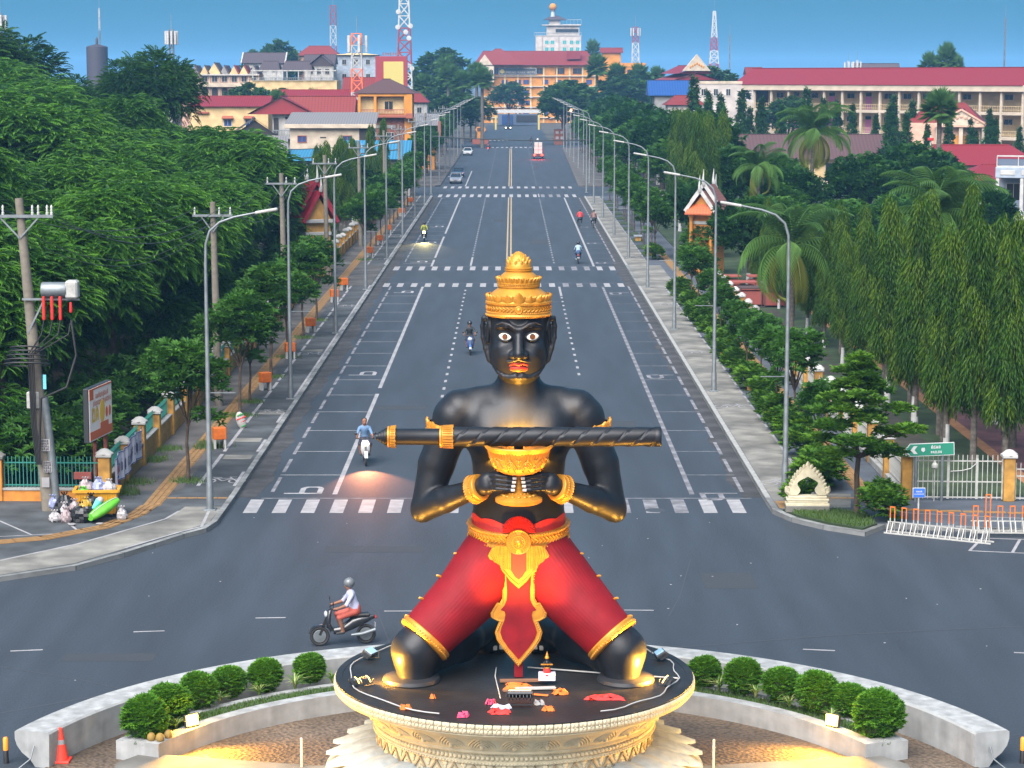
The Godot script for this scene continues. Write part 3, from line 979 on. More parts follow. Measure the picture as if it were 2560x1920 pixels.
func house(called: String, label: String, P: Vector3, turn: float, w: float, h: float, d: float, wm: Material, cat := "building", group := "") -> Node3D:
	var t := thing(called, label, cat, P, turn, group)
	var m := Mb.new()
	m.box(V(0, h * 0.5, -d * 0.5), V(w, h, d))
	part(t, "wall", m.mesh(wm))
	return t
func roof(t: Node3D, x0: float, x1: float, z0: float, z1: float, y: float, rise: float, mt: Material, hip := 0.0, across := false) -> MeshInstance3D:
	var m := Mb.new()
	var zc := (z0 + z1) * 0.5
	var xc := (x0 + x1) * 0.5
	if across:
		var a := V(xc, y + rise, z1)
		var b := V(xc, y + rise, z0)
		m.quad_out(V(x1, y, z1), V(x1, y, z0), b, a, V(1, 1, 0))
		m.quad_out(V(x0, y, z1), V(x0, y, z0), b, a, V(-1, 1, 0))
		m.tri_out(V(x0 + 0.3, y, z1 - 0.4), V(x1 - 0.3, y, z1 - 0.4), a - V(0, 0.2, 0.4), V(0, 0, 1))
		m.quad_out(V(x1, y - 0.02, z1), V(x1, y - 0.02, z0), V(x0, y - 0.02, z0), V(x0, y - 0.02, z1), Vector3.DOWN)
	else:
		var a := V(x0 + hip, y + rise, zc)
		var b := V(x1 - hip, y + rise, zc)
		m.quad_out(V(x0, y, z1), V(x1, y, z1), b, a, V(0, 1, 1))
		m.quad_out(V(x0, y, z0), V(x1, y, z0), b, a, V(0, 1, -1))
		m.tri_out(V(x0, y, z0), V(x0, y, z1), a, V(-1, 0.3, 0))
		m.tri_out(V(x1, y, z0), V(x1, y, z1), b, V(1, 0.3, 0))
		m.quad_out(V(x0, y - 0.02, z0), V(x1, y - 0.02, z0), V(x1, y - 0.02, z1), V(x0, y - 0.02, z1), Vector3.DOWN)
	var r := part(t, "roof", m.mesh(mt))
	m = Mb.new()
	if across: m.bar(V(xc, y + rise + 0.03, z0), V(xc, y + rise + 0.03, z1), 0.25, 0.12)
	else: m.bar(V(x0 + hip, y + rise + 0.03, zc), V(x1 - hip, y + rise + 0.03, zc), 0.25, 0.12)
	part(r, "ridge", m.mesh(mt))
	return r
func win(t: Node3D, x: float, y: float, w: float, h: float, frame: Material, glass: Material, z := 0.0, called := "window") -> MeshInstance3D:
	var m := Mb.new()
	for s in [-1.0, 1.0]:
		m.box(V(x + s * w * 0.5, y, z + 0.03), V(0.09, h + 0.09, 0.14))
		m.box(V(x, y + s * h * 0.5, z + 0.03), V(w - 0.09, 0.09, 0.14))
	m.box(V(x, y, z + 0.03), V(0.05, h - 0.09, 0.08))
	var f := part(t, called, m.mesh(frame))
	m = Mb.new()
	m.box(V(x, y, z + 0.005), V(w - 0.08, h - 0.08, 0.03))
	part(f, "pane", m.mesh(glass))
	return f
func slab(t: Node3D, called: String, p: Vector3, s: Vector3, mt: Material) -> MeshInstance3D:
	var m := Mb.new()
	m.cbox(p, s, minf(0.04, s.y * 0.2))
	return part(t, called, m.mesh(mt))
func railing(t: Node3D, a: Vector3, b: Vector3, h: float, step: float, mt: Material) -> void:
	part(t, "balustrade", bars(a, b, h, step, 0.07, [0.05, h], 0.0).mesh(mt)).set_meta("kind", "stuff")
func buildings() -> void:
	mat("wall_cream", lin(0.552, 0.401, 0.196), 0.85, {"tex": "grime", "size": 6.0})
	mat("wall_pale", lin(0.455, 0.379, 0.288), 0.85, {"tex": "grime", "size": 5.0})
	mat("wall_orange", lin(0.50, 0.20, 0.022), 0.8, {"tex": "grime", "size": 8.0})
	mat("wall_school", lin(0.49, 0.366, 0.205), 0.85, {"tex": "grime", "size": 5.0})
	mat("wall_pink", lin(0.517, 0.321, 0.232), 0.85, {"tex": "grime", "size": 4.0})
	mat("wall_blue", lin(0.264, 0.31, 0.37), 0.8, {"tex": "grime", "size": 3.0})
	mat("wall_grey", lin(0.224, 0.218, 0.211), 0.85, {"tex": "grime", "size": 5.0})
	mat("brick", lin(0.185, 0.066, 0.0429), 0.9, {"tex": "block", "uv": true, "size": 0.9})
	mat("tin_red", lin(0.172, 0.00818, 0.0143), 0.5, {"tex": "corrug", "uv": true, "size": 0.35})
	mat("tile_red", lin(0.164, 0.0115, 0.00899), 0.6, {"tex": "tile", "uv": true, "size": 0.45})
	mat("tile_brown", lin(0.0693, 0.0297, 0.0297), 0.7, {"tex": "tile", "uv": true, "size": 0.5})
	mat("tile_dark", lin(0.0561, 0.0396, 0.0495), 0.7, {"tex": "tile", "uv": true, "size": 0.5})
	mat("tin_grey", lin(0.158, 0.148, 0.148), 0.5, {"tex": "corrug", "uv": true, "size": 0.35})
	mat("tin_blue", lin(0.0264, 0.148, 0.264), 0.5, {"tex": "corrug", "uv": true, "size": 0.4})
	mat("tin_navy", lin(0.006, 0.05, 0.20), 0.5, {"tex": "corrug", "uv": true, "size": 0.5})
	mat("glass_blue", lin(0.0231, 0.0495, 0.145), 0.2)
	mat("glass_dark", lin(0.0132, 0.0165, 0.0198), 0.25)
	mat("glass_teal", lin(0.0198, 0.238, 0.238), 0.2)
	mat("pink_paint", lin(0.42, 0.13, 0.32), 0.6)
	mat("mast_red", lin(0.194, 0.0139, 0.0231), 0.6)
	mat("board_y", lin(0.363, 0.297, 0.0792), 0.6)
	mat("panel_blue", lin(0.07, 0.095, 0.14), 0.6)
	mat("lamp_case", lin(0.0396, 0.0429, 0.0462), 0.5, {"metal": 0.4})
	mat("sign_red", lin(0.33, 0.0132, 0.0132), 0.6)
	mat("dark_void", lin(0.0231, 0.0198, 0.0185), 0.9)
	mat("terracotta", lin(0.222, 0.0581, 0.0317), 0.7)
	var W: Material = M.white_wall
	var t: Node3D
	var m: Mb
	t = house("yellow_house", "long yellow house with a red tin roof and two blue windows under red awnings", V(-41.3, 0, -330), 0.0, 11.4, 10.7, 9.0, M.wall_cream, "house")
	roof(t, -5.9, 5.9, -9.4, 0.5, 10.65, 1.45, M.tin_red)
	for x in [-0.2, 2.95]:
		win(t, x, 8.25, 1.15, 0.95, M.white, M.glass_blue)
		m = Mb.new()
		m.quad_out(V(x - 0.85, 8.95, 0.7), V(x + 0.85, 8.95, 0.7), V(x + 0.75, 9.3, 0.0), V(x - 0.75, 9.3, 0.0), V(0, 1, 1))
		m.box(V(x, 8.93, 0.35), V(1.7, 0.06, 0.7))
		part(t, "awning", m.mesh(M.terracotta))
		slab(t, "sill", V(x, 7.7, 0.08), V(1.6, 0.08, 0.2), M.wall_cream)
	slab(t, "ledge", V(-3.8, 9.75, 0.2), V(1.8, 0.3, 0.4), M.terracotta)
	slab(t, "air_conditioner", V(-3.6, 6.5, 0.2), V(0.7, 0.5, 0.35), M.white)
	t = house("red_roof_hall", "wide hall with a maroon tin roof behind the yellow house", V(-29.8, 0, -352), 0.0, 15.0, 11.2, 9.0, M.wall_pale)
	roof(t, -8.0, 8.0, -10.0, 1.0, 11.0, 1.9, M.tin_red)
	t = house("gabled_white_house", "white house with a broad red gable and a grey balcony rail", V(-31.0, 0, -318), 0.0, 5.4, 9.8, 8.0, W, "house")
	roof(t, -6.2, 3.4, -8.0, 0.9, 9.75, 2.45, M.tin_red, 0.0, true)
	roof(t, -1.0, 8.8, -8.0, -1.2, 9.6, 2.6, M.tile_red)
	railing(t, V(-2.7, 6.5, 1.0), V(3.5, 6.5, 1.0), 1.0, 0.22, M.steel)
	slab(t, "balcony", V(0.4, 6.4, 0.6), V(6.6, 0.25, 1.4), M.wall_grey)
	slab(t, "vent", V(0.0, 9.2, 0.03), V(1.8, 0.35, 0.08), M.dark_void)
	slab(t, "side_door", V(-2.2, 8.0, 0.03), V(0.7, 2.4, 0.1), M.dark_void)
	t = house("cream_house", "cream house with a grey corrugated roof and two blue windows", V(-24.0, 0, -300), 0.0, 11.0, 8.6, 8.0, M.wall_pale, "house")
	m = Mb.new()
	m.quad_out(V(-6.2, 8.7, 0.7), V(6.0, 8.7, 0.7), V(6.0, 10.2, -6.0), V(-5.8, 10.2, -6.0), V(0, 1, 1))
	part(t, "roof", m.mesh(M.tin_grey))
	slab(t, "fascia", V(-0.1, 8.45, 0.65), V(12.2, 0.55, 0.12), M.wall_pale)
	for x in [-3.9, 2.1]: win(t, x, 6.75, 1.15, 0.85, M.terracotta, M.glass_blue)
	slab(t, "vent", V(-1.1, 6.95, 0.03), V(0.8, 0.16, 0.06), M.dark_void)
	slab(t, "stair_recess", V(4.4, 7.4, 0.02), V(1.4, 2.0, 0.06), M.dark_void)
	t = house("old_cottage", "old cottage with a dark gable roof and stained wall", V(-34.5, 0, -303), 0.15, 4.4, 7.4, 6.0, M.wall_grey, "house")
	roof(t, -3.2, 3.2, -6.5, 0.7, 7.2, 2.2, M.dark_void, 0.0, true)
	t = house("shop", "low shop with a grey corrugated roof and a black signboard", V(-32.0, 0, -283), 0.1, 7.0, 5.0, 5.0, M.wall_grey, "shop")
	m = Mb.new()
	m.quad_out(V(-3.9, 5.7, 1.4), V(3.9, 5.5, 1.4), V(3.9, 7.5, -4.0), V(-3.0, 7.5, -4.0), V(0, 1, 1))
	part(t, "roof", m.mesh(M.tin_grey))
	slab(t, "signboard", V(1.4, 4.4, 1.2), V(3.6, 1.7, 0.12), M.black)
	m = Mb.new()
	for k in 3: strokes3(m, khmer(k + 3), V(1.2 + k * 0.45, 4.2, 1.27), 0.6, 0.09)
	part(t, "lettering", m.mesh(M.paint))
	for q in [[-26.5, -281, 6.0, 5.9, 4.6, "left, smaller one"], [-17.6, -284, 9.6, 6.9, 4.7, "wide one beside the road"]]:
		t = house("blue_roof_shop", "shop with a bright blue corrugated roof, " + q[5], V(q[0], 0, q[1]), 0.0, q[2], 4.5, 5.0, M.wall_grey, "shop")
		m = Mb.new()
		m.quad_out(V(-q[2] * 0.5, q[4], 1.0), V(q[2] * 0.5, q[4], 1.0), V(q[2] * 0.5, q[3], -5.0), V(-q[2] * 0.45, q[3], -5.0), V(0, 1, 1))
		part(t, "roof", m.mesh(M.tin_blue))
	t = house("balcony_house", "yellow and brick house with arched balcony and brown tiled roof by the road", V(-18.9, 0, -336), 0.0, 8.0, 12.4, 8.0, M.wall_orange, "house")
	roof(t, -4.7, 4.9, -9.0, 1.3, 12.5, 2.1, M.tile_brown, 4.2)
	m = Mb.new()
	m.quad_out(V(-3.9, 0, 0.03), V(2.9, 0, 0.03), V(2.9, 8.9, 0.03), V(-3.9, 8.9, 0.03), V(0, 0, 1))
	part(t, "brickwork", m.mesh(M.brick))
	for q in [[-2.55, 1.9], [0.9, 3.9]]:
		m = Mb.new()
		m.box(V(q[0], 10.7, 0.03), V(q[1], 2.4, 0.05))
		part(t, "loggia", m.mesh(M.wall_cream))
	for q in [-3.7, -1.35, 3.1]: slab(t, "column", V(q, 10.9, 0.9), V(0.4, 3.2, 0.4), M.wall_orange)
	slab(t, "arch_beam", V(-0.3, 12.3, 0.9), V(7.2, 0.5, 0.45), M.wall_orange)
	slab(t, "balcony", V(-0.3, 9.1, 0.5), V(7.2, 0.35, 1.2), M.terracotta)
	railing(t, V(-3.6, 9.25, 1.0), V(3.1, 9.25, 1.0), 0.85, 0.22, M.terracotta)
	win(t, 0.6, 10.7, 1.3, 1.35, M.wall_cream, M.glass_dark, 0.06)
	win(t, 0.6, 6.2, 1.5, 1.0, M.wall_grey, M.glass_dark, 0.05)
	slab(t, "bay", V(3.7, 10.6, 0.4), V(0.9, 3.6, 1.6), M.wall_orange)
	slab(t, "bay_sill", V(3.7, 9.2, 0.4), V(1.0, 0.8, 1.8), M.terracotta)
	slab(t, "concrete_band", V(-0.5, 7.6, 0.06), V(4.2, 0.5, 0.08), M.wall_grey)
	t = house("roadside_shop", "small shop with a dark tin roof and yellow wall beyond the balcony house", V(-16.2, 0, -362), 0.0, 7.5, 6.6, 7.0, M.wall_orange, "shop")
	m = Mb.new()
	m.quad_out(V(-4.2, 7.2, 0.8), V(4.4, 7.2, 0.8), V(4.4, 9.0, -6.0), V(-4.2, 9.0, -6.0), V(0, 1, 1))
	part(t, "roof", m.mesh(M.tin_grey))
	slab(t, "red_sign", V(4.6, 6.6, 1.2), V(0.5, 2.6, 0.3), M.terracotta)
	t = house("row_houses", "long row of gabled town houses with arches and balconies", V(-60.0, 0, -450), 0.0, 19.5, 15.4, 10.0, M.wall_pink)
	for i in 10:
		var x := -8.8 + i * 1.95
		var big := i == 5
		m = Mb.new()
		var hw := 1.5 if big else 0.95
		var ht := 2.3 if big else 1.75
		m.prism(PackedVector2Array([W2(x - hw, 15.4), W2(x + hw, 15.4), W2(x, 15.4 + ht)]), -3.0, 0.1)
		var gb := part(t, "gable", m.mesh(M.wall_cream if i % 3 else M.wall_grey))
		m = Mb.new()
		m.bar(V(x + hw, 15.4, 0.15), V(x, 15.5 + ht, 0.15), 0.12, 0.25)
		m.quad_out(V(x + hw + 0.02, 15.4, 0.1), V(x + hw + 0.02, 15.4, -8), V(x + 0.02, 15.45 + ht, -8), V(x + 0.02, 15.45 + ht, 0.1), V(1, 1, 0))
		part(gb, "gable_roof", m.mesh(M.tile_red if i in [7, 8] else M.tile_dark))
		win(t, x, 14.5, 1.1, 1.2, W, M.glass_dark, 0.02)
		slab(t, "pier", V(x + 0.97, 7.7, 0.12), V(0.2, 15.2, 0.3), M.wall_pale)
		m = Mb.new()
		var ap := PackedVector2Array([W2(x - 0.6, 10.2), W2(x + 0.6, 10.2)])
		for k in 9: ap.append(W2(x + cos(PI * k / 8) * 0.6, 12.2 + sin(PI * k / 8) * 0.6))
		m.prism(ap, 0.0, 0.04)
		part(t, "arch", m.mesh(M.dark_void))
	slab(t, "cornice", V(0, 15.3, 0.3), V(19.8, 0.3, 0.8), W)
	slab(t, "balcony", V(0, 13.3, 0.5), V(19.6, 0.8, 1.0), M.wall_pale)
	m = Mb.new()
	slab(t, "blue_poster", V(-3.9, 12.6, 1.2), V(2.0, 4.2, 0.1), M.glass_blue)
	t = house("terrace_building", "yellow building with roof terrace, brown tiled roofs and white beams", V(-43.0, 0, -446), 0.0, 17.0, 14.2, 10.0, M.wall_cream)
	for q in [[-7.0, -2.8], [-2.6, 3.6]]: roof(t, q[0], q[1], -8.0, -1.0, 16.3, 1.7, M.tile_dark, 0.6)
	roof(t, 2.4, 8.0, -9.0, -3.0, 17.0, 2.3, M.tile_dark, 0.0, true)
	slab(t, "terrace_beam", V(0, 16.1, 0.1), V(16.8, 0.25, 0.3), W)
	for i in 8: slab(t, "post", V(-8.0 + i * 2.25, 15.2, 0.1), V(0.22, 1.8, 0.22), W)
	railing(t, V(-8.2, 14.2, 0.3), V(8.2, 14.2, 0.3), 0.5, 0.4, M.steel)
	for x in [-4.8, -1.0, 2.4, 5.6]: win(t, x, 11.2, 1.1, 1.8, W, M.glass_teal)
	for q in [[-57.0, -520, 9.0, 18.0, 2.4, "tile_dark", "brown roofed temple hall with white edges above the row houses", false], [-53.0, -620, 11.0, 20.6, 2.7, "tile_red", "pink apartment block with a red hipped roof on the skyline", true], [-40.0, -470, 6.0, 17.5, 2.0, "tile_dark", "tall narrow house with a brown gable behind the terrace", false], [-33.0, -480, 9.0, 19.5, 0.3, "wall_cream", "pale blue block with a cream stair tower behind the red billboard", true], [-60.0, -300, 9.0, 8.2, 2.0, "tin_red", "house with a red roof half hidden by trees at the left edge", false], [-50.5, -310, 8.0, 11.5, 1.6, "tin_navy", "white house with a navy roof half hidden by the domed tree", false], [-20.0, -440, 7.0, 10.0, 2.0, "tile_red", "house with a red hipped roof left of the palm grove", true], [-28.0, -425, 7.0, 12.4, 2.4, "tile_red", "white house with a red gable behind the lattice mast", false]]:
		t = house("town_house", q[6], V(q[0], 0, q[1]), 0.0, q[2], q[3], 8.0, M.wall_pink if q[0] == -53.0 else (M.wall_blue if q[0] == -33.0 else W), "house")
		roof(t, -q[2] * 0.56, q[2] * 0.56, -8.5, 0.6, q[3], q[4], M[q[5]], q[2] * 0.3 if q[7] else 0.0)
		for k in 3:
			for r in 2: win(t, (k - 1) * q[2] * 0.28, q[3] - 1.5 - r * 3.0, 0.9, 1.1, W, M.glass_dark)
		if q[0] == -57.0:
			m = Mb.new()
			for x in [-1.0, 1.0]: m.bar(V(x * q[2] * 0.56, q[3], 0.65), V(x * q[2] * 0.56, q[3] + q[4], -3.9), 0.3)
			part(t, "white_edge", m.mesh(W))
	t = thing("temple_spire", "golden temple spire with stepped gables", "temple", V(-54.5, 0, -640))
	m = Mb.new()
	m.lathe([W2(3.2, 14.0), W2(2.0, 17.0), W2(2.1, 17.3), W2(1.1, 18.6), W2(1.2, 19.0), W2(0.6, 20.2), W2(0.65, 20.5), W2(0.2, 22.2), W2(0.0, 24.0)], 8)
	m.prism(PackedVector2Array([W2(-3.0, 12.0), W2(3.0, 12.0), W2(0, 18.5)]), -3.0, 3.0)
	part(t, "spire", m.mesh(M.wall_orange))
	t = house("billboard_building", "white building front with a red rimmed yellow billboard", V(-22.3, 0, -420), 0.0, 5.8, 13.0, 6.0, W)
	slab(t, "red_frame", V(0, 15.2, 0.3), V(5.9, 7.0, 1.0), M.mast_red)
	slab(t, "yellow_board", V(0.4, 15.0, 0.84), V(3.7, 5.4, 0.1), M.board_y)
	m = Mb.new()
	for k in 8: strokes3(m, khmer(k), V(-1.6 + k * 0.45, 18.9, 0.4), 0.5, 0.09)
	part(t, "lettering", m.mesh(M.terracotta))
	t = thing("water_tank", "round dark concrete water tank above the trees on the left", "water tank", V(-128.0, 0, -700))
	m = Mb.new()
	m.lathe([W2(3.3, 0), W2(3.3, 24), W2(2.6, 24.3), W2(0.4, 24.8), W2(0.4, 26.5), W2(0, 27)], 20)
	part(t, "tank", m.mesh(M.tile_dark))
	t = thing("cross_sign", "glowing blue pharmacy cross over the row houses", "sign", V(-66.3, 16.9, -430))
	for k in 2:
		m = Mb.new()
		m.cbox(Vector3.ZERO, (V(1.7, 0.62, 0.3) if k == 0 else V(0.6, 1.75, 0.28)), 0.03)
		part(t, "cross_light", m.mesh(mat("blue_neon", lin(0.05, 0.15, 0.7), 0.4, {"emit": Color(0.1, 0.25, 0.9), "energy": 0.25})))
	m = Mb.new()
	m.bar(V(0, -0.8, -0.1), V(0, -3.0, -0.1), 0.15)
	part(t, "mast", m.mesh(M.steel))
	hotel()
	right_side()
func hotel() -> void:
	var t := house("hotel", "orange hotel with rows of blue windows, red roof and the sign SPRING PARK HOTEL", V(10.0, 0, -735), 0.0, 40.0, 18.7, 14.0, M.wall_orange, "hotel")
	var m: Mb
	roof(t, -22.5, 17.5, -15.5, 1.5, 18.6, 4.6, M.tile_red, 3.0)
	roof(t, -23.0, -6.0, -12.0, 3.5, 18.7, 5.2, M.tile_red, 7.5)
	for i in 5:
		var y := 18.3 - i * 3.35
		slab(t, "floor_band", V(-1.0, y - 3.2, 0.3), V(38.2, 0.28, 0.8), M.wall_pale)
	for i in 9: slab(t, "pilaster", V(-16.5 + i * 4.2, 9.0, 0.16), V(0.55, 18.0, 0.34), M.wall_cream)
	for x in [-15.0, -10.5, -5.6, -1.2, 5.5, 11.2, 16.0]: win(t, x, 16.7, 3.0, 1.9, M.terracotta, M.glass_blue if x < -14 else M.glass_dark, 0.02)
	for r in 4:
		for x in [-12.4, -8.0, -5.4, 0.8, 5.0, 10.4, 15.0]:
			if r < 2 or x > -9:
				win(t, x + (0.8 if r == 2 else 0.0), 13.2 - r * 3.35, 1.9, 1.45, M.terracotta, M.glass_blue, 0.02)
				slab(t, "air_conditioner", V(x + 1.6, 11.7 - r * 3.35, 0.9), V(0.8, 0.55, 0.4), M.white)
	slab(t, "stair_block", V(-18.6, 15.6, 2.0), V(5.6, 5.4, 3.6), M.wall_pale)
	m = Mb.new()
	m.prism(PackedVector2Array([W2(-21.4, 18.6), W2(-16.2, 18.6), W2(-18.8, 22.0)]), 3.0, 3.9)
	part(t, "front_gable", m.mesh(M.wall_pale))
	win(t, -18.6, 15.8, 1.8, 4.4, M.wall_pale, M.glass_teal, 3.8)
	for x in [-20.5, -16.7]: win(t, x, 16.2, 1.3, 1.7, M.wall_pale, M.glass_dark, 3.8)
	slab(t, "right_wing", V(26.0, 9.2, -4.0), V(14.0, 18.4, 10.0), M.wall_orange)
	slab(t, "parapet", V(26.0, 18.7, 1.1), V(14.6, 1.2, 0.3), M.wall_orange)
	for x in [23.0, 28.5]: win(t, x, 16.4, 2.4, 1.5, M.terracotta, M.glass_dark, 1.02)
	slab(t, "roof_house", V(22.3, 20.7, -3.0), V(6.0, 4.2, 5.0), M.wall_orange)
	roof(t, 18.6, 26.0, -6.5, 0.2, 22.6, 1.6, M.tile_red)
	slab(t, "red_tank", V(10.0, 21.8, -2.0), V(4.4, 2.6, 3.0), M.tin_red)
	var sg := slab(t, "sign_board", V(-8.2, 16.6, 0.7), V(11.8, 1.9, 0.2), M.lamp_case)
	m = Mb.new()
	m.cbox(V(-8.2, 16.6, 0.68), V(12.2, 2.2, 0.1), 0.03)
	part(sg, "sign_rim", m.mesh(M.white))
	text(sg, "sign_lettering", "SPRING PARK HOTEL", V(-7.2, 16.25, 0.84), 0.78, M.paint)
	m = Mb.new()
	m.at(V(-13.2, 16.6, 0.82), Basis(Vector3.RIGHT, PI / 2)).lathe([W2(0.75, 0), W2(0.7, 0.06), W2(0, 0.06)], 16)
	part(sg, "sign_emblem", m.mesh(M.board_y))
	t = house("white_block", "tall white block with teal windows, roof deck and a golden globe", V(18.4, 0, -900), 0.0, 18.0, 31.0, 14.0, W_wall())
	for r in 3:
		for x in [-4.6, -2.4, 2.4, 5.2, 7.6]: win(t, x, 28.8 - r * 2.7 - 0.4, 1.4, 1.4, M.white, M.glass_teal)
	for k in 2: slab(t, "seam", V([-6.4, 0.2][k], 15, 0.05), V(0.25, 31, 0.1), M.wall_grey)
	railing(t, V(-9.5, 31, 0.2), V(9.2, 31, 0.2), 1.2, 0.8, M.white)
	slab(t, "upper_floor", V(1.8, 33, -4), V(13.0, 4.0, 8.0), W_wall())
	slab(t, "gallery", V(3.4, 32.8, 0.05), V(9.0, 1.6, 0.1), M.glass_dark)
	slab(t, "deck", V(1.2, 35.1, -3.0), V(15.4, 0.4, 8.0), W_wall())
	railing(t, V(1.8, 35.3, 0.9), V(9.0, 35.3, 0.9), 1.9, 1.2, M.white)
	slab(t, "penthouse", V(-1.5, 36.0, -2.0), V(4.5, 2.6, 4.0), W_wall())
	roof(t, -6.2, 3.4, -5.0, 1.2, 37.2, 1.6, M.tile_dark, 3.4)
	m = Mb.new()
	m.lathe([W2(0.9, 38.4), W2(0.7, 40.5), W2(1.1, 40.8), W2(0, 41)], 10, Vector2.ONE, V(-2.2, 0, -1.5))
	part(t, "globe_stand", m.mesh(M.white))
	m = Mb.new()
	m.ball(V(-2.2, 42.2, -1.5), V(1.5, 1.5, 1.5), 14, 9)
	part(t, "globe", m.mesh(M.wall_orange))
	t = thing("avenue_gate", "white beam gateway with orange flame ends across the end of the avenue", "gate", V(1.4, 0, -640))
	slab(t, "beam", V(0, 5.2, 0), V(13.6, 1.0, 0.8), M.white)
	for x in [-6.0, 6.2]: slab(t, "column", V(x, 2.4, 0), V(0.5, 4.8, 0.6), M.board_y)
	for x in [-1.0, 1.0]:
		m = Mb.new()
		m.prism(PackedVector2Array([W2(x * 6.7, 4.6), W2(x * 7.6, 4.8), W2(x * 8.1, 6.6), W2(x * 7.3, 6.0), W2(x * 6.7, 5.7)]), -0.3, 0.3)
		part(t, "flame_end", m.mesh(M.wall_orange))
	t = house("blue_gatehouse", "blue shuttered wall closing the end of the avenue", V(2.0, 0, -704), 0.0, 13.0, 3.4, 3.0, M.panel_blue)
	slab(t, "shutter", V(-3.4, 1.6, 0.05), V(3.5, 3.0, 0.1), M.glass_blue)
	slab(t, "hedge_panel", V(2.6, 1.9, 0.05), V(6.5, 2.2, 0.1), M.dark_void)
	t = thing("monument_sign", "orange monument sign with a dark cartouche on a plinth", "monument", V(-6.9, 0.1, -497))
	slab(t, "plinth", V(0, 0.6, 0), V(3.6, 1.0, 1.6), M.terracotta)
	m = Mb.new()
	m.prism(PackedVector2Array([W2(-0.85, 1.0), W2(0.85, 1.0), W2(0.7, 2.6), W2(1.2, 3.3), W2(0.8, 3.9), W2(-0.8, 3.9), W2(-1.2, 3.3), W2(-0.7, 2.6)]), -0.3, 0.3)
	part(t, "body", m.mesh(M.wall_orange))
	slab(t, "cartouche", V(0, 3.3, 0.33), V(1.5, 0.75, 0.08), M.tile_brown)
	t = house("kiosk", "red and white kiosk under the trees right of the far junction", V(10.6, 0, -500), 0.0, 2.6, 3.4, 2.0, M.brick, "kiosk")
	for k in 4: slab(t, "notice", V(-0.6 + 1.1 * (k % 2), 2.7 - 1.2 * (k / 2), 0.05), V(0.7, 0.6, 0.08), M.paint)
func W_wall() -> Material:
	return mat("block_white", lin(0.42, 0.38, 0.35), 0.8, {"tex": "grime", "size": 9.0})
func right_side() -> void:
	var m: Mb
	var L := V(42.9, 0, -430)
	var R := V(84.5, 0, -374)
	var w := L.distance_to(R)
	var t := house("school", "three storey cream school with open galleries, pink doors and a long red roof", (L + R) * 0.5, atan2(-(R.z - L.z), R.x - L.x), w, 0.3, 9.0, M.wall_school, "school")
	m = Mb.new()
	m.box(V(0, 6.4, -6.5), V(w, 12.8, 5.0))
	part(t, "back_wall", m.mesh(M.wall_school))
	roof(t, -w * 0.5 - 0.6, w * 0.5 + 0.4, -9.5, 0.8, 13.5, 3.0, M.tin_red)
	slab(t, "roof_band", V(0, 13.0, 0.4), V(w + 1.4, 1.1, 0.5), M.wall_pale)
	for f in 3:
		slab(t, "gallery_floor", V(0, f * 4.15 + 0.5 + (0.0 if f else -0.4), -2.0), V(w, 0.5, 4.2), M.wall_pale)
		if f: part(t, "gallery_rail", bars(V(-w * 0.5, f * 4.15 + 0.75, 0.0), V(w * 0.5, f * 4.15 + 0.75, 0.0), 1.0, 0.5, 0.05, [0.4, 1.0], 0.0).mesh(M.wall_school)).set_meta("kind", "stuff")
	var nb := 15
	for i in nb + 1:
		slab(t, "column", V(-w * 0.5 + i * w / nb, 6.4, 0.0), V(0.42, 12.6, 0.42), M.wall_pale)
	for f in 3:
		for i in nb:
			var x := -w * 0.5 + (i + 0.5) * w / nb
			var y := f * 4.15 + 0.7
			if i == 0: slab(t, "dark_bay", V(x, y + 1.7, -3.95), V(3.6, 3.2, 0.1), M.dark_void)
			elif i in [2, 4, 6, 10]:
				slab(t, "door", V(x + 0.3, y + 1.2, -3.94), V(1.5, 2.4, 0.12), M.pink_paint)
				slab(t, "fanlight", V(x + 0.3, y + 2.75, -3.94), V(1.4, 0.6, 0.1), M.glass_dark)
			elif i != 12: win(t, x + 0.5, y + 2.5, 1.9, 0.95, M.wall_pale, M.glass_dark, -3.97)
	t = house("brown_roof_hall", "low cream hall with a long dark brown tiled roof", V(38.0, 0, -305), 0.0, 25.5, 4.0, 9.0, M.wall_cream)
	roof(t, -13.6, 13.0, -10.5, 1.0, 3.9, 3.2, M.tile_brown)
	for q in [[-10.8, 2.4], [-8.0, 1.2], [1.0, 2.2], [5.2, 1.6]]: win(t, q[0], 2.2, q[1], 2.4, M.wall_pale, M.glass_dark)
	slab(t, "plinth", V(0, 0.6, 0.06), V(25.6, 1.2, 0.15), M.wall_pale)
	t = house("pediment_hall", "cream hall with a red tiled roof and carved pediment behind the sugar palm", V(63.5, 0, -332), -0.25, 10.5, 8.2, 12.0, M.wall_pink, "hall")
	roof(t, -5.6, 5.6, -12.5, -1.0, 8.2, 2.9, M.tile_red, 3.0)
	roof(t, -1.2, 6.2, -8.0, 1.2, 7.9, 2.3, M.tile_red, 0.0, true)
	m = Mb.new()
	m.prism(PackedVector2Array([W2(-1.5, 7.8), W2(6.5, 7.8), W2(2.5, 10.1)]), 0.6, 1.0)
	var pd := part(t, "pediment", m.mesh(M.wall_pale))
	m = Mb.new()
	for x in [-1.0, 1.0]: m.bar(V(2.5 + x * 4.1, 7.8, 1.1), V(2.5, 10.2, 1.1), 0.25)
	m.bar(V(-1.6, 7.8, 1.1), V(6.6, 7.8, 1.1), 0.3)
	for k in 9: m.ball(V(2.5 + (k - 4) * 0.6, 8.3 + 0.9 * (1.0 - absf(k - 4.0) / 4.5), 1.0), V(0.28, 0.3, 0.12), 8, 5)
	part(pd, "carving", m.mesh(M.wall_pink))
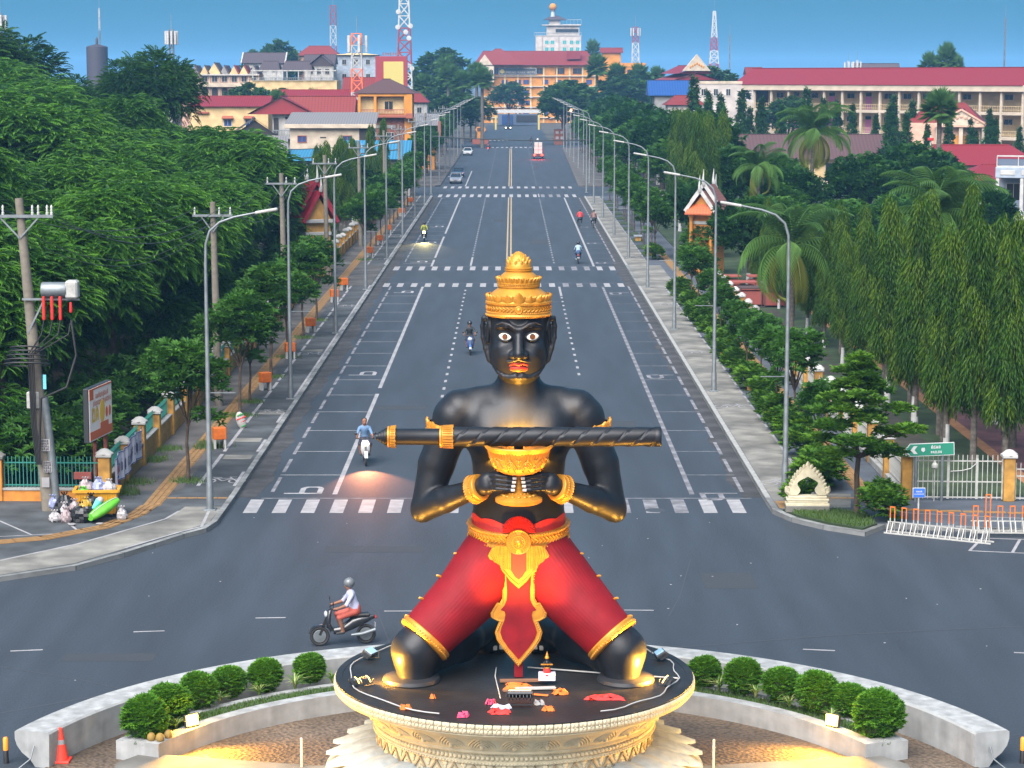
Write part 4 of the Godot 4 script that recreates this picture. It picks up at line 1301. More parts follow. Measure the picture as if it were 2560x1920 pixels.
	for x in [-0.8, 2.5, 5.8]: slab(t, "column", V(x, 4.0, 0.7), V(0.6, 7.6, 0.6), M.wall_pale)
	slab(t, "porch", V(2.5, 3.4, 0.1), V(2.4, 6.0, 0.1), M.wall_orange)
	for q in [[54.0, -262, 14.0, 4.8, 2.2, "low hall with a maroon hipped roof behind the feathery coconut palm"], [43.5, -232, 7.0, 4.3, 1.6, "lower building with a maroon roof at the foot of the sugar palm"], [53.5, -236, 12.0, 4.2, 1.5, "maroon roofed annex right of the sugar palm"]]:
		t = house("maroon_roof_hall", q[5], V(q[0], 0, q[1]), 0.0, q[2], q[3], 8.0, W_wall())
		roof(t, -q[2] * 0.55, q[2] * 0.55, -8.8, 0.8, q[3], q[4], M.tin_red, 3.0)
		for k in 4: win(t, (k - 1.5) * q[2] * 0.2, q[3] - 1.0, 1.3, 0.7, M.white, M.glass_dark)
	t = house("blue_school", "pale blue two storey school block with balconies at the right edge", V(45.5, 0, -183), -0.32, 12.0, 0.2, 8.0, M.wall_blue, "school")
	m = Mb.new()
	m.box(V(0, 4.0, -5.2), V(12.0, 8.0, 5.0))
	part(t, "back_wall", m.mesh(M.wall_blue))
	for y in [3.6, 7.2]:
		slab(t, "floor_band", V(0, y, -1.2), V(12.2, 0.9, 3.2), M.wall_blue)
		for k in 7: slab(t, "relief_panel", V(-5.1 + k * 1.7, y, 0.41), V(1.2, 0.4, 0.06), M.white)
	railing(t, V(-6, 7.65, 0.2), V(6, 7.65, 0.2), 0.9, 1.6, M.white)
	slab(t, "roof_rail_panel", V(0, 8.05, 0.1), V(12.0, 0.55, 0.06), M.panel_blue)
	slab(t, "balcony_panel", V(0, 4.5, 0.1), V(12.0, 0.9, 0.06), M.panel_blue)
	for k in 7: slab(t, "column", V(-5.9 + k * 1.95, 3.6, 0.2), V(0.3, 7.2, 0.3), M.white)
	for k in 6:
		for y in [1.6, 5.4]: win(t, -4.9 + k * 1.95, y, 1.2, 1.6, M.white, M.glass_dark, -2.69)
	slab(t, "roof_house", V(1.5, 8.7, -5.0), V(7.0, 1.6, 3.0), M.wall_pale)
	m = Mb.new()
	slab(t, "window_grille", V(-6.6, 4.3, -1.0), V(1.8, 1.6, 0.3), M.white)
	t = house("white_townhouse", "white town house with a flat roof left of the school", V(36.5, 0, -402), 0.0, 8.5, 13.6, 8.0, W_wall(), "house")
	for k in 3: win(t, -2.5 + k * 2.2, 12.2, 0.8, 1.2, M.white, M.glass_dark)
	slab(t, "parapet", V(0, 13.9, 0), V(8.8, 0.5, 0.3), M.wall_pale)
	t = house("blue_shed", "shed with a vivid blue corrugated front and roof", V(30.3, 0, -430), 0.0, 6.4, 11.5, 7.0, M.wall_grey)
	roof(t, -4.4, 3.6, -9.0, 0.6, 11.4, 2.8, M.tin_navy)
	t = house("red_roof_cottage", "small white house with an orange red hipped roof before the blue shed", V(30.0, 0, -392), 0.0, 6.0, 10.2, 6.0, W_wall(), "house")
	roof(t, -3.6, 3.6, -6.6, 0.6, 10.1, 1.6, M.tile_red, 2.0)
	t = house("temple_hall", "temple with a carved gold gable and tiered red roofs on the right skyline", V(40.5, 0, -500), 0.25, 9.0, 14.5, 12.0, W_wall(), "temple")
	roof(t, -5.4, 5.4, -13.0, 1.0, 14.2, 1.6, M.tin_red, 0.0, true)
	roof(t, -4.2, 4.2, -12.0, 0.5, 15.6, 1.8, M.tin_red, 0.0, true)
	m = Mb.new()
	m.prism(PackedVector2Array([W2(-3.2, 16.2), W2(3.2, 16.2), W2(0, 19.8)]), 0.3, 0.9)
	part(t, "gable", m.mesh(M.wall_pale))
	m = Mb.new()
	for k in 7: m.ball(V((k - 3) * 0.5, 16.9 + 0.9 * (1.0 - absf(k - 3.0) / 3.5), 0.9), V(0.25, 0.3, 0.1), 7, 5)
	part(t, "carving", m.mesh(M.wall_orange))
	for q in [[97.0, -600, 11.0, 15.0, 3.4, "tile_dark", "house with a dark roof and white ridge horns above the school roof"], [104.0, -520, 8.0, 14.6, 1.4, "tile_dark", "small dark roof at the right end of the skyline"], [118.0, -560, 5.0, 15.0, 2.2, "tile_red", "little red gabled house top right of the tall sugar palms"], [60.0, -560, 4.0, 15.4, 1.8, "tile_red", "little red gable above the school roof's left end"], [86.0, -650, 16.0, 15.6, 0.4, "wall_pale", "long flat pale roof line above the school roof"], [74.0, -640, 5.0, 16.4, 0.4, "wall_cream", "cream stair head above the school roof's middle"], [27.0, -660, 12.0, 9.0, 0.5, "tin_grey", "grey clad building right of the hotel's lower floors"]]:
		t = house("skyline_house", q[6], V(q[0], 0, q[1]), 0.0, q[2], q[3], 7.0, W_wall(), "house")
		roof(t, -q[2] * 0.55, q[2] * 0.55, -7.5, 0.5, q[3], q[4], M[q[5]])
		for k in 2: win(t, (k - 0.5) * q[2] * 0.4, q[3] - 1.3, 1.0, 1.1, M.white, M.glass_dark)
func towers() -> void:
	var lat := func(called: String, label: String, P: Vector3, h: float, w0: float, w1: float, n: int, cols: Array, ants: int):
		var t := thing(called, label, "radio mast", P)
		for s in n:
			var m := Mb.new()
			var y0 := h * s / n
			var y1 := h * (s + 1) / n
			var a := lerpf(w0, w1, float(s) / n) * 0.5
			var b := lerpf(w0, w1, float(s + 1) / n) * 0.5
			var th := maxf(0.09, w0 * 0.05)
			for c in 4:
				var d0: Array = [[1, 1], [1, -1], [-1, -1], [-1, 1]][c]
				var d1: Array = [[1, -1], [-1, -1], [-1, 1], [1, 1]][c]
				m.bar(V(d0[0] * a, y0, d0[1] * a), V(d0[0] * b, y1, d0[1] * b), th * 1.3)
				m.bar(V(d0[0] * a, y0, d0[1] * a), V(d1[0] * b, y1, d1[1] * b), th)
				m.bar(V(d1[0] * a, y0, d1[1] * a), V(d0[0] * b, y1, d0[1] * b), th)
				m.bar(V(d0[0] * b, y1, d0[1] * b), V(d1[0] * b, y1, d1[1] * b), th)
			part(t, "section", m.mesh(cols[s * cols.size() / n]))
		for i in ants:
			var m := Mb.new()
			var a := TAU * i / ants
			m.cbox(V(cos(a) * (w1 * 0.5 + 0.7), h - 1.6, sin(a) * (w1 * 0.5 + 0.7)), V(0.4, 2.6, 0.4), 0.05)
			m.bar(V(0, h - 1.6, 0), V(cos(a) * (w1 * 0.5 + 0.7), h - 1.6, sin(a) * (w1 * 0.5 + 0.7)), 0.08)
			part(t, "antenna", m.mesh(M.white))
		var m := Mb.new()
		m.bar(V(0, h, 0), V(0, h + h * 0.12, 0), 0.08)
		part(t, "spike", m.mesh(M.steel))
		return t
	var r: Material = mat("mast_red", lin(0.42, 0.05, 0.07), 0.6)
	var o: Material = mat("mast_orange", lin(0.55, 0.12, 0.04), 0.6)
	var w: Material = M.white
	var g: Material = mat("mast_grey", lin(0.10, 0.11, 0.12), 0.6)
	lat.call("lattice_mast", "orange and white lattice mast with panel antennas over the red roofs", V(-23.8, 0, -348), 21.5, 1.9, 1.5, 12, [o, w, o, w, o, w, o], 5)
	var t: Node3D = lat.call("lattice_mast", "tall red and white lattice tower with drum dishes beside the red billboard", V(-27.0, 0, -570), 42.0, 4.6, 1.8, 14, [r, w, r, w, r], 0)
	for q in [[1.6, 27.5], [-1.6, 27.2], [1.2, 24.5], [-1.4, 31.0], [1.9, 17.0], [-2.0, 16.6], [0.4, 26.0]]:
		var m := Mb.new()
		m.at(V(q[0], q[1], 1.4), Basis(Vector3.RIGHT, PI / 2)).lathe([W2(0, -0.25), W2(0.55, -0.25), W2(0.62, 0.25), W2(0, 0.3)], 12)
		part(t, "dish", m.mesh(w))
	lat.call("lattice_mast", "slim pink and white lattice mast above the red roofed apartment block", V(-53.5, 0, -680), 36.0, 1.9, 1.7, 12, [w, r, w, r, w, r], 0)
	lat.call("lattice_mast", "red and white lattice mast with panels at the hotel's right end", V(40.5, 0, -745), 31.0, 3.6, 1.6, 12, [r, r, w, w, r], 6)
	lat.call("lattice_mast", "pale striped pyramid mast on the right horizon", V(113.0, 0, -1270), 51.0, 7.5, 1.2, 14, [r, w, r, w, r, w, w], 0)
	lat.call("antenna_pole", "dark antenna mast with a crown of white panels behind the row houses", V(-66.0, 0, -440), 24.0, 0.9, 0.8, 12, [g], 9)
	lat.call("antenna_pole", "dark antenna mast with white panels in the top left corner", V(-90.5, 0, -402), 26.0, 0.7, 0.6, 10, [g], 5)
	lat.call("thin_mast", "thin white whip mast on the left skyline", V(-147.0, 0, -810), 39.0, 0.55, 0.45, 10, [g, w, g, w], 0)
	lat.call("thin_mast", "thin dark whip mast right of the striped pyramid mast", V(71.0, 0, -740), 28.5, 0.5, 0.3, 10, [g], 0)
	lat.call("thin_mast", "faint thin mast near the right edge of the sky", V(178.0, 0, -820), 36.0, 0.6, 0.4, 10, [g], 0)
	lat.call("antenna_pole", "left one of two small antenna poles above the school roof", V(89.0, 0, -600), 19.0, 0.6, 0.5, 8, [w], 4)
	lat.call("antenna_pole", "right one of two small antenna poles above the school roof", V(91.3, 0, -600), 19.2, 0.6, 0.5, 8, [w], 4)
	t = thing("far_lamp", "glowing orange lamp on a pole by the far junction", "street lamp", V(12.5, 0, -480))
	var m := Mb.new()
	m.bar(V(0, 0, 0), V(0, 7.6, 0), 0.16)
	part(t, "pole", m.mesh(M.pole_concrete))
	m = Mb.new()
	m.ball(V(0, 7.85, 0), V(0.24, 0.24, 0.24), 10, 7)
	part(t, "lamp_globe", m.mesh(mat("far_glow", lin(1, 0.6, 0.25), 0.5, {"emit": Color(1.0, 0.55, 0.2), "energy": 8.0})))
	var ol := OmniLight3D.new()
	ol.name = "lamp_light"
	t.add_child(ol)
	ol.position = V(0, 7.85, 0)
	ol.light_color = Color(1.0, 0.6, 0.25)
	ol.light_energy = 6.0
	ol.omni_range = 40.0
	ol.light_size = 0.2
	ol.shadow_enabled = true
	for q in [[33.0, -160.0, 6.4, "white slim mast with a yellow collar in the garden"], [22.6, -185.0, 5.2, "floodlight mast with two white boxes in the garden"], [43.0, -232.0, 9.0, "thin flag mast with a small red and blue flag before the maroon roofs"], [29.0, -150.0, 3.6, "small solar lamp among the garden trees"]]:
		t = thing("garden_mast", q[3], "mast", V(q[0], 0, q[1]))
		m = Mb.new()
		m.bar(Vector3.ZERO, V(0, q[2], 0), 0.12)
		part(t, "pole", m.mesh(M.white))
		m = Mb.new()
		m.cbox(V(0, q[2] - 0.4, 0.1), V(0.6, 0.3, 0.3), 0.04)
		part(t, "lamp_box" if q[2] < 8 else "flag", m.mesh(M.white if q[2] < 8 else M.sign_red))

var leaf_tints := {}
func leaf(m: Mb, base: Vector3, dir: Vector3, up: Vector3, ln: float, wd: float, fold := 0.25) -> void:
	var s := dir.cross(up).normalized()
	var u := s.cross(dir).normalized()
	var mid := base + dir * ln * 0.45
	var tip := base + dir * ln - u * ln * 0.12
	var l := mid + s * wd * 0.5 + u * wd * fold
	var r := mid - s * wd * 0.5 + u * wd * fold
	m.tri_out(base, tip, l, u)
	m.tri_out(base, r, tip, u)
func pinnate(len: float, pairs: int, ll: float, lw: float, droop: float, col: Color) -> Mesh:
	var m := Mb.new()
	m.col = col
	var p := Vector3.ZERO
	var d := V(0, 0.25, 1).normalized()
	for i in pairs:
		var t := (i + 1.0) / pairs
		d = (d + V(0, -droop / pairs, 0)).normalized()
		p += d * len / pairs
		var sc := sin(PI * (0.2 + 0.72 * t)) * 0.6 + 0.4
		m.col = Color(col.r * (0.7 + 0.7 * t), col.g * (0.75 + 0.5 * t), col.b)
		for sg in [-1.0, 1.0]:
			var dd := (V(sg * 0.8, -0.12, 0) + d * 0.75).normalized()
			leaf(m, p, dd, Vector3.UP, ll * sc, lw * sc)
	leaf(m, p, d, Vector3.UP, ll, lw)
	return m.mesh(M.leaf)
func cluster(n: int, ll: float, lw: float, spread: float, droop: float, col: Color, sd: int) -> Mesh:
	var m := Mb.new()
	rng.seed = sd
	for i in n:
		var a := TAU * i / n + rng.randf_range(-0.3, 0.3)
		var g := rng.randf_range(0.85, 1.15)
		m.col = Color(col.r * g, col.g * g, col.b * g)
		var el := rng.randf_range(-droop, 0.7)
		var d := V(cos(a) * spread, el, sin(a) * spread + 0.35).normalized()
		leaf(m, V(rng.randf_range(-0.03, 0.03), 0, rng.randf_range(-0.03, 0.03)), d, Vector3.UP, ll * rng.randf_range(0.75, 1.2), lw)
	return m.mesh(M.leaf)
func hanging(len: float, n: int, ll: float, lw: float, col: Color) -> Mesh:
	var m := Mb.new()
	rng.seed = 5
	for i in n:
		var t := float(i) / n
		var a := i * 2.4
		m.col = col * rng.randf_range(0.85, 1.15)
		var d := V(cos(a) * 0.55, -0.9, sin(a) * 0.55 + 0.2).normalized()
		leaf(m, V(0, -t * len, 0.1 * sin(t * 3.0)), d, V(cos(a), 0.5, sin(a)), ll, lw)
	return m.mesh(M.leaf)
func crown_mesh(lobes: Array, sprays: Array, count: int, sd: int, upbias := 0.25, smin := 0.8, smax := 1.2, inner := 0.6, hang := false) -> ArrayMesh:
	var st := st_new()
	rng.seed = sd
	var acc := []
	var tot := 0.0
	for l in lobes:
		var r: Vector3 = l[1]
		tot += pow(r.x * r.y * r.z, 0.667)
		acc.append(tot)
	for i in count:
		var q := rng.randf() * tot
		var k := 0
		while acc[k] < q: k += 1
		var c: Vector3 = lobes[k][0]
		var r: Vector3 = lobes[k][1]
		var d := V(rng.randfn(), rng.randfn() + upbias, rng.randfn()).normalized()
		if d.y < -0.35 and rng.randf() < 0.6: d.y = -d.y
		var f := 1.0 - pow(rng.randf(), 2.2) * inner
		var p := c + d * r * f
		var o := V(d.x, 0, d.z)
		o = o.normalized() if o.length() > 0.05 else V(cos(i), 0, sin(i))
		var b: Basis
		if hang:
			b = Basis(Vector3.UP, atan2(o.x, o.z) + rng.randf_range(-0.8, 0.8)) * Basis(Vector3.RIGHT, rng.randf_range(-0.25, 0.1))
		else:
			b = Basis(Vector3.UP, atan2(o.x, o.z) + rng.randf_range(-1.3, 1.3)) * Basis(Vector3.RIGHT, lerpf(0.35, -0.7, clampf(d.y * 0.5 + 0.5, 0, 1)) + rng.randf_range(-0.25, 0.25)) * Basis(V(0, 0, 1), rng.randf_range(-0.3, 0.3))
		var s := rng.randf_range(smin, smax)
		var tone: int = (int(lobes[k][2]) if lobes[k].size() > 2 else 0) + (1 if rng.randf() < 0.3 else 0)
		st.append_from(sprays[tone % sprays.size()], 0, Transform3D(b.scaled_local(V(s, s, s)), p))
	return st_done(st, M.leaf)
func make_tree(called: String, label: String, cat: String, group: String, crown: Mesh, lobes: Array, fork: float, r0: float, bark := "bark", white := 0.0) -> Node3D:
	var t := thing(called, label, cat, Vector3.ZERO, 0.0, group)
	var m := Mb.new()
	var top := V(0.04, fork, 0.03)
	m.tube([V(0, -0.1, 0), V(0.02, fork * 0.3, -0.02), V(-0.02, fork * 0.65, 0.03), top], [r0 * 1.35, r0, r0 * 0.9, r0 * 0.8], 8)
	for i in mini(lobes.size(), 9):
		var c: Vector3 = lobes[i][0]
		var mid := top.lerp(c, 0.5) + V(0, (c.y - fork) * 0.12, 0)
		m.tube([top - V(0, fork * 0.08, 0), mid, c], [r0 * 0.55, r0 * 0.36, r0 * 0.12], 5)
	part(t, "trunk", m.mesh(M[bark]))
	if white > 0.0:
		m = Mb.new()
		m.lathe([W2(r0 * 1.42, 0.0), W2(r0 * 1.28, white * 0.5), W2(r0 * 1.2, white)], 8)
		part(t, "whitewash", m.mesh(M.white))
	part(t, "crown", crown)
	return t
func lobes_round(n: int, c: Vector3, r: Vector3, lr: Vector3, sd: int) -> Array:
	var a := []
	rng.seed = sd
	for i in n:
		var y := 1.0 - 1.55 * (i + 0.5) / n
		var ph := i * 2.39996
		var q := sqrt(maxf(0.0, 1.0 - y * y))
		a.append([c + V(cos(ph) * q * r.x, y * r.y, sin(ph) * q * r.z) * rng.randf_range(0.85, 1.1), lr * rng.randf_range(0.75, 1.25), rng.randi() % 3])
	return a
func palm(called: String, label: String, cat: String, group: String, h: float, r: float, fan: bool, nf: int, fl: float, lean := 0.0, sd := 1) -> Node3D:
	var t := thing(called, label, cat, Vector3.ZERO, 0.0, group)
	var m := Mb.new()
	var pa := []
	var ra := []
	for i in 17:
		var f := i / 16.0
		pa.append(V(lean * f * f, h * f, 0))
		ra.append(r * (1.25 - 0.35 * f) * (1.0 + 0.05 * (i % 2)))
	m.tube(pa, ra, 9)
	part(t, "trunk", m.mesh(M.bark_grey))
	rng.seed = sd
	mat("palm_dry", lin(0.16, 0.10, 0.04), 0.8)
	var kinds := []
	for k in 3:
		m = Mb.new()
		var g := [Color(0.0513, 0.125, 0.0323), Color(0.0807, 0.17, 0.0368), Color(0.177, 0.206, 0.0368)][k] as Color
		m.col = g
		if fan:
			m.bar(Vector3.ZERO, V(0, 0, fl * 0.5), 0.05)
			for i in 22:
				var a := lerpf(-2.3, 2.3, i / 21.0)
				var d := V(sin(a), 0.12 * cos(a * 2.0), cos(a)).normalized()
				leaf(m, V(0, 0, fl * 0.5), d, Vector3.UP, fl * 0.55 * (0.75 + 0.25 * cos(a)), fl * 0.085, 0.3)
		else:
			var p := Vector3.ZERO
			var el := 0.9 - k * 0.35
			for i in 22:
				var f := i / 21.0
				var d := V(0, sin(el), cos(el))
				var pn := p + d * fl / 22.0
				m.bar(p, pn, 0.05 * (1.0 - f) + 0.012)
				el -= (0.055 + 0.05 * f) * (1.0 + 0.25 * k)
				p = pn
				if i < 2: continue
				var ll := fl * 0.24 * (sin(PI * (0.15 + 0.8 * f)) * 0.8 + 0.25)
				for sg in [-1.0, 1.0]:
					for e in 2:
						var dd := (V(sg * 0.85, -0.42 - 0.2 * k, 0.0) + d * (0.45 + 0.2 * e)).normalized()
						leaf(m, p - d * fl / 44.0 * e, dd, Vector3.UP, ll, 0.075, 0.2)
		kinds.append(m.mesh(M.leaf))
	var top := V(lean, h, 0)
	for i in nf:
		var a := i * 2.39996
		var f := float(i) / nf
		var pitch: float
		if fan: pitch = lerpf(-1.35, 0.75, f)
		else: pitch = lerpf(-0.55, 0.55, f)
		var kk := 0 if f < 0.4 else 1
		if f > 0.8: kk = 2
		if fan: kk = 0 if f < 0.7 else 1
		var b := Basis(Vector3.UP, a) * Basis(Vector3.RIGHT, pitch) * Basis(V(0, 0, 1), rng.randf_range(-0.4, 0.4))
		var s := rng.randf_range(0.85, 1.1)
		part(t, "frond", kinds[kk], top + V(0, 0.1 - f * 0.3, 0), b.scaled_local(V(s, s, s)))
	if not fan:
		m = Mb.new()
		for i in 7: m.ball(top + V(cos(i * 0.9) * 0.28, -0.35, sin(i * 0.9) * 0.28), V(0.13, 0.16, 0.13), 7, 5)
		mat("coconut_green", lin(0.12, 0.12, 0.03), 0.6)
		part(t, "coconuts", m.mesh(M.coconut_green))
		for i in 4:
			m = Mb.new()
			var a := i * 1.7
			m.tube([top, top + V(cos(a) * 0.35, -0.7, sin(a) * 0.35), top + V(cos(a) * 0.4, -1.6, sin(a) * 0.4)], [0.05, 0.09, 0.03], 4)
			part(t, "dry_frond", m.mesh(M.palm_dry))
	return t
func vegetation() -> void:
	var gA := [Color(0.02, 0.0707, 0.0083), Color(0.03, 0.1, 0.0108), Color(0.0499, 0.145, 0.0133)]
	var gD := [Color(0.0118, 0.047, 0.00976), Color(0.0176, 0.0645, 0.0118), Color(0.0274, 0.0832, 0.0137)]
	var gB := [Color(0.0254, 0.08, 0.0127), Color(0.0372, 0.11, 0.0157), Color(0.0538, 0.142, 0.0196)]
	var gP := [Color(0.0203, 0.0559, 0.00633), Color(0.0318, 0.0792, 0.00763), Color(0.0571, 0.105, 0.00886)]
	var gG := [Color(0.0215, 0.0628, 0.0176), Color(0.0314, 0.0832, 0.0215), Color(0.0411, 0.0976, 0.0235)]
	var pin := []
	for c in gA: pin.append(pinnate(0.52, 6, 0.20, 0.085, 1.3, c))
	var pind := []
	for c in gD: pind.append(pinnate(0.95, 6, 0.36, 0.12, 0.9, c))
	var clu := []
	for i in 3: clu.append(cluster(9, 0.30, 0.12, 1.0, 0.45, gB[i], 30 + i))
	var clud := []
	for i in 3: clud.append(cluster(9, 0.36, 0.15, 1.0, 0.5, gD[i], 40 + i))
	var cluf := []
	for i in 3: cluf.append(cluster(7, 0.75, 0.42, 1.0, 0.4, gG[i], 45 + i))
	var han := []
	for c in gP: han.append(hanging(0.75, 12, 0.26, 0.062, c))
	var fin := []
	for i in 3: fin.append(cluster(11, 0.16, 0.07, 1.2, 0.1, [Color(0.0441, 0.118, 0.0118), Color(0.0605, 0.147, 0.0137), Color(0.0832, 0.182, 0.0157)][i], 50 + i))
	var cyp := []
	for i in 3: cyp.append(cluster(8, 0.42, 0.14, 0.8, 0.9, [Color(0.0157, 0.0568, 0.0137), Color(0.0235, 0.0766, 0.0157), Color(0.0333, 0.0976, 0.0176)][i], 60 + i))
	var protos := []
	for k in 4:
		var lo := lobes_round(17, V(0, 6.0, 0), V(2.9, 2.3, 2.9), V(1.45, 1.0, 1.45), 100 + k)
		lo.append([V(-2.3, 3.0, 1.6), V(1.5, 1.0, 1.4), 0])
		lo.append([V(2.2, 2.9, 1.8), V(1.5, 1.0, 1.4), 1])
		lo.append([V(0.2, 2.4, 2.5), V(1.5, 1.0, 1.3), 1])
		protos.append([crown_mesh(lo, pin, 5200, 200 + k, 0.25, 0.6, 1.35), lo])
	var rows := [[-20.2, -85.0, 13, 7.4, "front row"], [-26.0, -88.5, 13, 8.6, "second row"], [-32.5, -97.0, 11, 9.2, "third row"], [-39.5, -118.0, 9, 10.0, "fourth row"], [-46.5, -150.0, 6, 10.0, "fifth row"]]
	var made := [null, null, null, null]
	rng.seed = 77
	for r in rows.size():
		for i in rows[r][2]:
			var z: float = rows[r][1] - i * rows[r][3]
			var x: float = rows[r][0] + rng.randf_range(-1.1, 1.1)
			var sc: float = rng.randf_range(0.80, 1.16) * [1.0, 1.08, 1.25, 1.42, 1.5][r] * (1.0 + maxf(0.0, (-z - 130.0) / 400.0))
			if z < -130: x -= 0.6
			var k: int = (i * 3 + r) % 4
			var lab := "leafy green park tree on the left, %s, %s from the street corner" % [rows[r][4], nth(i)]
			var tr := V(x, 0.05, z)
			var ang := rng.randf() * TAU
			if made[k] == null:
				made[k] = make_tree("park_tree", lab, "tree", "leafy trees in the left park", protos[k][0], protos[k][1], 2.9, 0.17)
				made[k].transform = Transform3D(Basis(Vector3.UP, ang).scaled_local(V(sc * 0.95, sc, sc * 0.95)), tr)
			else:
				dup(made[k], "park_tree", tr, ang, lab, V(sc, sc, sc))
	var lu := lobes_round(8, V(0, 1.1, 0), V(1.6, 0.8, 1.1), V(0.9, 0.8, 0.8), 9)
	var und: Node3D = null
	var um := crown_mesh(lu, clu, 420, 91, 0.3, 0.7, 1.1)
	for i in 22:
		var z := -82.0 - i * 5.2
		var lab := "shrub behind the yellow fence on the left, %s from the street corner" % nth(i)
		if und == null:
			und = make_tree("shrub", lab, "shrub", "shrubs behind the left fence", um, lu, 0.5, 0.05)
			und.position = V(-16.6, 0.05, z)
		else:
			dup(und, "shrub", V(-16.5 - (i % 3) * 0.5, 0.05, z), i * 1.3, lab, Vector3.ONE * (0.85 + 0.1 * (i % 4)))
	for i in 3:
		dup(und, "shrub", V(-18.5 - i * 3.0, 0.05, -81.5 - i), i * 2.0, "flowering shrub behind the green railing, %s from the corner pillar" % nth(i), Vector3.ONE * 1.3)
	var lw := lobes_round(24, V(0, 11.4, 0), V(6.0, 2.6, 6.0), V(2.5, 1.3, 2.5), 55)
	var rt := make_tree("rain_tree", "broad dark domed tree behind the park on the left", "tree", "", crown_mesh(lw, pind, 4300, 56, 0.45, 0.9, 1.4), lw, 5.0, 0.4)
	rt.position = V(-35.6, 0, -221.0)
	rt.scale = V(0.62, 1.12, 0.66)
	dup(rt, "rain_tree", V(-50.5, 0, -213.0), 2.2, "tall dark spreading tree at the left edge of the photo", V(0.9, 1.30, 0.95))
	dup(rt, "rain_tree", V(-58.5, 0, -232.0), 4.1, "dark tree behind the tall spreading tree at the left edge", V(0.8, 1.2, 0.8))
	dup(rt, "rain_tree", V(-46.5, 0, -238.0), 1.0, "lower dark tree between the left edge tree and the domed tree", V(0.6, 0.95, 0.6))
	dup(rt, "rain_tree", V(-31.6, 0, -212.0), 3.0, "dark tree on the right shoulder of the domed tree", V(0.34, 0.66, 0.36))
	dup(rt, "rain_tree", V(-42.5, 0, -196.0), 5.0, "low dark tree in front of the domed tree", V(0.6, 0.76, 0.6))
	var sp := []
	for k in 3:
		var lo := lobes_round(10, V(0, 4.0, 0), V(1.05, 1.0, 1.05), V(0.75, 0.62, 0.75), 120 + k)
		lo.append([V(0.9, 2.5, 0.3), V(0.55, 0.4, 0.5), 1])
		sp.append([crown_mesh(lo, clu, 520, 130 + k, 0.3, 0.75, 1.15, 0.75), lo])
	var smade := [null, null, null]
	var zl := [-81.9, -98.0, -102.3, -111.0, -119.0, -128.0, -137.2, -183.0, -190.5, -198.0, -205.5, -213.0, -220.5, -228.0, -235.5, -243.0, -250.5, -258.0, -265.5, -273.0]
	for i in zl.size():
		var k := (i * 2) % 3
		var lab := "young street tree on the left pavement, %s from the crossroads" % nth(i)
		var s := [0.97, 1.0, 0.82, 1.05, 0.9, 1.0, 0.95, 1.0][i % 8] as float
		var P := V(-12.0, 0.13, zl[i])
		if i == 2: P.x = -12.05
		if smade[k] == null:
			smade[k] = make_tree("street_tree", lab, "tree", "street trees on the left pavement", sp[k][0], sp[k][1], 2.3, 0.07)
			smade[k].transform = Transform3D(Basis(Vector3.UP, i * 1.1).scaled_local(V(s, s, s)), P)
		else:
			dup(smade[k], "street_tree", P, i * 1.1, lab, V(s, s, s))
	for i in 13:
		var s := 1.15 + 0.1 * (i % 3)
		dup(smade[i % 3], "street_tree", V(-13.2, 0.13, -316.0 - i * 11.5), i * 1.9, "street tree on the left pavement beyond the side street, %s from the junction" % nth(i), V(s, s, s))
	var zr := [-85.0, -94.0, -98.5, -107.0, -111.5, -118.0, -126.0, -134.0, -141.0, -149.0, -184.0, -192.0, -200.0, -208.0, -216.0, -224.0, -232.0, -240.0, -250.0, -260.0, -270.0]
	for i in zr.size():
		var s: float = [0.62, 0.78, 0.72, 0.66, 0.6, 0.58, 0.6][i % 7]
		if i > 9: s = 0.85 + 0.08 * (i % 3)
		var q := dup(smade[(i + 1) % 3], "sapling", V(11.75 + 0.2 * (i % 2), 0.13, zr[i]), i * 2.3, "slim young tree in the planting strip on the right, %s from the crossroads" % nth(i), V(s, s, s))
		q.set_meta("group", "young trees in the right planting strip")
	for i in 13:
		var s := 1.1 + 0.12 * (i % 3)
		dup(smade[i % 3], "street_tree", V(13.8, 0.13, -316.0 - i * 11.5), i * 1.3, "street tree on the right pavement beyond the side street, %s from the junction" % nth(i), V(s, s, s)).set_meta("group", "street trees on the far right pavement")
	var ll := []
	rng.seed = 8
	for i in 30:
		var f := i / 29.0
		var a := i * 2.39996
		var rr := (1.0 - pow(absf(f - 0.22) / 0.8, 1.5)) * 1.65 * rng.randf_range(0.45, 1.05)
		ll.append([V(cos(a) * rr, 2.15 + 3.25 * f, sin(a) * rr), V(0.72 - 0.3 * f, 0.17, 0.72 - 0.3 * f), i % 3])
	var te := make_tree("layered_tree", "umbrella-layered tree with tiny leaves on the right street corner", "tree", "", crown_mesh(ll, fin, 2600, 18, 0.5, 0.8, 1.3, 0.8), ll, 2.2, 0.10)
	te.position = V(11.75, 0.15, -75.3)
	var mp := []
	for k in 3:
		var lo := []
		for i in 26:
			var f := i / 25.0
			var a := i * 2.39996 + k
			var rr := (0.85 - 0.7 * pow(f, 1.6)) * 0.5
			lo.append([V(cos(a) * rr, 2.9 + 6.6 * f, sin(a) * rr), V(0.52 - 0.28 * f, 0.5, 0.52 - 0.28 * f) * rng.randf_range(0.7, 1.25), (i * 2 + k) % 3])
		mp.append([crown_mesh(lo, han, 760, 300 + k, 0.1, 0.85, 1.3, 0.5, true), lo])
	var mmade := [null, null, null]
	var n := 0
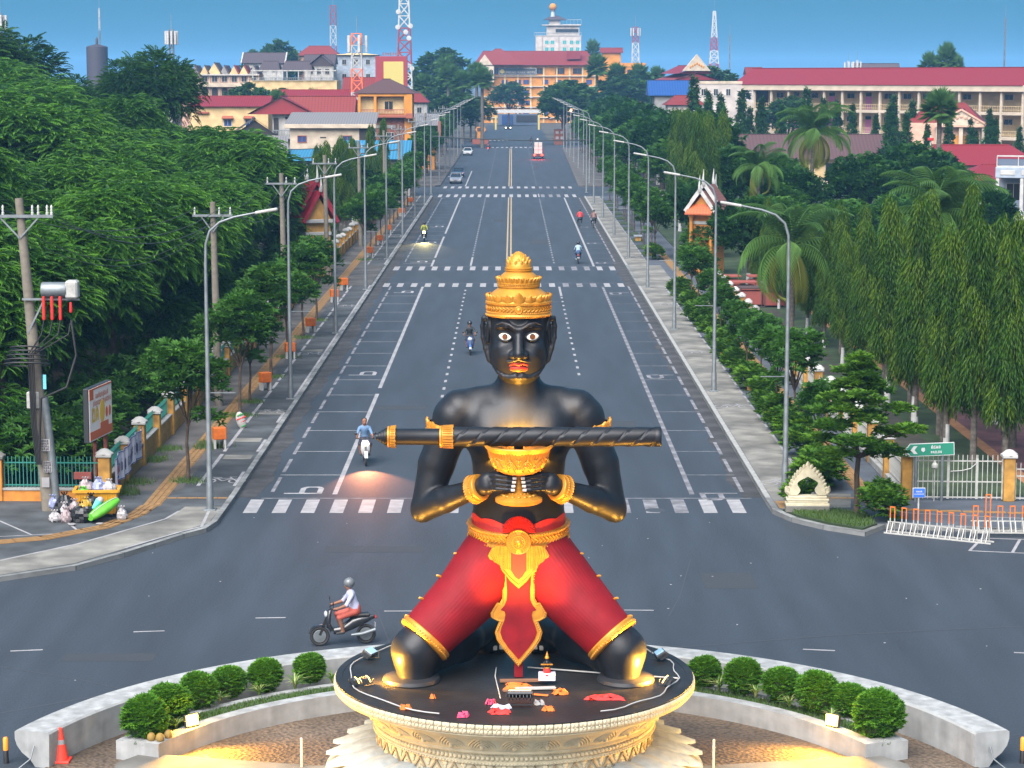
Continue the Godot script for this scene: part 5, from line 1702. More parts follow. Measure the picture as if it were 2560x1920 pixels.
	for side in 2:
		var cnt := 34 if side == 0 else 20
		for i in cnt:
			var z := -83.6 - i * (2.35 if side == 0 else 3.1)
			var x := (17.6 if side == 0 else 20.6) + 0.35 * sin(i * 2.1)
			if side == 0 and i in [0]: x = 18.6
			var k := (i + side) % 3
			var s := 0.94 + 0.13 * sin(i * 1.7) + 0.07 * sin(i * 4.1) + (0.06 if side == 1 else 0.0)
			s *= lerpf(0.98, 0.62, clampf((-z - 84.0) / 56.0, 0.0, 1.0))
			var lab := "weeping mast tree %s the red garden walk, %s from the gate" % ["left of" if side == 0 else "right of", nth(i)]
			if mmade[k] == null:
				mmade[k] = make_tree("mast_tree", lab, "tree", "weeping mast trees by the garden walk", mp[k][0], mp[k][1].slice(0, 3), 8.5, 0.12, "bark_grey", 1.3 if k == 2 else 0.0)
				mmade[k].transform = Transform3D(Basis(Vector3.UP, i * 1.0).scaled_local(V(s, s, s)), V(x, 0.1, z))
			else:
				dup(mmade[k], "mast_tree", V(x, 0.1, z), i * 1.0, lab, V(s, s, s))
	for q in [[16.2, -196.0], [17.6, -201.0], [16.6, -206.0], [18.0, -212.0], [16.3, -218.0], [17.5, -224.0], [16.8, -231.0], [19.5, -208.0]]:
		n += 1
		dup(mmade[n % 3], "mast_tree", V(q[0], 0.1, q[1]), n * 1.0, "weeping mast tree in the clump behind the far right lamps, %s" % nth(n - 1), V(1.15, 1.2, 1.15))
	for q in [[-16.0, -192.0], [-17.0, -197.5], [-15.8, -203.0], [-17.2, -209.0], [-16.0, -215.0], [-15.7, -222.0], [-17.3, -228.0]]:
		n += 1
		dup(mmade[n % 3], "mast_tree", V(q[0], 0.1, q[1]), n * 1.0, "weeping mast tree behind the left pavement, %s from the gatehouse" % nth(n - 9), V(0.95, 0.92, 0.95))
	for q in [[-15.4, -246.0, 1.0], [-14.5, -254.0, 1.05]]:
		n += 1
		dup(mmade[n % 3], "mast_tree", V(q[0], 0.1, q[1]), n, "pointed mast tree before the blue roofs, %s" % ("nearer one" if n % 2 else "farther one"), V(0.9, q[2], 0.9))
	var lr := lobes_round(16, V(0, 3.9, 0), V(2.2, 1.6, 2.2), V(1.3, 1.0, 1.3), 71)
	var rm := crown_mesh(lr, clud, 1500, 72, 0.3, 0.75, 1.2)
	var lr2 := lobes_round(14, V(0, 3.6, 0), V(2.0, 1.3, 2.0), V(1.2, 0.9, 1.2), 73)
	var rm2 := crown_mesh(lr2, clu, 1300, 74, 0.3, 0.8, 1.3)
	var ga := make_tree("round_tree", "dense dark round tree in front of the small shrine pavilion", "tree", "", rm, lr, 2.3, 0.22, "bark", 0.9)
	ga.position = V(17.1, 0.1, -161.0)
	ga.scale = V(0.98, 1.0, 0.98)
	var gb := make_tree("round_tree", "light green round tree in the garden behind the mast trees", "tree", "", rm2, lr2, 2.2, 0.2)
	gb.position = V(25.5, 0.1, -172.0)
	var gl := [["garden tree left of the nearest coconut palm, pale green crown", 23.0, -150.0, 0.85, 1], ["dark garden tree behind the coconut palm pair", 32.0, -205.0, 1.25, 0], ["dark garden tree left of the tall sugar palm", 38.0, -215.0, 1.35, 0], ["garden tree below the brown hall's right end", 42.0, -222.0, 1.2, 1], ["garden tree below the brown hall's left end", 19.5, -205.0, 1.35, 0], ["garden tree below the middle of the brown hall", 26.0, -225.0, 1.3, 1], ["garden tree beside the thin white mast", 31.0, -180.0, 1.0, 1], ["low garden tree behind the shrine pavilion", 15.5, -186.0, 1.0, 0], ["garden tree by the flood light mast", 22.5, -192.0, 1.05, 1], ["garden tree before the pale blue school block", 36.5, -176.0, 1.0, 0], ["garden tree at the foot of the sugar palm", 44.0, -236.0, 1.15, 0], ["small garden tree beside the yellow shrine wall", 14.9, -171.0, 0.75, 1], ["yard tree in front of the blue school's ground floor", 36.0, -150.0, 0.6, 1], ["garden tree on the right behind the feathery coconut palm", 29.0, -140.0, 0.8, 1], ["garden tree between the two coconut palms", 24.5, -200.0, 1.1, 0], ["low garden tree right of the shrine pavilion", 20.5, -176.0, 1.0, 1]]
	for q in gl: dup(ga if q[4] == 0 else gb, "round_tree", V(q[1], 0.1, q[2]), q[1], q[0], V(q[3], q[3], q[3]))
	var lab2 := ["behind the far right pavement", "behind the blue tin roofs", "among the far left houses"]
	for i in 20:
		var s := 1.5 + 0.25 * sin(i * 2.2)
		dup(ga if i % 2 else gb, "round_tree", V(18.0 + (i % 3) * 2.4 + 0.03 * i, 0, -238.0 - i * 11.0), i * 1.1, "green tree behind the far right lamps, %s towards the hotel" % nth(i), V(s, s * 1.05, s)).set_meta("group", "trees behind the far right lamps")
	for i in 8:
		dup(ga if i % 3 else gb, "round_tree", V(-17.5 - (i % 2) * 3.0, 0, -236.0 - i * 5.5), i * 1.7, "dark tree between the left pavement and the blue roofs, %s from the mast trees" % nth(i), V(1.05, 0.92, 1.05)).set_meta("group", "trees before the blue roofs")
	for i in 6:
		dup(gb, "round_tree", V(-25.0 - i * 4.4, 0, -226.0 - i * 4.0), i * 1.4, "green tree in front of the yellow house, %s from the road" % nth(i), V(1.2, 1.08, 1.2)).set_meta("group", "trees before the yellow house")
	var lf := lobes_round(14, V(0, 8.0, 0), V(3.6, 3.0, 3.6), V(2.0, 1.6, 2.0), 81)
	var fm := crown_mesh(lf, cluf, 620, 82, 0.3, 0.8, 1.3)
	var fa := make_tree("far_tree", "bushy far tree in front of the orange hotel's gate wall", "tree", "", fm, lf, 4.5, 0.25)
	fa.position = V(-1.0, 0, -690.0)
	fa.scale = V(1.15, 1.05, 1.1)
	for q in [[-49.5, -418.0, 1.0, 1.08, "left half of the tree pair before the gabled row houses"], [-43.5, -420.0, 0.9, 1.0, "right half of the tree pair before the gabled row houses"], [-64.0, -620.0, 1.3, 1.95, "airy tree on the skyline right of the brown temple roof"], [-72.0, -640.0, 1.0, 1.75, "small tree on the skyline left of the airy one"], [-57.0, -640.0, 1.1, 1.8, "skyline tree beside the red roofed apartment block"], [-44.0, -600.0, 1.2, 1.6, "skyline tree behind the pale blue building"], [-19.0, -600.0, 1.6, 1.75, "tall dark tree left of the palm grove"], [-23.0, -470.0, 1.2, 1.0, "tree beside the red rimmed billboard"], [47.0, -520.0, 1.3, 1.35, "dark tree beside the blue tin roof"], [41.0, -540.0, 1.4, 1.2, "tree in front of the temple gable"], [92.0, -500.0, 0.9, 1.1, "far tree at the right edge on the skyline"], [-12.5, -480.0, 1.1, 0.9, "white flowering tree left of the avenue's end"], [-9.5, -520.0, 1.0, 0.85, "white flowering tree behind the orange monument sign"], [11.5, -500.0, 1.1, 1.0, "tree right of the avenue's end"], [14.5, -540.0, 1.3, 1.1, "tree by the far lit lamp"], [13.0, -585.0, 1.2, 1.1, "tree behind the far notice boards"], [26.0, -560.0, 1.5, 1.2, "tree in the clump right of the hotel front"], [34.0, -580.0, 1.5, 1.3, "right tree of the clump before the hotel"], [-30.0, -560.0, 1.3, 1.0, "tree left of the palm grove's foot"], [-17.0, -540.0, 1.4, 1.1, "tree in the palm grove"], [50.0, -410.0, 0.9, 0.9, "tree between the white house and the school"], [-95.0, -420.0, 1.2, 1.7, "bare limbed tree on the left skyline"]]:
		dup(fa, "far_tree", V(q[0], 0, q[1]), q[0], q[4], V(q[2], q[3], q[2]))
	var lc := []
	for i in 16:
		var f := i / 15.0
		var a := i * 2.39996
		lc.append([V(cos(a) * 0.75 * (1.0 - f), 0.8 + 7.0 * f, sin(a) * 0.75 * (1.0 - f)), V(0.95 - 0.7 * f, 0.8, 0.95 - 0.7 * f), i % 3])
	var cm := crown_mesh(lc, cyp, 620, 84, 0.2, 0.8, 1.2, 0.5)
	var cy: Node3D = null
	var cps := [[27.3, -340.0, 1.45], [29.3, -338.0, 1.25], [31.0, -336.0, 1.2], [34.3, -338.0, 1.25], [37.5, -340.0, 1.15], [40.0, -336.0, 1.05], [44.0, -338.0, 1.28], [46.0, -334.0, 1.15], [48.6, -338.0, 1.1], [50.6, -336.0, 1.05], [53.5, -332.0, 0.92], [57.0, -338.0, 1.18], [59.5, -336.0, 1.1], [62.3, -338.0, 1.02], [65.0, -334.0, 1.1], [67.0, -330.0, 0.85], [69.3, -328.0, 1.0], [50.5, -302.0, 1.1], [52.4, -300.0, 1.0], [54.8, -298.0, 0.85], [58.0, -300.0, 0.95], [62.5, -304.0, 0.75], [65.5, -306.0, 0.9], [68.8, -306.0, 0.8], [71.5, -308.0, 0.75], [75.0, -312.0, 0.78], [77.5, -314.0, 0.7], [80.5, -318.0, 0.75], [84.0, -318.0, 0.82], [86.5, -320.0, 0.8], [24.5, -262.0, 1.1], [36.0, -342.0, 1.0]]
	for i in cps.size():
		var q: Array = cps[i]
		var lab := "cone shaped tree in the row before the school, %s from the left" % nth(i)
		if cy == null:
			cy = make_tree("cone_tree", lab, "tree", "cone shaped trees before the school", cm, lc.slice(0, 1), 1.2, 0.12)
			cy.transform = Transform3D(Basis().scaled_local(V(q[2], q[2], q[2]) * 1.2), V(q[0], 0, q[1]))
		else:
			dup(cy, "cone_tree", V(q[0], 0, q[1]), i * 1.0, lab, V(q[2] * 1.12, q[2] * 1.2, q[2] * 1.12))
	palm("coconut_palm", "coconut palm with golden lower fronds before the brown hall's middle", "palm tree", "", 9.8, 0.19, false, 26, 4.6, 0.4, 1).position = V(27.8, 0.1, -210.0)
	palm("coconut_palm", "small coconut palm with yellow fronds left of the taller one", "palm tree", "", 7.4, 0.16, false, 20, 3.2, 0.0, 2).position = V(20.8, 0.1, -190.0)
	palm("coconut_palm", "big feathery coconut palm on the right in front of the blue school", "palm tree", "", 7.6, 0.2, false, 34, 4.3, 0.0, 3).position = V(22.7, 0.1, -120.0)
	palm("coconut_palm", "coconut palm whose fronds hang over the garden walk", "palm tree", "", 5.6, 0.18, false, 24, 4.2, 0.0, 4).position = V(15.6, 0.1, -125.0)
	var su := palm("sugar_palm", "tall sugar palm with fan leaves before the pediment hall", "palm tree", "", 11.4, 0.26, true, 44, 2.3, 0.0, 5)
	su.position = V(45.4, 0.1, -240.0)
	for q in [[92.0, -480.0, 1.62, 1.2, "left sugar palm of the tall pair above the school roof"], [89.2, -484.0, 1.48, 1.2, "right sugar palm of the tall pair above the school roof"], [94.5, -483.0, 1.45, 1.0, "third sugar palm leaning out of the tall pair"], [-6.3, -478.0, 1.25, 1.3, "sugar palm right beside the avenue's end"], [-11.0, -505.0, 1.2, 1.35, "sugar palm second left from the avenue's end"], [-14.5, -515.0, 1.3, 1.35, "sugar palm in the middle of the palm grove"], [-8.5, -545.0, 1.35, 1.4, "sugar palm behind the avenue's end palm"], [-19.5, -500.0, 1.15, 1.25, "leftmost sugar palm of the grove"], [-16.5, -560.0, 1.45, 1.4, "tallest sugar palm of the grove"], [21.0, -560.0, 1.5, 1.5, "sugar palm before the hotel's right half"], [26.5, -575.0, 1.35, 1.4, "second sugar palm before the hotel's right half"], [33.0, -590.0, 1.35, 1.4, "third sugar palm before the hotel's right end"], [39.0, -610.0, 1.3, 1.3, "sugar palm at the hotel's right corner"], [27.0, -760.0, 2.0, 1.4, "sugar palm top showing over the hotel's roof"], [-33.5, -380.0, 0.95, 1.0, "sugar palm beside the red rimmed billboard"], [-36.5, -352.0, 0.95, 0.9, "sugar palm behind the lattice mast"], [-69.5, -430.0, 1.25, 1.0, "palm left of the gabled row houses"]]:
		dup(su, "sugar_palm", V(q[0], 0, q[1]), q[0], q[4], V(q[3], q[2], q[3]))
	var lh := lobes_round(7, V(0, 0.45, 0), V(0.35, 0.25, 0.35), V(0.35, 0.3, 0.35), 95)
	var hm := crown_mesh(lh, fin, 330, 96, 0.3, 0.8, 1.2)
	var hb: Node3D = null
	for i in 34:
		var z := -81.4 - i * 3.1
		if z < -153 and z > -181: continue
		var s := [1.25, 1.0, 1.2, 1.35, 1.1][i % 5] as float
		var lab := "green bush in the right planting strip, %s from the corner" % nth(i)
		if hb == null:
			hb = thing("bush", lab, "bush", V(11.45, 0.15, z), 0.0, "bushes in the right planting strip")
			part(hb, "foliage", hm)
			hb.scale = V(s, s, s)
		else:
			dup(hb, "bush", V(11.4 + 0.15 * (i % 2), 0.15, z), i * 1.0, lab, V(s, s, s))
	dup(hb, "bush", V(12.4, 0.2, -74.6), 1.0, "round bush right of the layered tree's trunk", V(1.3, 1.35, 1.3)).remove_meta("group")
	dup(hb, "bush", V(9.9, 0.2, -76.9), 2.0, "bush behind the left side of the carved arch", V(0.9, 1.0, 0.9)).remove_meta("group")
	dup(hb, "bush", V(11.0, 0.15, -80.2), 2.0, "large round bush right behind the carved arch", V(1.5, 1.45, 1.5)).remove_meta("group")
	var tg: Node3D = null
	for i in 8:
		var z: float = zl[i]
		if tg == null:
			var gm := tuft_field(func(_k): return [V(rng.randfn() * 0.3, 0, rng.randfn() * 0.28), 0.16], 260, func(_p): return true)
			tg = thing("grass_tuft", "", "grass", V(-12.0, 0.14, z), 0.0, "grass round the left street trees")
			part(tg, "blades", gm.mesh(M.grass_blade)).set_meta("kind", "stuff")
		else: tg = dup(tg, "grass_tuft", V(-12.0, 0.14, z), i)
		tg.set_meta("label", "grass round the foot of the left street tree, %s from the corner" % nth(i))
	for q in [[-14.0, -79.5, 1.2], [-13.9, -81.5, 0.9], [-14.0, -86.5, 0.8], [-13.9, -89.0, 0.8], [-12.3, -89.5, 1.4]]:
		dup(tg, "grass_tuft", V(q[0], 0.14, q[1]), q[1], "weeds along the left pavement by the fence, %s from the corner" % nth(int((-q[1] - 79.0) * 1.3 + (3.0 if q[0] > -13.0 else 0.0))), V(1, q[2] * 1.5, 1)).set_meta("group", "weeds at the fence foot")

func leaf_boss(w: float, h: float, t: float) -> Mb:
	var m := Mb.new()
	var rows := []
	for i in 7:
		var f := i / 6.0
		var ww := w * 0.5 * pow(sin(PI * (0.12 + 0.85 * pow(f, 0.85))), 0.8) * (1.0 if i < 6 else 0.05)
		var row := PackedVector3Array()
		for j in 7:
			var s := -1.0 + j / 3.0
			row.append(V(s * ww, f * h, t * (0.15 + 0.85 * (1.0 - s * s)) * (0.6 + 0.8 * f) - 0.02 * (1 - f)))
		rows.append(row)
	for i in 6: for j in 6:
		m.quad(rows[i][j], rows[i][j + 1], rows[i + 1][j + 1], rows[i + 1][j])
	return m
func ring_of(st: SurfaceTool, mesh: Mesh, r: float, y: float, count: int, sq := Vector2.ONE, a0 := 0.0, a1 := TAU, tilt := 0.0, s := 1.0, roll := 0.0) -> void:
	for i in count:
		var a := a0 + (a1 - a0) * (i + 0.5) / count
		var p := V(sin(a) * r * sq.x, y, cos(a) * r * sq.y)
		var o := V(sin(a) / sq.x, 0, cos(a) / sq.y).normalized()
		var b := Basis(Vector3.UP, atan2(o.x, o.z)) * Basis(Vector3.RIGHT, tilt) * Basis(V(0, 0, 1), roll)
		st.append_from(mesh, 0, Transform3D(b.scaled_local(V(s, s, s)), p))
func st_new() -> SurfaceTool:
	var st := SurfaceTool.new()
	st.begin(Mesh.PRIMITIVE_TRIANGLES)
	return st
func st_done(st: SurfaceTool, m: Material) -> ArrayMesh:
	var a := st.commit()
	a.surface_set_material(0, m)
	return a
func monument() -> void:
	mat("statue_black", lin(0.016, 0.019, 0.025), 0.38, {"nrm": "lump", "ns": 0.14, "size": 1.6, "spec": 0.36, "tex": "grime", "tex2": "streak", "size2": 1.4, "stretch2": V(1, 0.25, 1)})
	mat("statue_dull", lin(0.016, 0.017, 0.02), 0.5)
	mat("gold", lin(0.56, 0.25, 0.025), 0.42, {"metal": 0.35, "tex": "grime", "size": 0.7, "nrm": "bump", "ns": 0.25})
	mat("statue_red", lin(0.20, 0.006, 0.012), 0.65, {"tex": "grime", "size": 1.6, "spec": 0.3})
	mat("bright_red", lin(0.36, 0.014, 0.008), 0.5)
	mat("eye_white", lin(0.72, 0.68, 0.60), 0.35)
	mat("iris", lin(0.10, 0.035, 0.012), 0.3)
	mat("pupil", lin(0.30, 0.14, 0.05), 0.3)
	mat("nail", lin(0.62, 0.58, 0.52), 0.4)
	mat("cream", lin(0.48, 0.43, 0.30), 0.75, {"tex": "grime", "size": 1.2, "nrm": "bump", "ns": 0.15})
	mat("cream_dark", lin(0.25, 0.21, 0.14), 0.85, {"tex": "grime", "size": 0.8})
	mat("lotus_white", lin(0.30, 0.36, 0.38), 0.6, {"tex": "grime", "size": 1.0})
	mat("platform", lin(0.020, 0.019, 0.019), 0.55, {"tex": "blotch", "size": 2.6, "tex2": "grime", "size2": 5.0, "nrm": "bump", "ns": 0.2})
	var O := V(0.14, 2.25, -47.06)
	pedestal(V(0.05, 2.25, -47.06))
	var s := thing("giant_statue", "giant black kneeling statue with gold crown, moustache and red trousers", "statue", O)
	var f := Field.new()
	var r := func(x, y, z): return V(x, y, z)
	f.bone(V(-0.62, 5.42, -0.30), V(0.62, 5.42, -0.30), 0.63, 0.63, 0.35)
	f.bone(V(0, 5.0, -0.28), V(0, 3.3, -0.26), 1.03, 0.90, 0.3, 0, V(1, 1, 1.42))
	f.bone(V(-0.85, 5.98, -0.34), V(0.85, 5.98, -0.34), 0.22, 0.22, 0.3)
	f.bone(V(0, 5.95, -0.30), V(0, 6.95, -0.14), 0.47, 0.40, 0.28)
	f.bone(V(0, 3.3, -0.3), V(0, 2.6, -0.36), 0.86, 0.86, 0.3, 0, V(1, 1, 1.35))
	for x in [-1.0, 1.0]:
		f.bone(V(x * 0.52, 5.08, 0.12), V(x * 0.60, 5.2, 0.10), 0.36, 0.34, 0.28)
		f.bone(V(x * 1.24, 5.68, -0.32), V(x * 1.35, 5.58, -0.30), 0.47, 0.45, 0.2)
		f.bone(V(x * 1.40, 5.5, -0.30), V(x * 1.75, 4.55, -0.22), 0.42, 0.39, 0.12)
		f.bone(V(x * 1.75, 4.55, -0.22), V(x * 1.97, 3.72, -0.05), 0.39, 0.31, 0.06)
		f.bone(V(x * 1.98, 3.66, -0.05), V(x * 1.55, 3.88, 0.34), 0.31, 0.28, 0.06)
		f.bone(V(x * 1.55, 3.88, 0.34), V(x * 0.92, 4.20, 0.84), 0.28, 0.20, 0.06)
		f.bone(V(x * 2.10, 3.48, -0.06), V(x * 2.12, 3.50, -0.1), 0.14, 0.14, 0.2)
		f.bone(V(x * 0.6, 2.4, -0.25), V(x * 1.75, 1.13, 0.40), 0.55, 0.50, 0.2)
		f.bone(V(x * 1.75, 1.13, 0.40), V(x * 2.19, 0.66, 0.56), 0.50, 0.50, 0.15)
		f.bone(V(x * 2.19, 0.66, 0.56), V(x * 2.20, 0.02, 0.62), 0.49, 0.36, 0.15)
		f.bone(V(x * 2.05, 0.42, 0.35), V(x * 1.3, 0.55, -0.8), 0.38, 0.46, 0.12)
		f.bone(V(x * 1.3, 0.55, -0.8), V(x * 0.70, 0.55, -2.0), 0.46, 0.30, 0.2)
		f.bone(V(x * 0.68, 0.16, -1.95), V(x * 0.68, 0.7, -2.35), 0.30, 0.36, 0.15)
		for i in 5:
			var tx: float = x * (0.36 + i * 0.155)
			f.bone(V(tx, 0.14, -2.0), V(tx, 0.09, -1.72 - 0.03 * i * i * 0.4), 0.10, 0.105 if i == 0 else 0.075, 0.03)
	f.bone(V(0, 4.35, 0.62), V(0, 5.3, 0.55), 0.02, 0.02, 0.16, 0, Vector3.ONE, true)
	var bm := Mb.new()
	f.build(bm, 0.062)
	var h := Field.new()
	h.bone(V(0, 7.75, -0.12), V(0, 7.05, -0.06), 0.60, 0.575, 0.1)
	h.bone(V(-0.13, 6.82, 0.08), V(0.13, 6.82, 0.08), 0.41, 0.41, 0.2)
	h.bone(V(-0.08, 6.58, 0.24), V(0.08, 6.58, 0.24), 0.17, 0.17, 0.15)
	h.bone(V(0, 6.9, -0.15), V(0, 6.5, -0.2), 0.42, 0.42, 0.15)
	h.bone(V(0, 7.45, 0.46), V(0, 7.03, 0.66), 0.075, 0.115, 0.09)
	h.bone(V(0, 6.995, 0.70), V(0, 7.02, 0.68), 0.085, 0.085, 0.05)
	for x in [-1.0, 1.0]:
		h.bone(V(x * 0.05, 7.51, 0.50), V(x * 0.25, 7.60, 0.46), 0.055, 0.06, 0.06)
		h.bone(V(x * 0.25, 7.60, 0.46), V(x * 0.46, 7.55, 0.30), 0.06, 0.04, 0.06)
		h.bone(V(x * 0.27, 7.38, 0.62), V(x * 0.30, 7.38, 0.60), 0.10, 0.10, 0.12, 0, Vector3.ONE, true)
		h.bone(V(x * 0.125, 6.985, 0.60), V(x * 0.12, 7.01, 0.57), 0.085, 0.075, 0.05)
		h.bone(V(x * 0.34, 7.10, 0.32), V(x * 0.30, 6.98, 0.36), 0.16, 0.13, 0.14)
		var ear := [V(0.60, 7.50, 0.0), V(0.65, 7.70, -0.04), V(0.735, 7.70, -0.08), V(0.765, 7.52, -0.1), V(0.755, 7.28, -0.1), V(0.70, 7.05, -0.09), V(0.62, 6.82, -0.06), V(0.55, 6.76, -0.03), V(0.545, 6.95, 0.0)]
		for i in ear.size() - 1:
			h.bone(ear[i] * V(x, 1, 1), ear[i + 1] * V(x, 1, 1), 0.05, 0.05 if i < 5 else 0.06, 0.03)
		h.bone(V(x * 0.62, 7.5, -0.12), V(x * 0.58, 6.9, -0.08), 0.09, 0.06, 0.05)
		h.bone(V(x * 0.63, 7.45, 0.0), V(x * 0.66, 7.2, -0.02), 0.035, 0.03, 0.03)
		var bd := [V(0.53, 6.72, 0.16), V(0.44, 6.60, 0.28), V(0.32, 6.525, 0.36), V(0.18, 6.50, 0.42), V(0.07, 6.53, 0.46), V(0.0, 6.50, 0.44)]
		for i in 5:
			for k in 3:
				var p0: Vector3 = bd[i].lerp(bd[i + 1], k / 3.0)
				h.bone(V(x * p0.x, p0.y, p0.z), V(x * p0.x, p0.y - 0.03, p0.z + 0.01), 0.04, 0.03, 0.02)
	h.build(bm, 0.03)
	for x in [-1.0, 1.0]:
		var g := Field.new()
		g.bone(V(x * 0.95, 4.18, 0.82), V(x * 0.70, 4.32, 1.0), 0.20, 0.19, 0.1)
		g.bone(V(x * 0.66, 4.44, 1.06), V(x * 0.64, 4.30, 1.10), 0.15, 0.15, 0.12)
		for i in 4:
			var yk := 4.555 - i * 0.092
			var yt := 4.52 - i * 0.083
			g.bone(V(x * 0.62, yk - 0.02, 1.10), V(x * 0.46, yk, 1.24), 0.068, 0.058, 0.035)
			g.bone(V(x * 0.46, yk, 1.24), V(x * 0.24, (yk + yt) * 0.5, 1.33), 0.055, 0.047, 0.012)
			g.bone(V(x * 0.24, (yk + yt) * 0.5, 1.33), V(x * (0.075 + 0.012 * i), yt, 1.33), 0.047, 0.040, 0.012)
		g.bone(V(x * 0.66, 4.46, 1.0), V(x * 0.42, 4.56, 0.98), 0.085, 0.065, 0.06)
		g.bone(V(x * 0.42, 4.56, 0.98), V(x * 0.17, 4.50, 1.04), 0.06, 0.048, 0.02)
		g.build(bm, 0.026)
	part(s, "body", bm.mesh(M.statue_black))
	var m: Mb
	m = Mb.new()
	for x in [-1.0, 1.0]:
		for i in 4:
			m = Mb.new()
			m.cbox(Vector3.ZERO, V(0.085, 0.055, 0.03), 0.01)
			part(s, "fingernail", m.mesh(M.nail), V(x * (0.085 + 0.012 * i), 4.522 - i * 0.083, 1.372))
		for i in 5:
			m = Mb.new()
			m.cbox(Vector3.ZERO, V(0.13 if i == 0 else 0.09, 0.11, 0.03), 0.012)
			part(s, "toenail", m.mesh(M.nail), V(x * (0.36 + i * 0.155), 0.165 if i == 0 else 0.14, -1.655 - 0.012 * i * i), Basis(Vector3.RIGHT, -0.7))
		m = Mb.new()
		m.lathe([W2(0.6, 0), W2(0.62, 0.03), W2(0.6, 0.1), W2(0.5, 0.14), W2(0, 0.14)], 28, Vector2.ONE, V(x * 2.28, 0, 0.58))
		part(s, "knee_pad", m.mesh(M.statue_dull))
	for x in [-1.0, 1.0]:
		m = Mb.new()
		var rows := []
		for i in 13:
			var q := -1.0 + i / 6.0
			var hh := 0.083 * pow(maxf(0.0, 1.0 - q * q), 0.75)
			var row := PackedVector3Array()
			for j in 7:
				var w := -1.0 + j / 3.0
				row.append(V(q * 0.142, w * hh + x * -q * 0.0 + 0.012 * q * x, 0.055 * (1.0 - 0.8 * q * q) * (1.0 - 0.35 * w * w)))
			rows.append(row)
		for i in 12: for j in 6:
			m.quad_out(rows[i][j], rows[i + 1][j], rows[i + 1][j + 1], rows[i][j + 1], V(0, 0, 1))
		var eb := Basis(Vector3.UP, x * 0.30)
		var ey := part(s, "eye", m.mesh(M.eye_white), V(x * 0.285, 7.37, 0.475), eb)
		m = Mb.new()
		m.at(V(x * -0.01, 0, 0.045), Basis(Vector3.RIGHT, PI / 2)).lathe([W2(0, -0.01), W2(0.062, 0.0), W2(0.058, 0.012), W2(0.036, 0.014)], 18)
		part(ey, "iris", m.mesh(M.black))
		m = Mb.new()
		m.at(V(x * -0.01, 0, 0.056), Basis(Vector3.RIGHT, PI / 2)).lathe([W2(0.052, 0.0), W2(0.05, 0.006), W2(0.0, 0.008)], 18)
		part(ey, "pupil", m.mesh(M.iris))
		m = Mb.new()
		for sg in [-1.0, 1.0]:
			var pa := []
			for i in 11:
				var q := -1.0 + i / 5.0
				pa.append(V(q * 0.155, sg * 0.09 * pow(maxf(0.0, 1.0 - q * q), 0.75) + 0.012 * q * x, 0.03 * (1.0 - q * q) + 0.008))
			m.tube(pa, 0.016, 5)
		part(ey, "eyelid", m.mesh(M.statue_black))
		m = Mb.new()
		m.tube([V(x * 0.07, 7.535, 0.56), V(x * 0.20, 7.62, 0.535), V(x * 0.34, 7.655, 0.46), V(x * 0.48, 7.60, 0.34)], [0.02, 0.028, 0.024, 0.01], 6)
		part(s, "eyebrow", m.mesh(M.statue_dull))
	m = Mb.new()
	m.tube([V(-0.27, 6.70, 0.405), V(-0.18, 6.765, 0.475), V(-0.085, 6.81, 0.515), V(0, 6.78, 0.53), V(0.085, 6.81, 0.515), V(0.18, 6.765, 0.475), V(0.27, 6.70, 0.405)], [0.008, 0.035, 0.042, 0.04, 0.042, 0.035, 0.008], 8)
	m.tube([V(-0.26, 6.695, 0.41), V(-0.12, 6.70, 0.49), V(0, 6.70, 0.515), V(0.12, 6.70, 0.49), V(0.26, 6.695, 0.41)], [0.008, 0.045, 0.052, 0.045, 0.008], 8)
	m.tube([V(-0.2, 6.735, 0.42), V(0, 6.745, 0.48), V(0.2, 6.735, 0.42)], 0.04, 6)
	var lips := part(s, "lips", m.mesh(M.bright_red))
	m = Mb.new()
	m.tube([V(-0.285, 6.70, 0.40), V(-0.19, 6.795, 0.485), V(-0.085, 6.853, 0.525), V(0, 6.82, 0.545), V(0.085, 6.853, 0.525), V(0.19, 6.795, 0.485), V(0.285, 6.70, 0.40)], 0.012, 5)
	m.tube([V(-0.285, 6.69, 0.40), V(-0.12, 6.648, 0.50), V(0, 6.64, 0.525), V(0.12, 6.648, 0.50), V(0.285, 6.69, 0.40)], 0.012, 5)
	part(lips, "lip_border", m.mesh(M.gold))
	m = Mb.new()
	for x in [-1.0, 1.0]:
		m.tube([V(0, 6.905, 0.60), V(x * 0.1, 6.88, 0.57), V(x * 0.19, 6.845, 0.52), V(x * 0.29, 6.86, 0.46), V(x * 0.40, 6.93, 0.39)], [0.035, 0.042, 0.038, 0.026, 0.006], 7)
	part(s, "moustache", m.mesh(M.statue_dull))
	m = Mb.new()
	var C := V(0, 0, -0.10)
	m.lathe([W2(0, 7.74), W2(0.715, 7.75), W2(0.735, 7.79), W2(0.715, 7.82), W2(0.715, 7.85), W2(0.70, 7.86), W2(0.702, 8.0), W2(0.735, 8.02), W2(0.74, 8.06), W2(0.70, 8.09), W2(0.69, 8.15), W2(0.62, 8.22), W2(0.52, 8.29), W2(0.455, 8.34), W2(0.455, 8.355), W2(0.475, 8.37), W2(0.475, 8.39), W2(0.455, 8.40), W2(0.455, 8.42), W2(0.48, 8.435), W2(0.48, 8.46), W2(0.45, 8.47), W2(0.45, 8.52), W2(0.41, 8.585), W2(0.34, 8.645), W2(0.29, 8.68), W2(0.29, 8.69), W2(0.31, 8.705), W2(0.31, 8.72), W2(0.29, 8.73), W2(0.305, 8.745), W2(0.305, 8.765), W2(0.285, 8.775), W2(0.275, 8.85), W2(0.20, 8.98), W2(0.1, 9.07), W2(0.0, 9.11)], 40, Vector2.ONE, C)
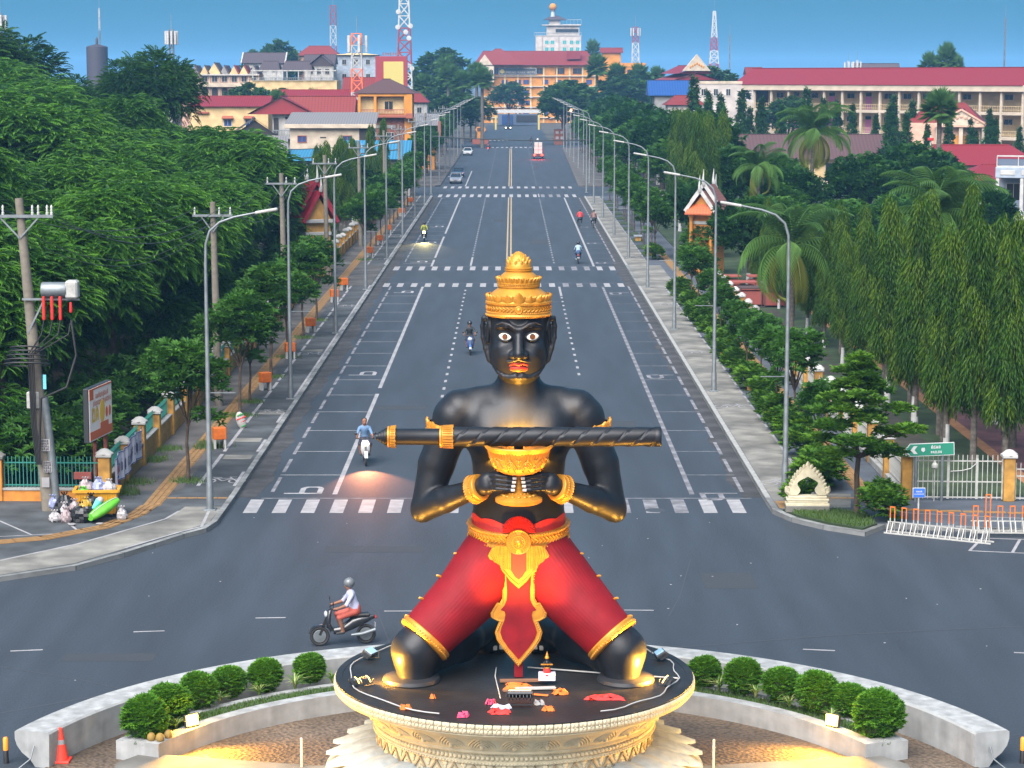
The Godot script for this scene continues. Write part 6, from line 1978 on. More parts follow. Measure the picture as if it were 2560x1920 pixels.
	var crown := part(s, "crown", m.mesh(M.gold), V(0, 0, -0.005), Basis.from_scale(V(0.95, 1, 0.95)))
	var lf := leaf_boss(0.13, 0.17, 0.035).mesh(M.gold)
	var lf2 := leaf_boss(0.10, 0.13, 0.04).mesh(M.gold)
	var bd := Mb.new()
	bd.ball(Vector3.ZERO, V(0.02, 0.02, 0.02), 6, 4)
	var bead := bd.mesh(M.gold)
	bd = Mb.new()
	bd.tube([V(-0.035, 0.045, 0), V(0.0, 0.02, 0.012), V(0.035, 0.0, 0), V(0.0, -0.02, 0.012), V(-0.035, -0.045, 0)], 0.013, 5)
	var chev := bd.mesh(M.gold)
	var st := st_new()
	ring_of(st, lf, 0.70, 8.04, 34)
	ring_of(st, lf, 0.685, 8.05, 34, Vector2.ONE, 0.09, TAU + 0.09)
	st.append_from(leaf_boss(0.24, 0.27, 0.05).mesh(M.gold), 0, Transform3D(Basis(), C * 0 + V(0, 8.03, 0.725)))
	for a in [-0.35, 0.35, -0.7, 0.7]:
		st.append_from(leaf_boss(0.17, 0.20, 0.04).mesh(M.gold), 0, Transform3D(Basis(Vector3.UP, a), V(sin(a) * 0.72, 8.04, cos(a) * 0.72)))
	part(crown, "leaf_band", st_done(st, M.gold), C)
	st = st_new()
	ring_of(st, lf2, 0.465, 8.44, 28)
	ring_of(st, lf2, 0.45, 8.45, 28, Vector2.ONE, 0.11, TAU + 0.11)
	part(crown, "leaf_band", st_done(st, M.gold), C)
	st = st_new()
	for k in 4: ring_of(st, lf, 0.275 - 0.03 * k * k * 0.55, 8.77 + k * 0.075, 13 - k * 2, Vector2.ONE, k * 0.25, TAU + k * 0.25, -0.25 - 0.2 * k, 0.95 - k * 0.08)
	part(crown, "bud", st_done(st, M.gold), C)
	st = st_new()
	ring_of(st, chev, 0.712, 7.93, 48)
	ring_of(st, bead, 0.722, 8.035, 90)
	ring_of(st, bead, 0.725, 7.785, 90)
	ring_of(st, bead, 0.71, 7.85, 90)
	ring_of(st, bead, 0.46, 8.41, 60)
	part(crown, "braid", st_done(st, M.gold), C)
	m = Mb.new()
	m.at(V(0, 7.93, 0.72), Basis(Vector3.RIGHT, PI / 2)).lathe([W2(0.09, -0.02), W2(0.09, 0.0), W2(0.07, 0.02), W2(0.05, 0.015), W2(0.04, 0.035), W2(0, 0.05)], 16)
	part(crown, "medallion", m.mesh(M.gold), C)
	for x in [-1.0, 1.0]:
		m = Mb.new()
		var cs := [[-0.40, 2.72, -0.36, 0.66], [-0.52, 2.52, -0.26, 0.72], [-0.80, 2.16, -0.05, 0.725], [-1.10, 1.79, 0.11, 0.695], [-1.40, 1.48, 0.26, 0.655], [-1.70, 1.19, 0.40, 0.61], [-1.98, 0.92, 0.50, 0.575]]
		var rings := []
		for i in range(0, 25):
			var t := i / 4.0
			var a: Array = cs[mini(int(t), 5)]
			var b: Array = cs[mini(int(t), 5) + 1]
			var w: float = t - mini(int(t), 5)
			var cen := V(lerpf(a[0], b[0], w) * -x, lerpf(a[1], b[1], w), lerpf(a[2], b[2], w))
			var ax := (V(cs[6][0] * -x, cs[6][1], cs[6][2]) - V(cs[1][0] * -x, cs[1][1], cs[1][2])).normalized()
			var e1 := ax.cross(V(0, 0, 1)).normalized()
			var e2 := ax.cross(e1)
			var rad := lerpf(a[3], b[3], w)
			var ring := PackedVector3Array()
			for j in 168:
				var th := TAU * j / 168
				var rr := rad + 0.0035 * cos(th * 56.0) + 0.012 * sin(th * 3.0 + i * 0.35)
				ring.append(cen + e1 * cos(th) * rr + e2 * sin(th) * rr * 0.97)
			rings.append(ring)
		m.loft(rings, false, false)
		var leg := part(s, "trouser_leg", m.mesh(M.statue_red))
		m = Mb.new()
		rings = []
		var cen2 := V(-2.0 * -x, 0.90, 0.51)
		var ax2 := V(-0.66 * -x, -0.68, 0.31).normalized()
		var f1 := ax2.cross(V(0, 0, 1)).normalized()
		var f2 := ax2.cross(f1)
		for q in [[-0.10, 0.572], [-0.10, 0.62], [-0.06, 0.635], [-0.02, 0.61], [0.02, 0.625], [0.06, 0.61], [0.08, 0.50]]:
			var ring := PackedVector3Array()
			for j in 48: ring.append(cen2 + ax2 * q[0] + (f1 * cos(TAU * j / 48) + f2 * sin(TAU * j / 48)) * q[1])
			rings.append(ring)
		m.loft(rings, false, false)
		for j in 56:
			var dd := f1 * cos(TAU * j / 56) + f2 * sin(TAU * j / 56)
			m.ball(cen2 + dd * 0.612 + ax2 * 0.005, V(0.028, 0.028, 0.028), 6, 4)
		part(leg, "gold_hem", m.mesh(M.gold))
		for q in [0.18, 0.46, 0.74, 0.96]:
			var pp := V(lerpf(0.58, 1.96, q) * x, lerpf(2.45, 0.93, q), lerpf(-0.2, 0.46, q) + 0.1)
			m = leaf_boss(0.10, 0.14, 0.04)
			var od := V(x * 0.72, 0.69, 0.0)
			part(leg, "seam_flame", m.mesh(M.gold), pp + od * lerpf(0.62, 0.53, q), Basis(V(0, 0, 1), -x * 0.9) * Basis(Vector3.UP, x * 0.8))
	m = Mb.new()
	m.lathe([W2(0.6, -0.75), W2(0.92, -0.5), W2(1.02, -0.2), W2(1.03, 0.1), W2(0.98, 0.3), W2(0.93, 0.42)], 40, W2(1.0, 0.74), V(0, 3.0, -0.30))
	part(s, "trouser_seat", m.mesh(M.statue_red))
	m = Mb.new()
	for i in 48:
		var a0 := TAU * i / 48
		var a1 := TAU * (i + 1) / 48
		var hf := func(a: float) -> float: return 0.14 + 0.16 * absf(sin(a)) + 0.06 * absf(cos(a * 5.0)) - (0.1 if absf(sin(a)) < 0.2 else 0.0)
		var p0 := V(sin(a0) * 1.02, 3.16, -0.30 + cos(a0) * 0.77)
		var p1 := V(sin(a1) * 1.02, 3.16, -0.30 + cos(a1) * 0.77)
		var k0 := V(sin(a0) * 1.0, 3.16 + hf.call(a0), -0.30 + cos(a0) * 0.75)
		var k1 := V(sin(a1) * 1.0, 3.16 + hf.call(a1), -0.30 + cos(a1) * 0.75)
		m.quad_out(p0, p1, k1, k0, V(sin(a0), 0, cos(a0)))
	part(s, "waist_cloth", m.mesh(M.bright_red))
	m = Mb.new()
	for i in 28:
		var a0 := PI * i / 28
		var a1 := PI * (i + 1) / 28
		var am := (a0 + a1) * 0.5
		var cc := V(0, 3.20, 0.50)
		var q0 := cc + V(cos(a0) * 0.345, sin(a0) * 0.345, 0.0)
		var q1 := cc + V(cos(a1) * 0.345, sin(a1) * 0.345, 0.0)
		var qm := cc + V(cos(am) * 0.35, sin(am) * 0.35, 0.03)
		m.tri_out(cc + V(0, 0, 0.03), q0, qm, V(0, 0, 1))
		m.tri_out(cc + V(0, 0, 0.03), qm, q1, V(0, 0, 1))
		m.quad_out(q0, q1, q1 - V(0, 0, 0.12), q0 - V(0, 0, 0.12), V(cos(am), sin(am), 0))
	part(s, "pleated_fan", m.mesh(M.bright_red))
	m = Mb.new()
	var tilt := Basis(Vector3.RIGHT, 0.17)
	m.xf = Transform3D(tilt, V(0, 3.13, -0.30))
	m.lathe([W2(0.95, -0.19), W2(1.07, -0.19), W2(1.09, -0.165), W2(1.07, -0.13), W2(1.07, -0.12), W2(1.055, -0.11), W2(1.055, 0.10), W2(1.075, 0.11), W2(1.095, 0.135), W2(1.08, 0.17), W2(0.95, 0.17)], 56, W2(1.0, 0.755))
	var belt := part(s, "belt", m.mesh(M.gold))
	st = st_new()
	bd = Mb.new()
	bd.tube([V(-0.05, 0.07, 0), V(0.015, 0.0, 0.014), V(-0.05, -0.07, 0)], 0.018, 5)
	ring_of(st, bd.mesh(M.gold), 1.06, 0.0, 74, W2(1.0, 0.755))
	ring_of(st, bead, 1.085, -0.15, 110, W2(1.0, 0.755), 0, TAU, 0, 1.2)
	ring_of(st, bead, 1.09, 0.14, 110, W2(1.0, 0.755), 0, TAU, 0, 1.2)
	part(belt, "belt_braid", st_done(st, M.gold), V(0, 3.13, -0.30), tilt)
	m = Mb.new()
	m.xf = Transform3D(Basis(Vector3.RIGHT, PI / 2), V(0, 3.0, 0.53))
	m.lathe([W2(0.265, -0.06), W2(0.27, 0.0), W2(0.255, 0.03), W2(0.235, 0.02), W2(0.16, 0.035), W2(0.15, 0.05), W2(0.125, 0.05), W2(0.12, 0.035), W2(0.07, 0.04), W2(0.05, 0.07), W2(0, 0.085)], 32)
	m.home()
	for i in 26:
		var a := TAU * i / 26
		m.bar(V(cos(a) * 0.165, 3.0 + sin(a) * 0.165, 0.57), V(cos(a) * 0.235, 3.0 + sin(a) * 0.235, 0.555), 0.022)
	for i in 10:
		var a := TAU * i / 10
		m.ball(V(cos(a) * 0.095, 3.0 + sin(a) * 0.095, 0.575), V(0.02, 0.02, 0.02), 6, 4)
	part(belt, "buckle", m.mesh(M.gold))
	var half := func(pts: Array) -> PackedVector2Array:
		var q := PackedVector2Array()
		for p in pts: q.append(p)
		for i in range(pts.size() - 1, -1, -1):
			if absf(pts[i].x) > 0.001: q.append(W2(-pts[i].x, pts[i].y))
		return q
	var out2: PackedVector2Array = half.call([W2(0.36, 2.5), W2(0.36, 2.12), W2(0.345, 1.95), W2(0.35, 1.76), W2(0.40, 1.66), W2(0.46, 1.68), W2(0.53, 1.60), W2(0.60, 1.46), W2(0.585, 1.36), W2(0.49, 1.30), W2(0.41, 1.27), W2(0.45, 1.17), W2(0.505, 1.02), W2(0.46, 0.86), W2(0.33, 0.67), W2(0.16, 0.47), W2(0.0, 0.28)])
	var in2: PackedVector2Array = half.call([W2(0.26, 2.5), W2(0.26, 2.12), W2(0.245, 1.95), W2(0.25, 1.74), W2(0.30, 1.62), W2(0.38, 1.52), W2(0.30, 1.49), W2(0.28, 1.42), W2(0.30, 1.30), W2(0.36, 1.15), W2(0.39, 1.03), W2(0.35, 0.90), W2(0.22, 0.70), W2(0.0, 0.44)])
	m = Mb.new()
	m.prism(out2, 0.36, 0.45)
	var sash := part(s, "sash", m.mesh(M.gold))
	m = Mb.new()
	m.prism(in2, 0.44, 0.468)
	m.bar(V(0, 2.1, 0.466), V(0, 0.48, 0.466), 0.014)
	for i in 14:
		m.bar(V(-0.18 + i * 0.0277, 2.1, 0.466), V(-0.18 + i * 0.0277, 1.5, 0.466), 0.006)
	part(sash, "sash_cloth", m.mesh(M.statue_red))
	m = Mb.new()
	for q in [out2]:
		for i in q.size():
			var a: Vector2 = q[i]
			var b: Vector2 = q[(i + 1) % q.size()]
			if a.y > 2.3 and b.y > 2.3: continue
			var cnt := int(a.distance_to(b) / 0.055) + 1
			for k in cnt:
				var p := a.lerp(b, float(k) / cnt)
				p = p + (W2(0, 1.25) - p).normalized() * 0.045
				m.ball(V(p.x, p.y, 0.452), V(0.026, 0.026, 0.022), 6, 4)
	part(sash, "sash_beads", m.mesh(M.gold))
	m = Mb.new()
	m.prism(PackedVector2Array([W2(-0.09, 0.32), W2(0.09, 0.32), W2(0.09, 0.02), W2(-0.09, 0.02)]), 0.2, 0.34)
	m.prism(PackedVector2Array([W2(-0.2, 2.2), W2(0.2, 2.2), W2(0.2, 1.92), W2(0.0, 1.72), W2(-0.2, 1.92)]), 0.466, 0.482)
	part(sash, "sash_lining", m.mesh(M.statue_red))
	for x in [-1.0, 1.0]:
		m = Mb.new()
		var wing := PackedVector2Array()
		for p in [W2(0.30, 2.92), W2(0.50, 2.90), W2(0.585, 2.82), W2(0.645, 2.70), W2(0.605, 2.60), W2(0.49, 2.50), W2(0.42, 2.40), W2(0.38, 2.34), W2(0.30, 2.38)]: wing.append(W2(p.x * x, p.y))
		m.prism(wing, 0.38, 0.475)
		for k in 4:
			m.tube([V(x * (0.40 + k * 0.05), 2.88, 0.478), V(x * (0.43 + k * 0.055), 2.7, 0.484), V(x * (0.41 + k * 0.03), 2.5 + k * 0.02, 0.478)], 0.014, 5)
		part(s, "sash_wing", m.mesh(M.gold))
	m = Mb.new()
	var out1: PackedVector2Array = half.call([W2(0.38, 2.92), W2(0.385, 2.46), W2(0.34, 2.36), W2(0.25, 2.26), W2(0.17, 2.15), W2(0.0, 2.0)])
	m.prism(out1, 0.44, 0.52)
	for x in [-1.0, 1.0]:
		for k in 4: m.tube([V(x * (0.20 + k * 0.048), 2.9, 0.522), V(x * (0.20 + k * 0.048), 2.42, 0.522)], 0.015, 5)
		for k in 14: m.ball(V(x * 0.32, 2.44 + k * 0.035, 0.525), V(0.018, 0.018, 0.018), 6, 4)
		m.tube([V(x * 0.33, 2.40, 0.522), V(x * 0.2, 2.24, 0.526), V(0, 2.07, 0.526)], 0.02, 5)
	part(s, "apron", m.mesh(M.gold))
	m = Mb.new()
	m.prism(half.call([W2(0.165, 2.9), W2(0.165, 2.40), W2(0.08, 2.26), W2(0.0, 2.19)]), 0.5, 0.533)
	m.bar(V(0, 2.8, 0.531), V(0, 2.22, 0.531), 0.014)
	part(s, "apron_cloth", m.mesh(M.bright_red))
	for x in [-1.0, 1.0]:
		var ax := V(-x * 0.70, 0.34, 0.56).normalized()
		var c0 := V(x * 0.86, 4.225, 0.88)
		var g1 := ax.cross(Vector3.UP).normalized()
		var g2 := ax.cross(g1)
		m = Mb.new()
		var rings := []
		for q in [[-0.13, 0.22], [-0.13, 0.29], [-0.09, 0.30], [-0.06, 0.275], [0.04, 0.27], [0.08, 0.285], [0.11, 0.27], [0.11, 0.20]]:
			var ring := PackedVector3Array()
			for j in 32: ring.append(c0 + ax * q[0] + (g1 * cos(TAU * j / 32) + g2 * sin(TAU * j / 32)) * q[1])
			rings.append(ring)
		m.loft(rings, false, false)
		for j in 34:
			var dd := g1 * cos(TAU * j / 34) + g2 * sin(TAU * j / 34)
			m.ball(c0 + dd * 0.275 - ax * 0.01, V(0.027, 0.027, 0.027), 6, 4)
			m.ball(c0 + dd * 0.29 - ax * 0.115, V(0.03, 0.03, 0.03), 6, 4)
		part(s, "bracelet", m.mesh(M.gold))
		m = Mb.new()
		m.xf = Transform3D(Basis(V(0, 0, 1), x * 0.26), V(x * 1.52, 5.28, -0.28))
		m.lathe([W2(0.42, -0.12), W2(0.47, -0.11), W2(0.455, -0.05), W2(0.47, 0.02), W2(0.455, 0.08), W2(0.42, 0.1)], 30)
		m.home()
		st = st_new()
		ring_of(st, leaf_boss(0.16, 0.16, 0.05).mesh(M.gold), 0.46, -0.02, 12)
		var al := part(s, "armlet", m.mesh(M.gold))
		part(al, "armlet_leaves", st_done(st, M.gold), V(x * 1.52, 5.28, -0.28), Basis(V(0, 0, 1), x * 0.26))
	var cl := thing("club", "long black twisted club with gold collars lying across the golden bowl", "club", O + V(0, 5.36, 1.16))
	m = Mb.new()
	var rings := []
	for i in 141:
		var px := lerpf(-1.43, 2.82, i / 140.0)
		var ring := PackedVector3Array()
		for j in 36:
			var th := TAU * j / 36
			var q := fposmod(3.0 * (th / TAU - px / 1.26), 1.0)
			var rr := 0.186 + 0.022 * pow(q, 0.6) - 0.02 * exp(-pow((q - 0.02) / 0.05, 2.0))
			ring.append(V(px, sin(th) * rr, cos(th) * rr))
		rings.append(ring)
	m.loft(rings)
	m.xf = Transform3D(Basis(V(0, 0, 1), -PI / 2), Vector3.ZERO)
	m.lathe([W2(0.195, 2.80), W2(0.21, 2.82), W2(0.212, 2.93), W2(0.2, 2.945), W2(0.0, 2.945)], 28)
	m.lathe([W2(0.0, -2.96), W2(0.07, -2.955), W2(0.07, -2.91), W2(0.10, -2.90), W2(0.115, -2.85), W2(0.14, -2.84), W2(0.155, -2.79), W2(0.175, -2.78), W2(0.182, -2.70), W2(0.17, -2.68), W2(0.172, -1.40)], 28)
	m.home()
	part(cl, "shaft", m.mesh(M.statue_black))
	for q in [[-2.72, 0.17, 0.215], [-1.64, 0.28, 0.225]]:
		m = Mb.new()
		m.xf = Transform3D(Basis(V(0, 0, 1), -PI / 2), Vector3.ZERO)
		m.lathe([W2(0.15, q[0]), W2(q[2], q[0] + 0.005), W2(q[2] + 0.01, q[0] + 0.04), W2(q[2] - 0.01, q[0] + 0.06), W2(q[2] - 0.005, q[0] + q[1] - 0.04), W2(q[2] + 0.012, q[0] + q[1]), W2(0.15, q[0] + q[1])], 28)
		m.home()
		for j in 26:
			var th := TAU * j / 26
			m.bar(V(q[0] + 0.07, sin(th) * q[2], cos(th) * q[2]), V(q[0] + q[1] - 0.02 + 0.03 * (j % 2), sin(th) * (q[2] + 0.012), cos(th) * (q[2] + 0.012)), 0.026)
		part(cl, "gold_collar", m.mesh(M.gold))
	var bo := thing("offering_bowl", "golden footed bowl with carved swags held in the statue's hands", "bowl", O + V(0, 0, 1.16))
	m = Mb.new()
	m.lathe([W2(0.10, 4.24), W2(0.12, 4.30), W2(0.09, 4.40), W2(0.10, 4.52), W2(0.16, 4.58), W2(0.36, 4.61), W2(0.44, 4.66), W2(0.50, 4.72), W2(0.565, 4.84), W2(0.61, 5.0), W2(0.62, 5.05), W2(0.655, 5.10), W2(0.70, 5.15), W2(0.725, 5.18), W2(0.715, 5.20), W2(0.66, 5.20), W2(0.62, 5.15), W2(0.4, 5.08), W2(0, 5.06)], 44)
	part(bo, "cup", m.mesh(M.gold))
	m = Mb.new()
	m.lathe([W2(0.0, 3.97), W2(0.42, 3.97), W2(0.485, 4.0), W2(0.49, 4.07), W2(0.45, 4.10), W2(0.3, 4.15), W2(0.16, 4.21), W2(0.10, 4.26)], 40)
	for j in 16:
		var a := TAU * j / 16
		m.ball(V(sin(a) * 0.33, 4.14, cos(a) * 0.33), V(0.05, 0.03, 0.05), 7, 4)
		m.ball(V(sin(a + 0.2) * 0.22, 4.185, cos(a + 0.2) * 0.22), V(0.035, 0.025, 0.035), 7, 4)
	part(bo, "foot", m.mesh(M.gold))
	m = Mb.new()
	for j in 60:
		var a := TAU * j / 60
		m.bar(V(sin(a) * 0.612, 4.98, cos(a) * 0.612), V(sin(a) * 0.64, 5.07, cos(a) * 0.64), 0.022)
	for j in 10:
		var a := TAU * (j + 0.5) / 10
		for lay in 3:
			var pa := []
			for k in 9:
				var t := -1.0 + k / 4.0
				var aa := a + t * (0.26 - lay * 0.07)
				var yy := 4.74 + (0.17 - lay * 0.045) * (1.0 - t * t) + 0.01
				var rr: float = lerpf(0.50, 0.605, clampf((yy - 4.70) / 0.28, 0.0, 1.0)) + 0.012
				pa.append(V(sin(aa) * rr, yy, cos(aa) * rr))
			m.tube(pa, 0.020, 5)
		for q in [[0.31, 4.93, 0.035], [0.31, 4.85, 0.028], [0.24, 4.95, 0.024], [0.38, 4.95, 0.024], [0.0, 4.95, 0.03], [0.31, 4.77, 0.03], [0.0, 4.79, 0.022], [0.14, 4.69, 0.02], [-0.14, 4.69, 0.02]]:
			var aa: float = a + q[0]
			var rr: float = lerpf(0.49, 0.60, clampf((q[1] - 4.70) / 0.28, 0.0, 1.0)) + 0.01
			m.ball(V(sin(aa) * rr, q[1], cos(aa) * rr), V(q[2], q[2], q[2]), 6, 4)
	part(bo, "carved_swags", m.mesh(M.gold))
	floods(O)
func pedestal(P: Vector3) -> void:
	var p := thing("pedestal", "round cream lotus pedestal with black stained top under the giant statue", "pedestal", P)
	var m := Mb.new()
	m.lathe([W2(3.80, -0.03), W2(3.84, -0.03), W2(3.84, 0.012), W2(3.70, 0.012), W2(3.69, 0.0), W2(0.0, 0.0)], 120)
	part(p, "platform_top", m.mesh(M.platform))
	m = Mb.new()
	m.lathe([W2(2.95, -2.3), W2(2.95, -1.12), W2(3.02, -1.10), W2(3.02, -1.04), W2(2.98, -1.02), W2(2.98, -0.90), W2(3.03, -0.88), W2(3.08, -0.84), W2(3.05, -0.80), W2(3.12, -0.72), W2(3.20, -0.62), W2(3.34, -0.50), W2(3.55, -0.38), W2(3.70, -0.30), W2(3.76, -0.27), W2(3.80, -0.27), W2(3.80, -0.24), W2(3.82, -0.22), W2(3.82, -0.02), W2(3.80, -0.02)], 120)
	part(p, "drum", m.mesh(M.cream))
	m = Mb.new()
	m.cbox(V(0, 0, 0), V(0.165, 0.20, 0.05), 0.012)
	for q in [[-0.04, 0.045], [0.04, 0.045], [-0.04, -0.045], [0.04, -0.045]]:
		m.ball(V(q[0], q[1], 0.02), V(0.045, 0.05, 0.024), 7, 4)
	m.ball(V(0, 0, 0.03), V(0.02, 0.02, 0.02), 6, 4)
	var tile := m.mesh(M.cream)
	var N := 138
	for i in N:
		var a := TAU * i / N
		part(p, "carved_panel", tile, V(sin(a) * 3.835, -0.12, cos(a) * 3.835), Basis(Vector3.UP, a) * Basis(Vector3.RIGHT, 0.06))
	m = Mb.new()
	for lay in 4:
		var w := 0.30 - lay * 0.062
		var pa := []
		for k in 11:
			var t := -1.0 + k / 5.0
			var hgt := pow(1.0 - absf(t), 0.6) if absf(t) < 1.0 else 0.0
			pa.append(V(t * w, 0.02 + hgt * (0.33 - lay * 0.06), hgt * (0.36 - lay * 0.07) + 0.02 + lay * 0.012))
		m.tube(pa, [0.012, 0.02, 0.024, 0.024, 0.026, 0.03, 0.026, 0.024, 0.024, 0.02, 0.012], 5)
	m.ball(V(0, 0.11, 0.10), V(0.06, 0.12, 0.06), 8, 5)
	var petal := m.mesh(M.cream)
	m = Mb.new()
	m.tube([V(0, 0.02, 0.02), V(0.03, 0.16, 0.12), V(-0.02, 0.28, 0.27), V(0.06, 0.36, 0.42)], [0.03, 0.035, 0.03, 0.015], 6)
	m.tube([V(0.02, 0.2, 0.16), V(0.12, 0.3, 0.30), V(0.17, 0.38, 0.45)], [0.02, 0.03, 0.012], 5)
	m.tube([V(-0.02, 0.2, 0.16), V(-0.12, 0.3, 0.30), V(-0.17, 0.38, 0.45)], [0.02, 0.03, 0.012], 5)
	var sprig := m.mesh(M.cream)
	var np := 30
	for i in np:
		var a := TAU * i / np
		part(p, "lotus_petal", petal, V(sin(a) * 3.06, -0.75, cos(a) * 3.06), Basis(Vector3.UP, a))
		a = TAU * (i + 0.5) / np
		part(p, "leaf_sprig", sprig, V(sin(a) * 3.06, -0.74, cos(a) * 3.06), Basis(Vector3.UP, a))
	m = Mb.new()
	m.ball(Vector3.ZERO, V(0.048, 0.048, 0.04), 8, 5)
	var st := st_new()
	ring_of(st, m.mesh(M.cream), 3.0, -0.965, 190)
	part(p, "bead_row", st_done(st, M.cream)).set_meta("kind", "stuff")
	st = st_new()
	m = Mb.new()
	m.ball(Vector3.ZERO, V(0.03, 0.02, 0.02), 6, 4)
	ring_of(st, m.mesh(M.cream), 3.035, -0.865, 260)
	ring_of(st, m.mesh(M.cream), 3.03, -1.07, 260)
	part(p, "moulding", st_done(st, M.cream))
	var K := 44
	m = Mb.new()
	m.bar(V(-0.215, -0.30, 0), V(0, 0.0, 0.0), 0.035)
	m.bar(V(0.215, -0.30, 0), V(0, 0.0, 0.0), 0.035)
	m.bar(V(-0.215, -0.30, 0), V(0, -0.60, 0.0), 0.035)
	m.bar(V(0.215, -0.30, 0), V(0, -0.60, 0.0), 0.035)
	var dia := m.mesh(M.cream_dark)
	m = Mb.new()
	for q in 7: m.ball(V(0.07 * cos(TAU * q / 7), -0.3 + 0.1 * sin(TAU * q / 7), 0.0), V(0.042, 0.05, 0.03), 6, 4)
	m.ball(V(0, -0.3, 0), V(0.045, 0.06, 0.035), 6, 4)
	var ros := m.mesh(M.cream)
	m = Mb.new()
	m.ball(V(0, -0.03, 0), V(0.07, 0.06, 0.025), 6, 4)
	m.ball(V(0, -0.11, 0), V(0.035, 0.05, 0.025), 6, 4)
	var ros2 := m.mesh(M.cream)
	for i in K:
		var a := TAU * i / K
		var pos := V(sin(a) * 2.965, -1.14, cos(a) * 2.965)
		part(p, "lattice_diamond", dia, pos, Basis(Vector3.UP, a))
		part(p, "rosette", ros, pos, Basis(Vector3.UP, a))
		a = TAU * (i + 0.5) / K
		part(p, "half_rosette", ros2, V(sin(a) * 2.96, -1.13, cos(a) * 2.96), Basis(Vector3.UP, a))
	m = Mb.new()
	m.lathe([W2(4.12, -2.3), W2(4.08, -2.0), W2(3.9, -1.9), W2(3.5, -1.78), W2(2.9, -1.7)], 80)
	part(p, "foot_ring", m.mesh(M.lotus_white))
	m = Mb.new()
	var rows := []
	for i in 6:
		var f := i / 5.0
		var row := PackedVector3Array()
		for j in 7:
			var sx := -1.0 + j / 3.0
			row.append(V(sx * 0.42 * sin(PI * (0.25 + 0.62 * f)) * (1.0 if i < 5 else 0.25), -0.10 * f - 0.22 * f * f + 0.06 * pow(f, 6.0) + 0.07 * (1 - sx * sx), 0.92 * f))
		rows.append(row)
	for i in 5: for j in 6: m.quad_out(rows[i][j], rows[i][j + 1], rows[i + 1][j + 1], rows[i + 1][j], Vector3.UP)
	var big := m.mesh(M.lotus_white)
	for i in 30:
		var a := TAU * i / 30
		part(p, "foot_petal", big, V(sin(a) * 2.95, -1.40, cos(a) * 2.95), Basis(Vector3.UP, a))
	for i in 30:
		var a := TAU * (i + 0.5) / 30
		part(p, "foot_petal", big, V(sin(a) * 3.15, -1.52, cos(a) * 3.15), Basis(Vector3.UP, a))
func flood(label: String, P: Vector3, aim: Vector3, lit: bool, size := 0.3, energy := 10.0, ang := 40.0, twin := false) -> Node3D:
	mat("lamp_case", lin(0.06, 0.065, 0.07), 0.5, {"metal": 0.4})
	mat("lamp_glass", lin(0.25, 0.4, 0.55), 0.15)
	mat("lamp_glow", lin(1, 0.72, 0.3), 0.4, {"emit": Color(1.0, 0.72, 0.28), "energy": 3.0})
	var t := thing("floodlight", label, "floodlight", P)
	var b := Basis.looking_at(-aim.normalized())
	for k in (2 if twin else 1):
		var off := V(0.24 * k, 0.03 * k, 0)
		var m := Mb.new()
		m.xf = Transform3D(b, V(0, size * 0.55, 0) + off)
		m.cbox(V(0, 0, -0.04), V(size, size * 0.75, 0.08), 0.015)
		for i in 7: m.box(V(-size * 0.42 + i * size * 0.14, 0.02, -0.11), V(0.012, size * 0.6, 0.06))
		part(t, "casing", m.mesh(M.lamp_case))
		m = Mb.new()
		m.xf = Transform3D(b, V(0, size * 0.55, 0) + off)
		m.cbox(V(0, 0, 0.012), V(size * 0.86, size * 0.6, 0.02), 0.006)
		part(t, "lamp_lens", m.mesh(M.lamp_glow if lit else M.lamp_glass))
		m = Mb.new()
		for x in [-1.0, 1.0]: m.bar(V(x * size * 0.53, 0.0, -0.02) + off, V(x * size * 0.53, size * 0.55, -0.02) + off, 0.02)
		m.bar(V(-size * 0.53, 0.02, -0.02) + off, V(size * 0.53, 0.02, -0.02) + off, 0.03)
		part(t, "bracket", m.mesh(M.lamp_case))
		if lit:
			spot("flood_beam", t, V(0, size * 0.55, 0) + off + aim.normalized() * 0.06, aim, Color(1.0, 0.70, 0.25), energy, ang, size * 0.3)
	return t
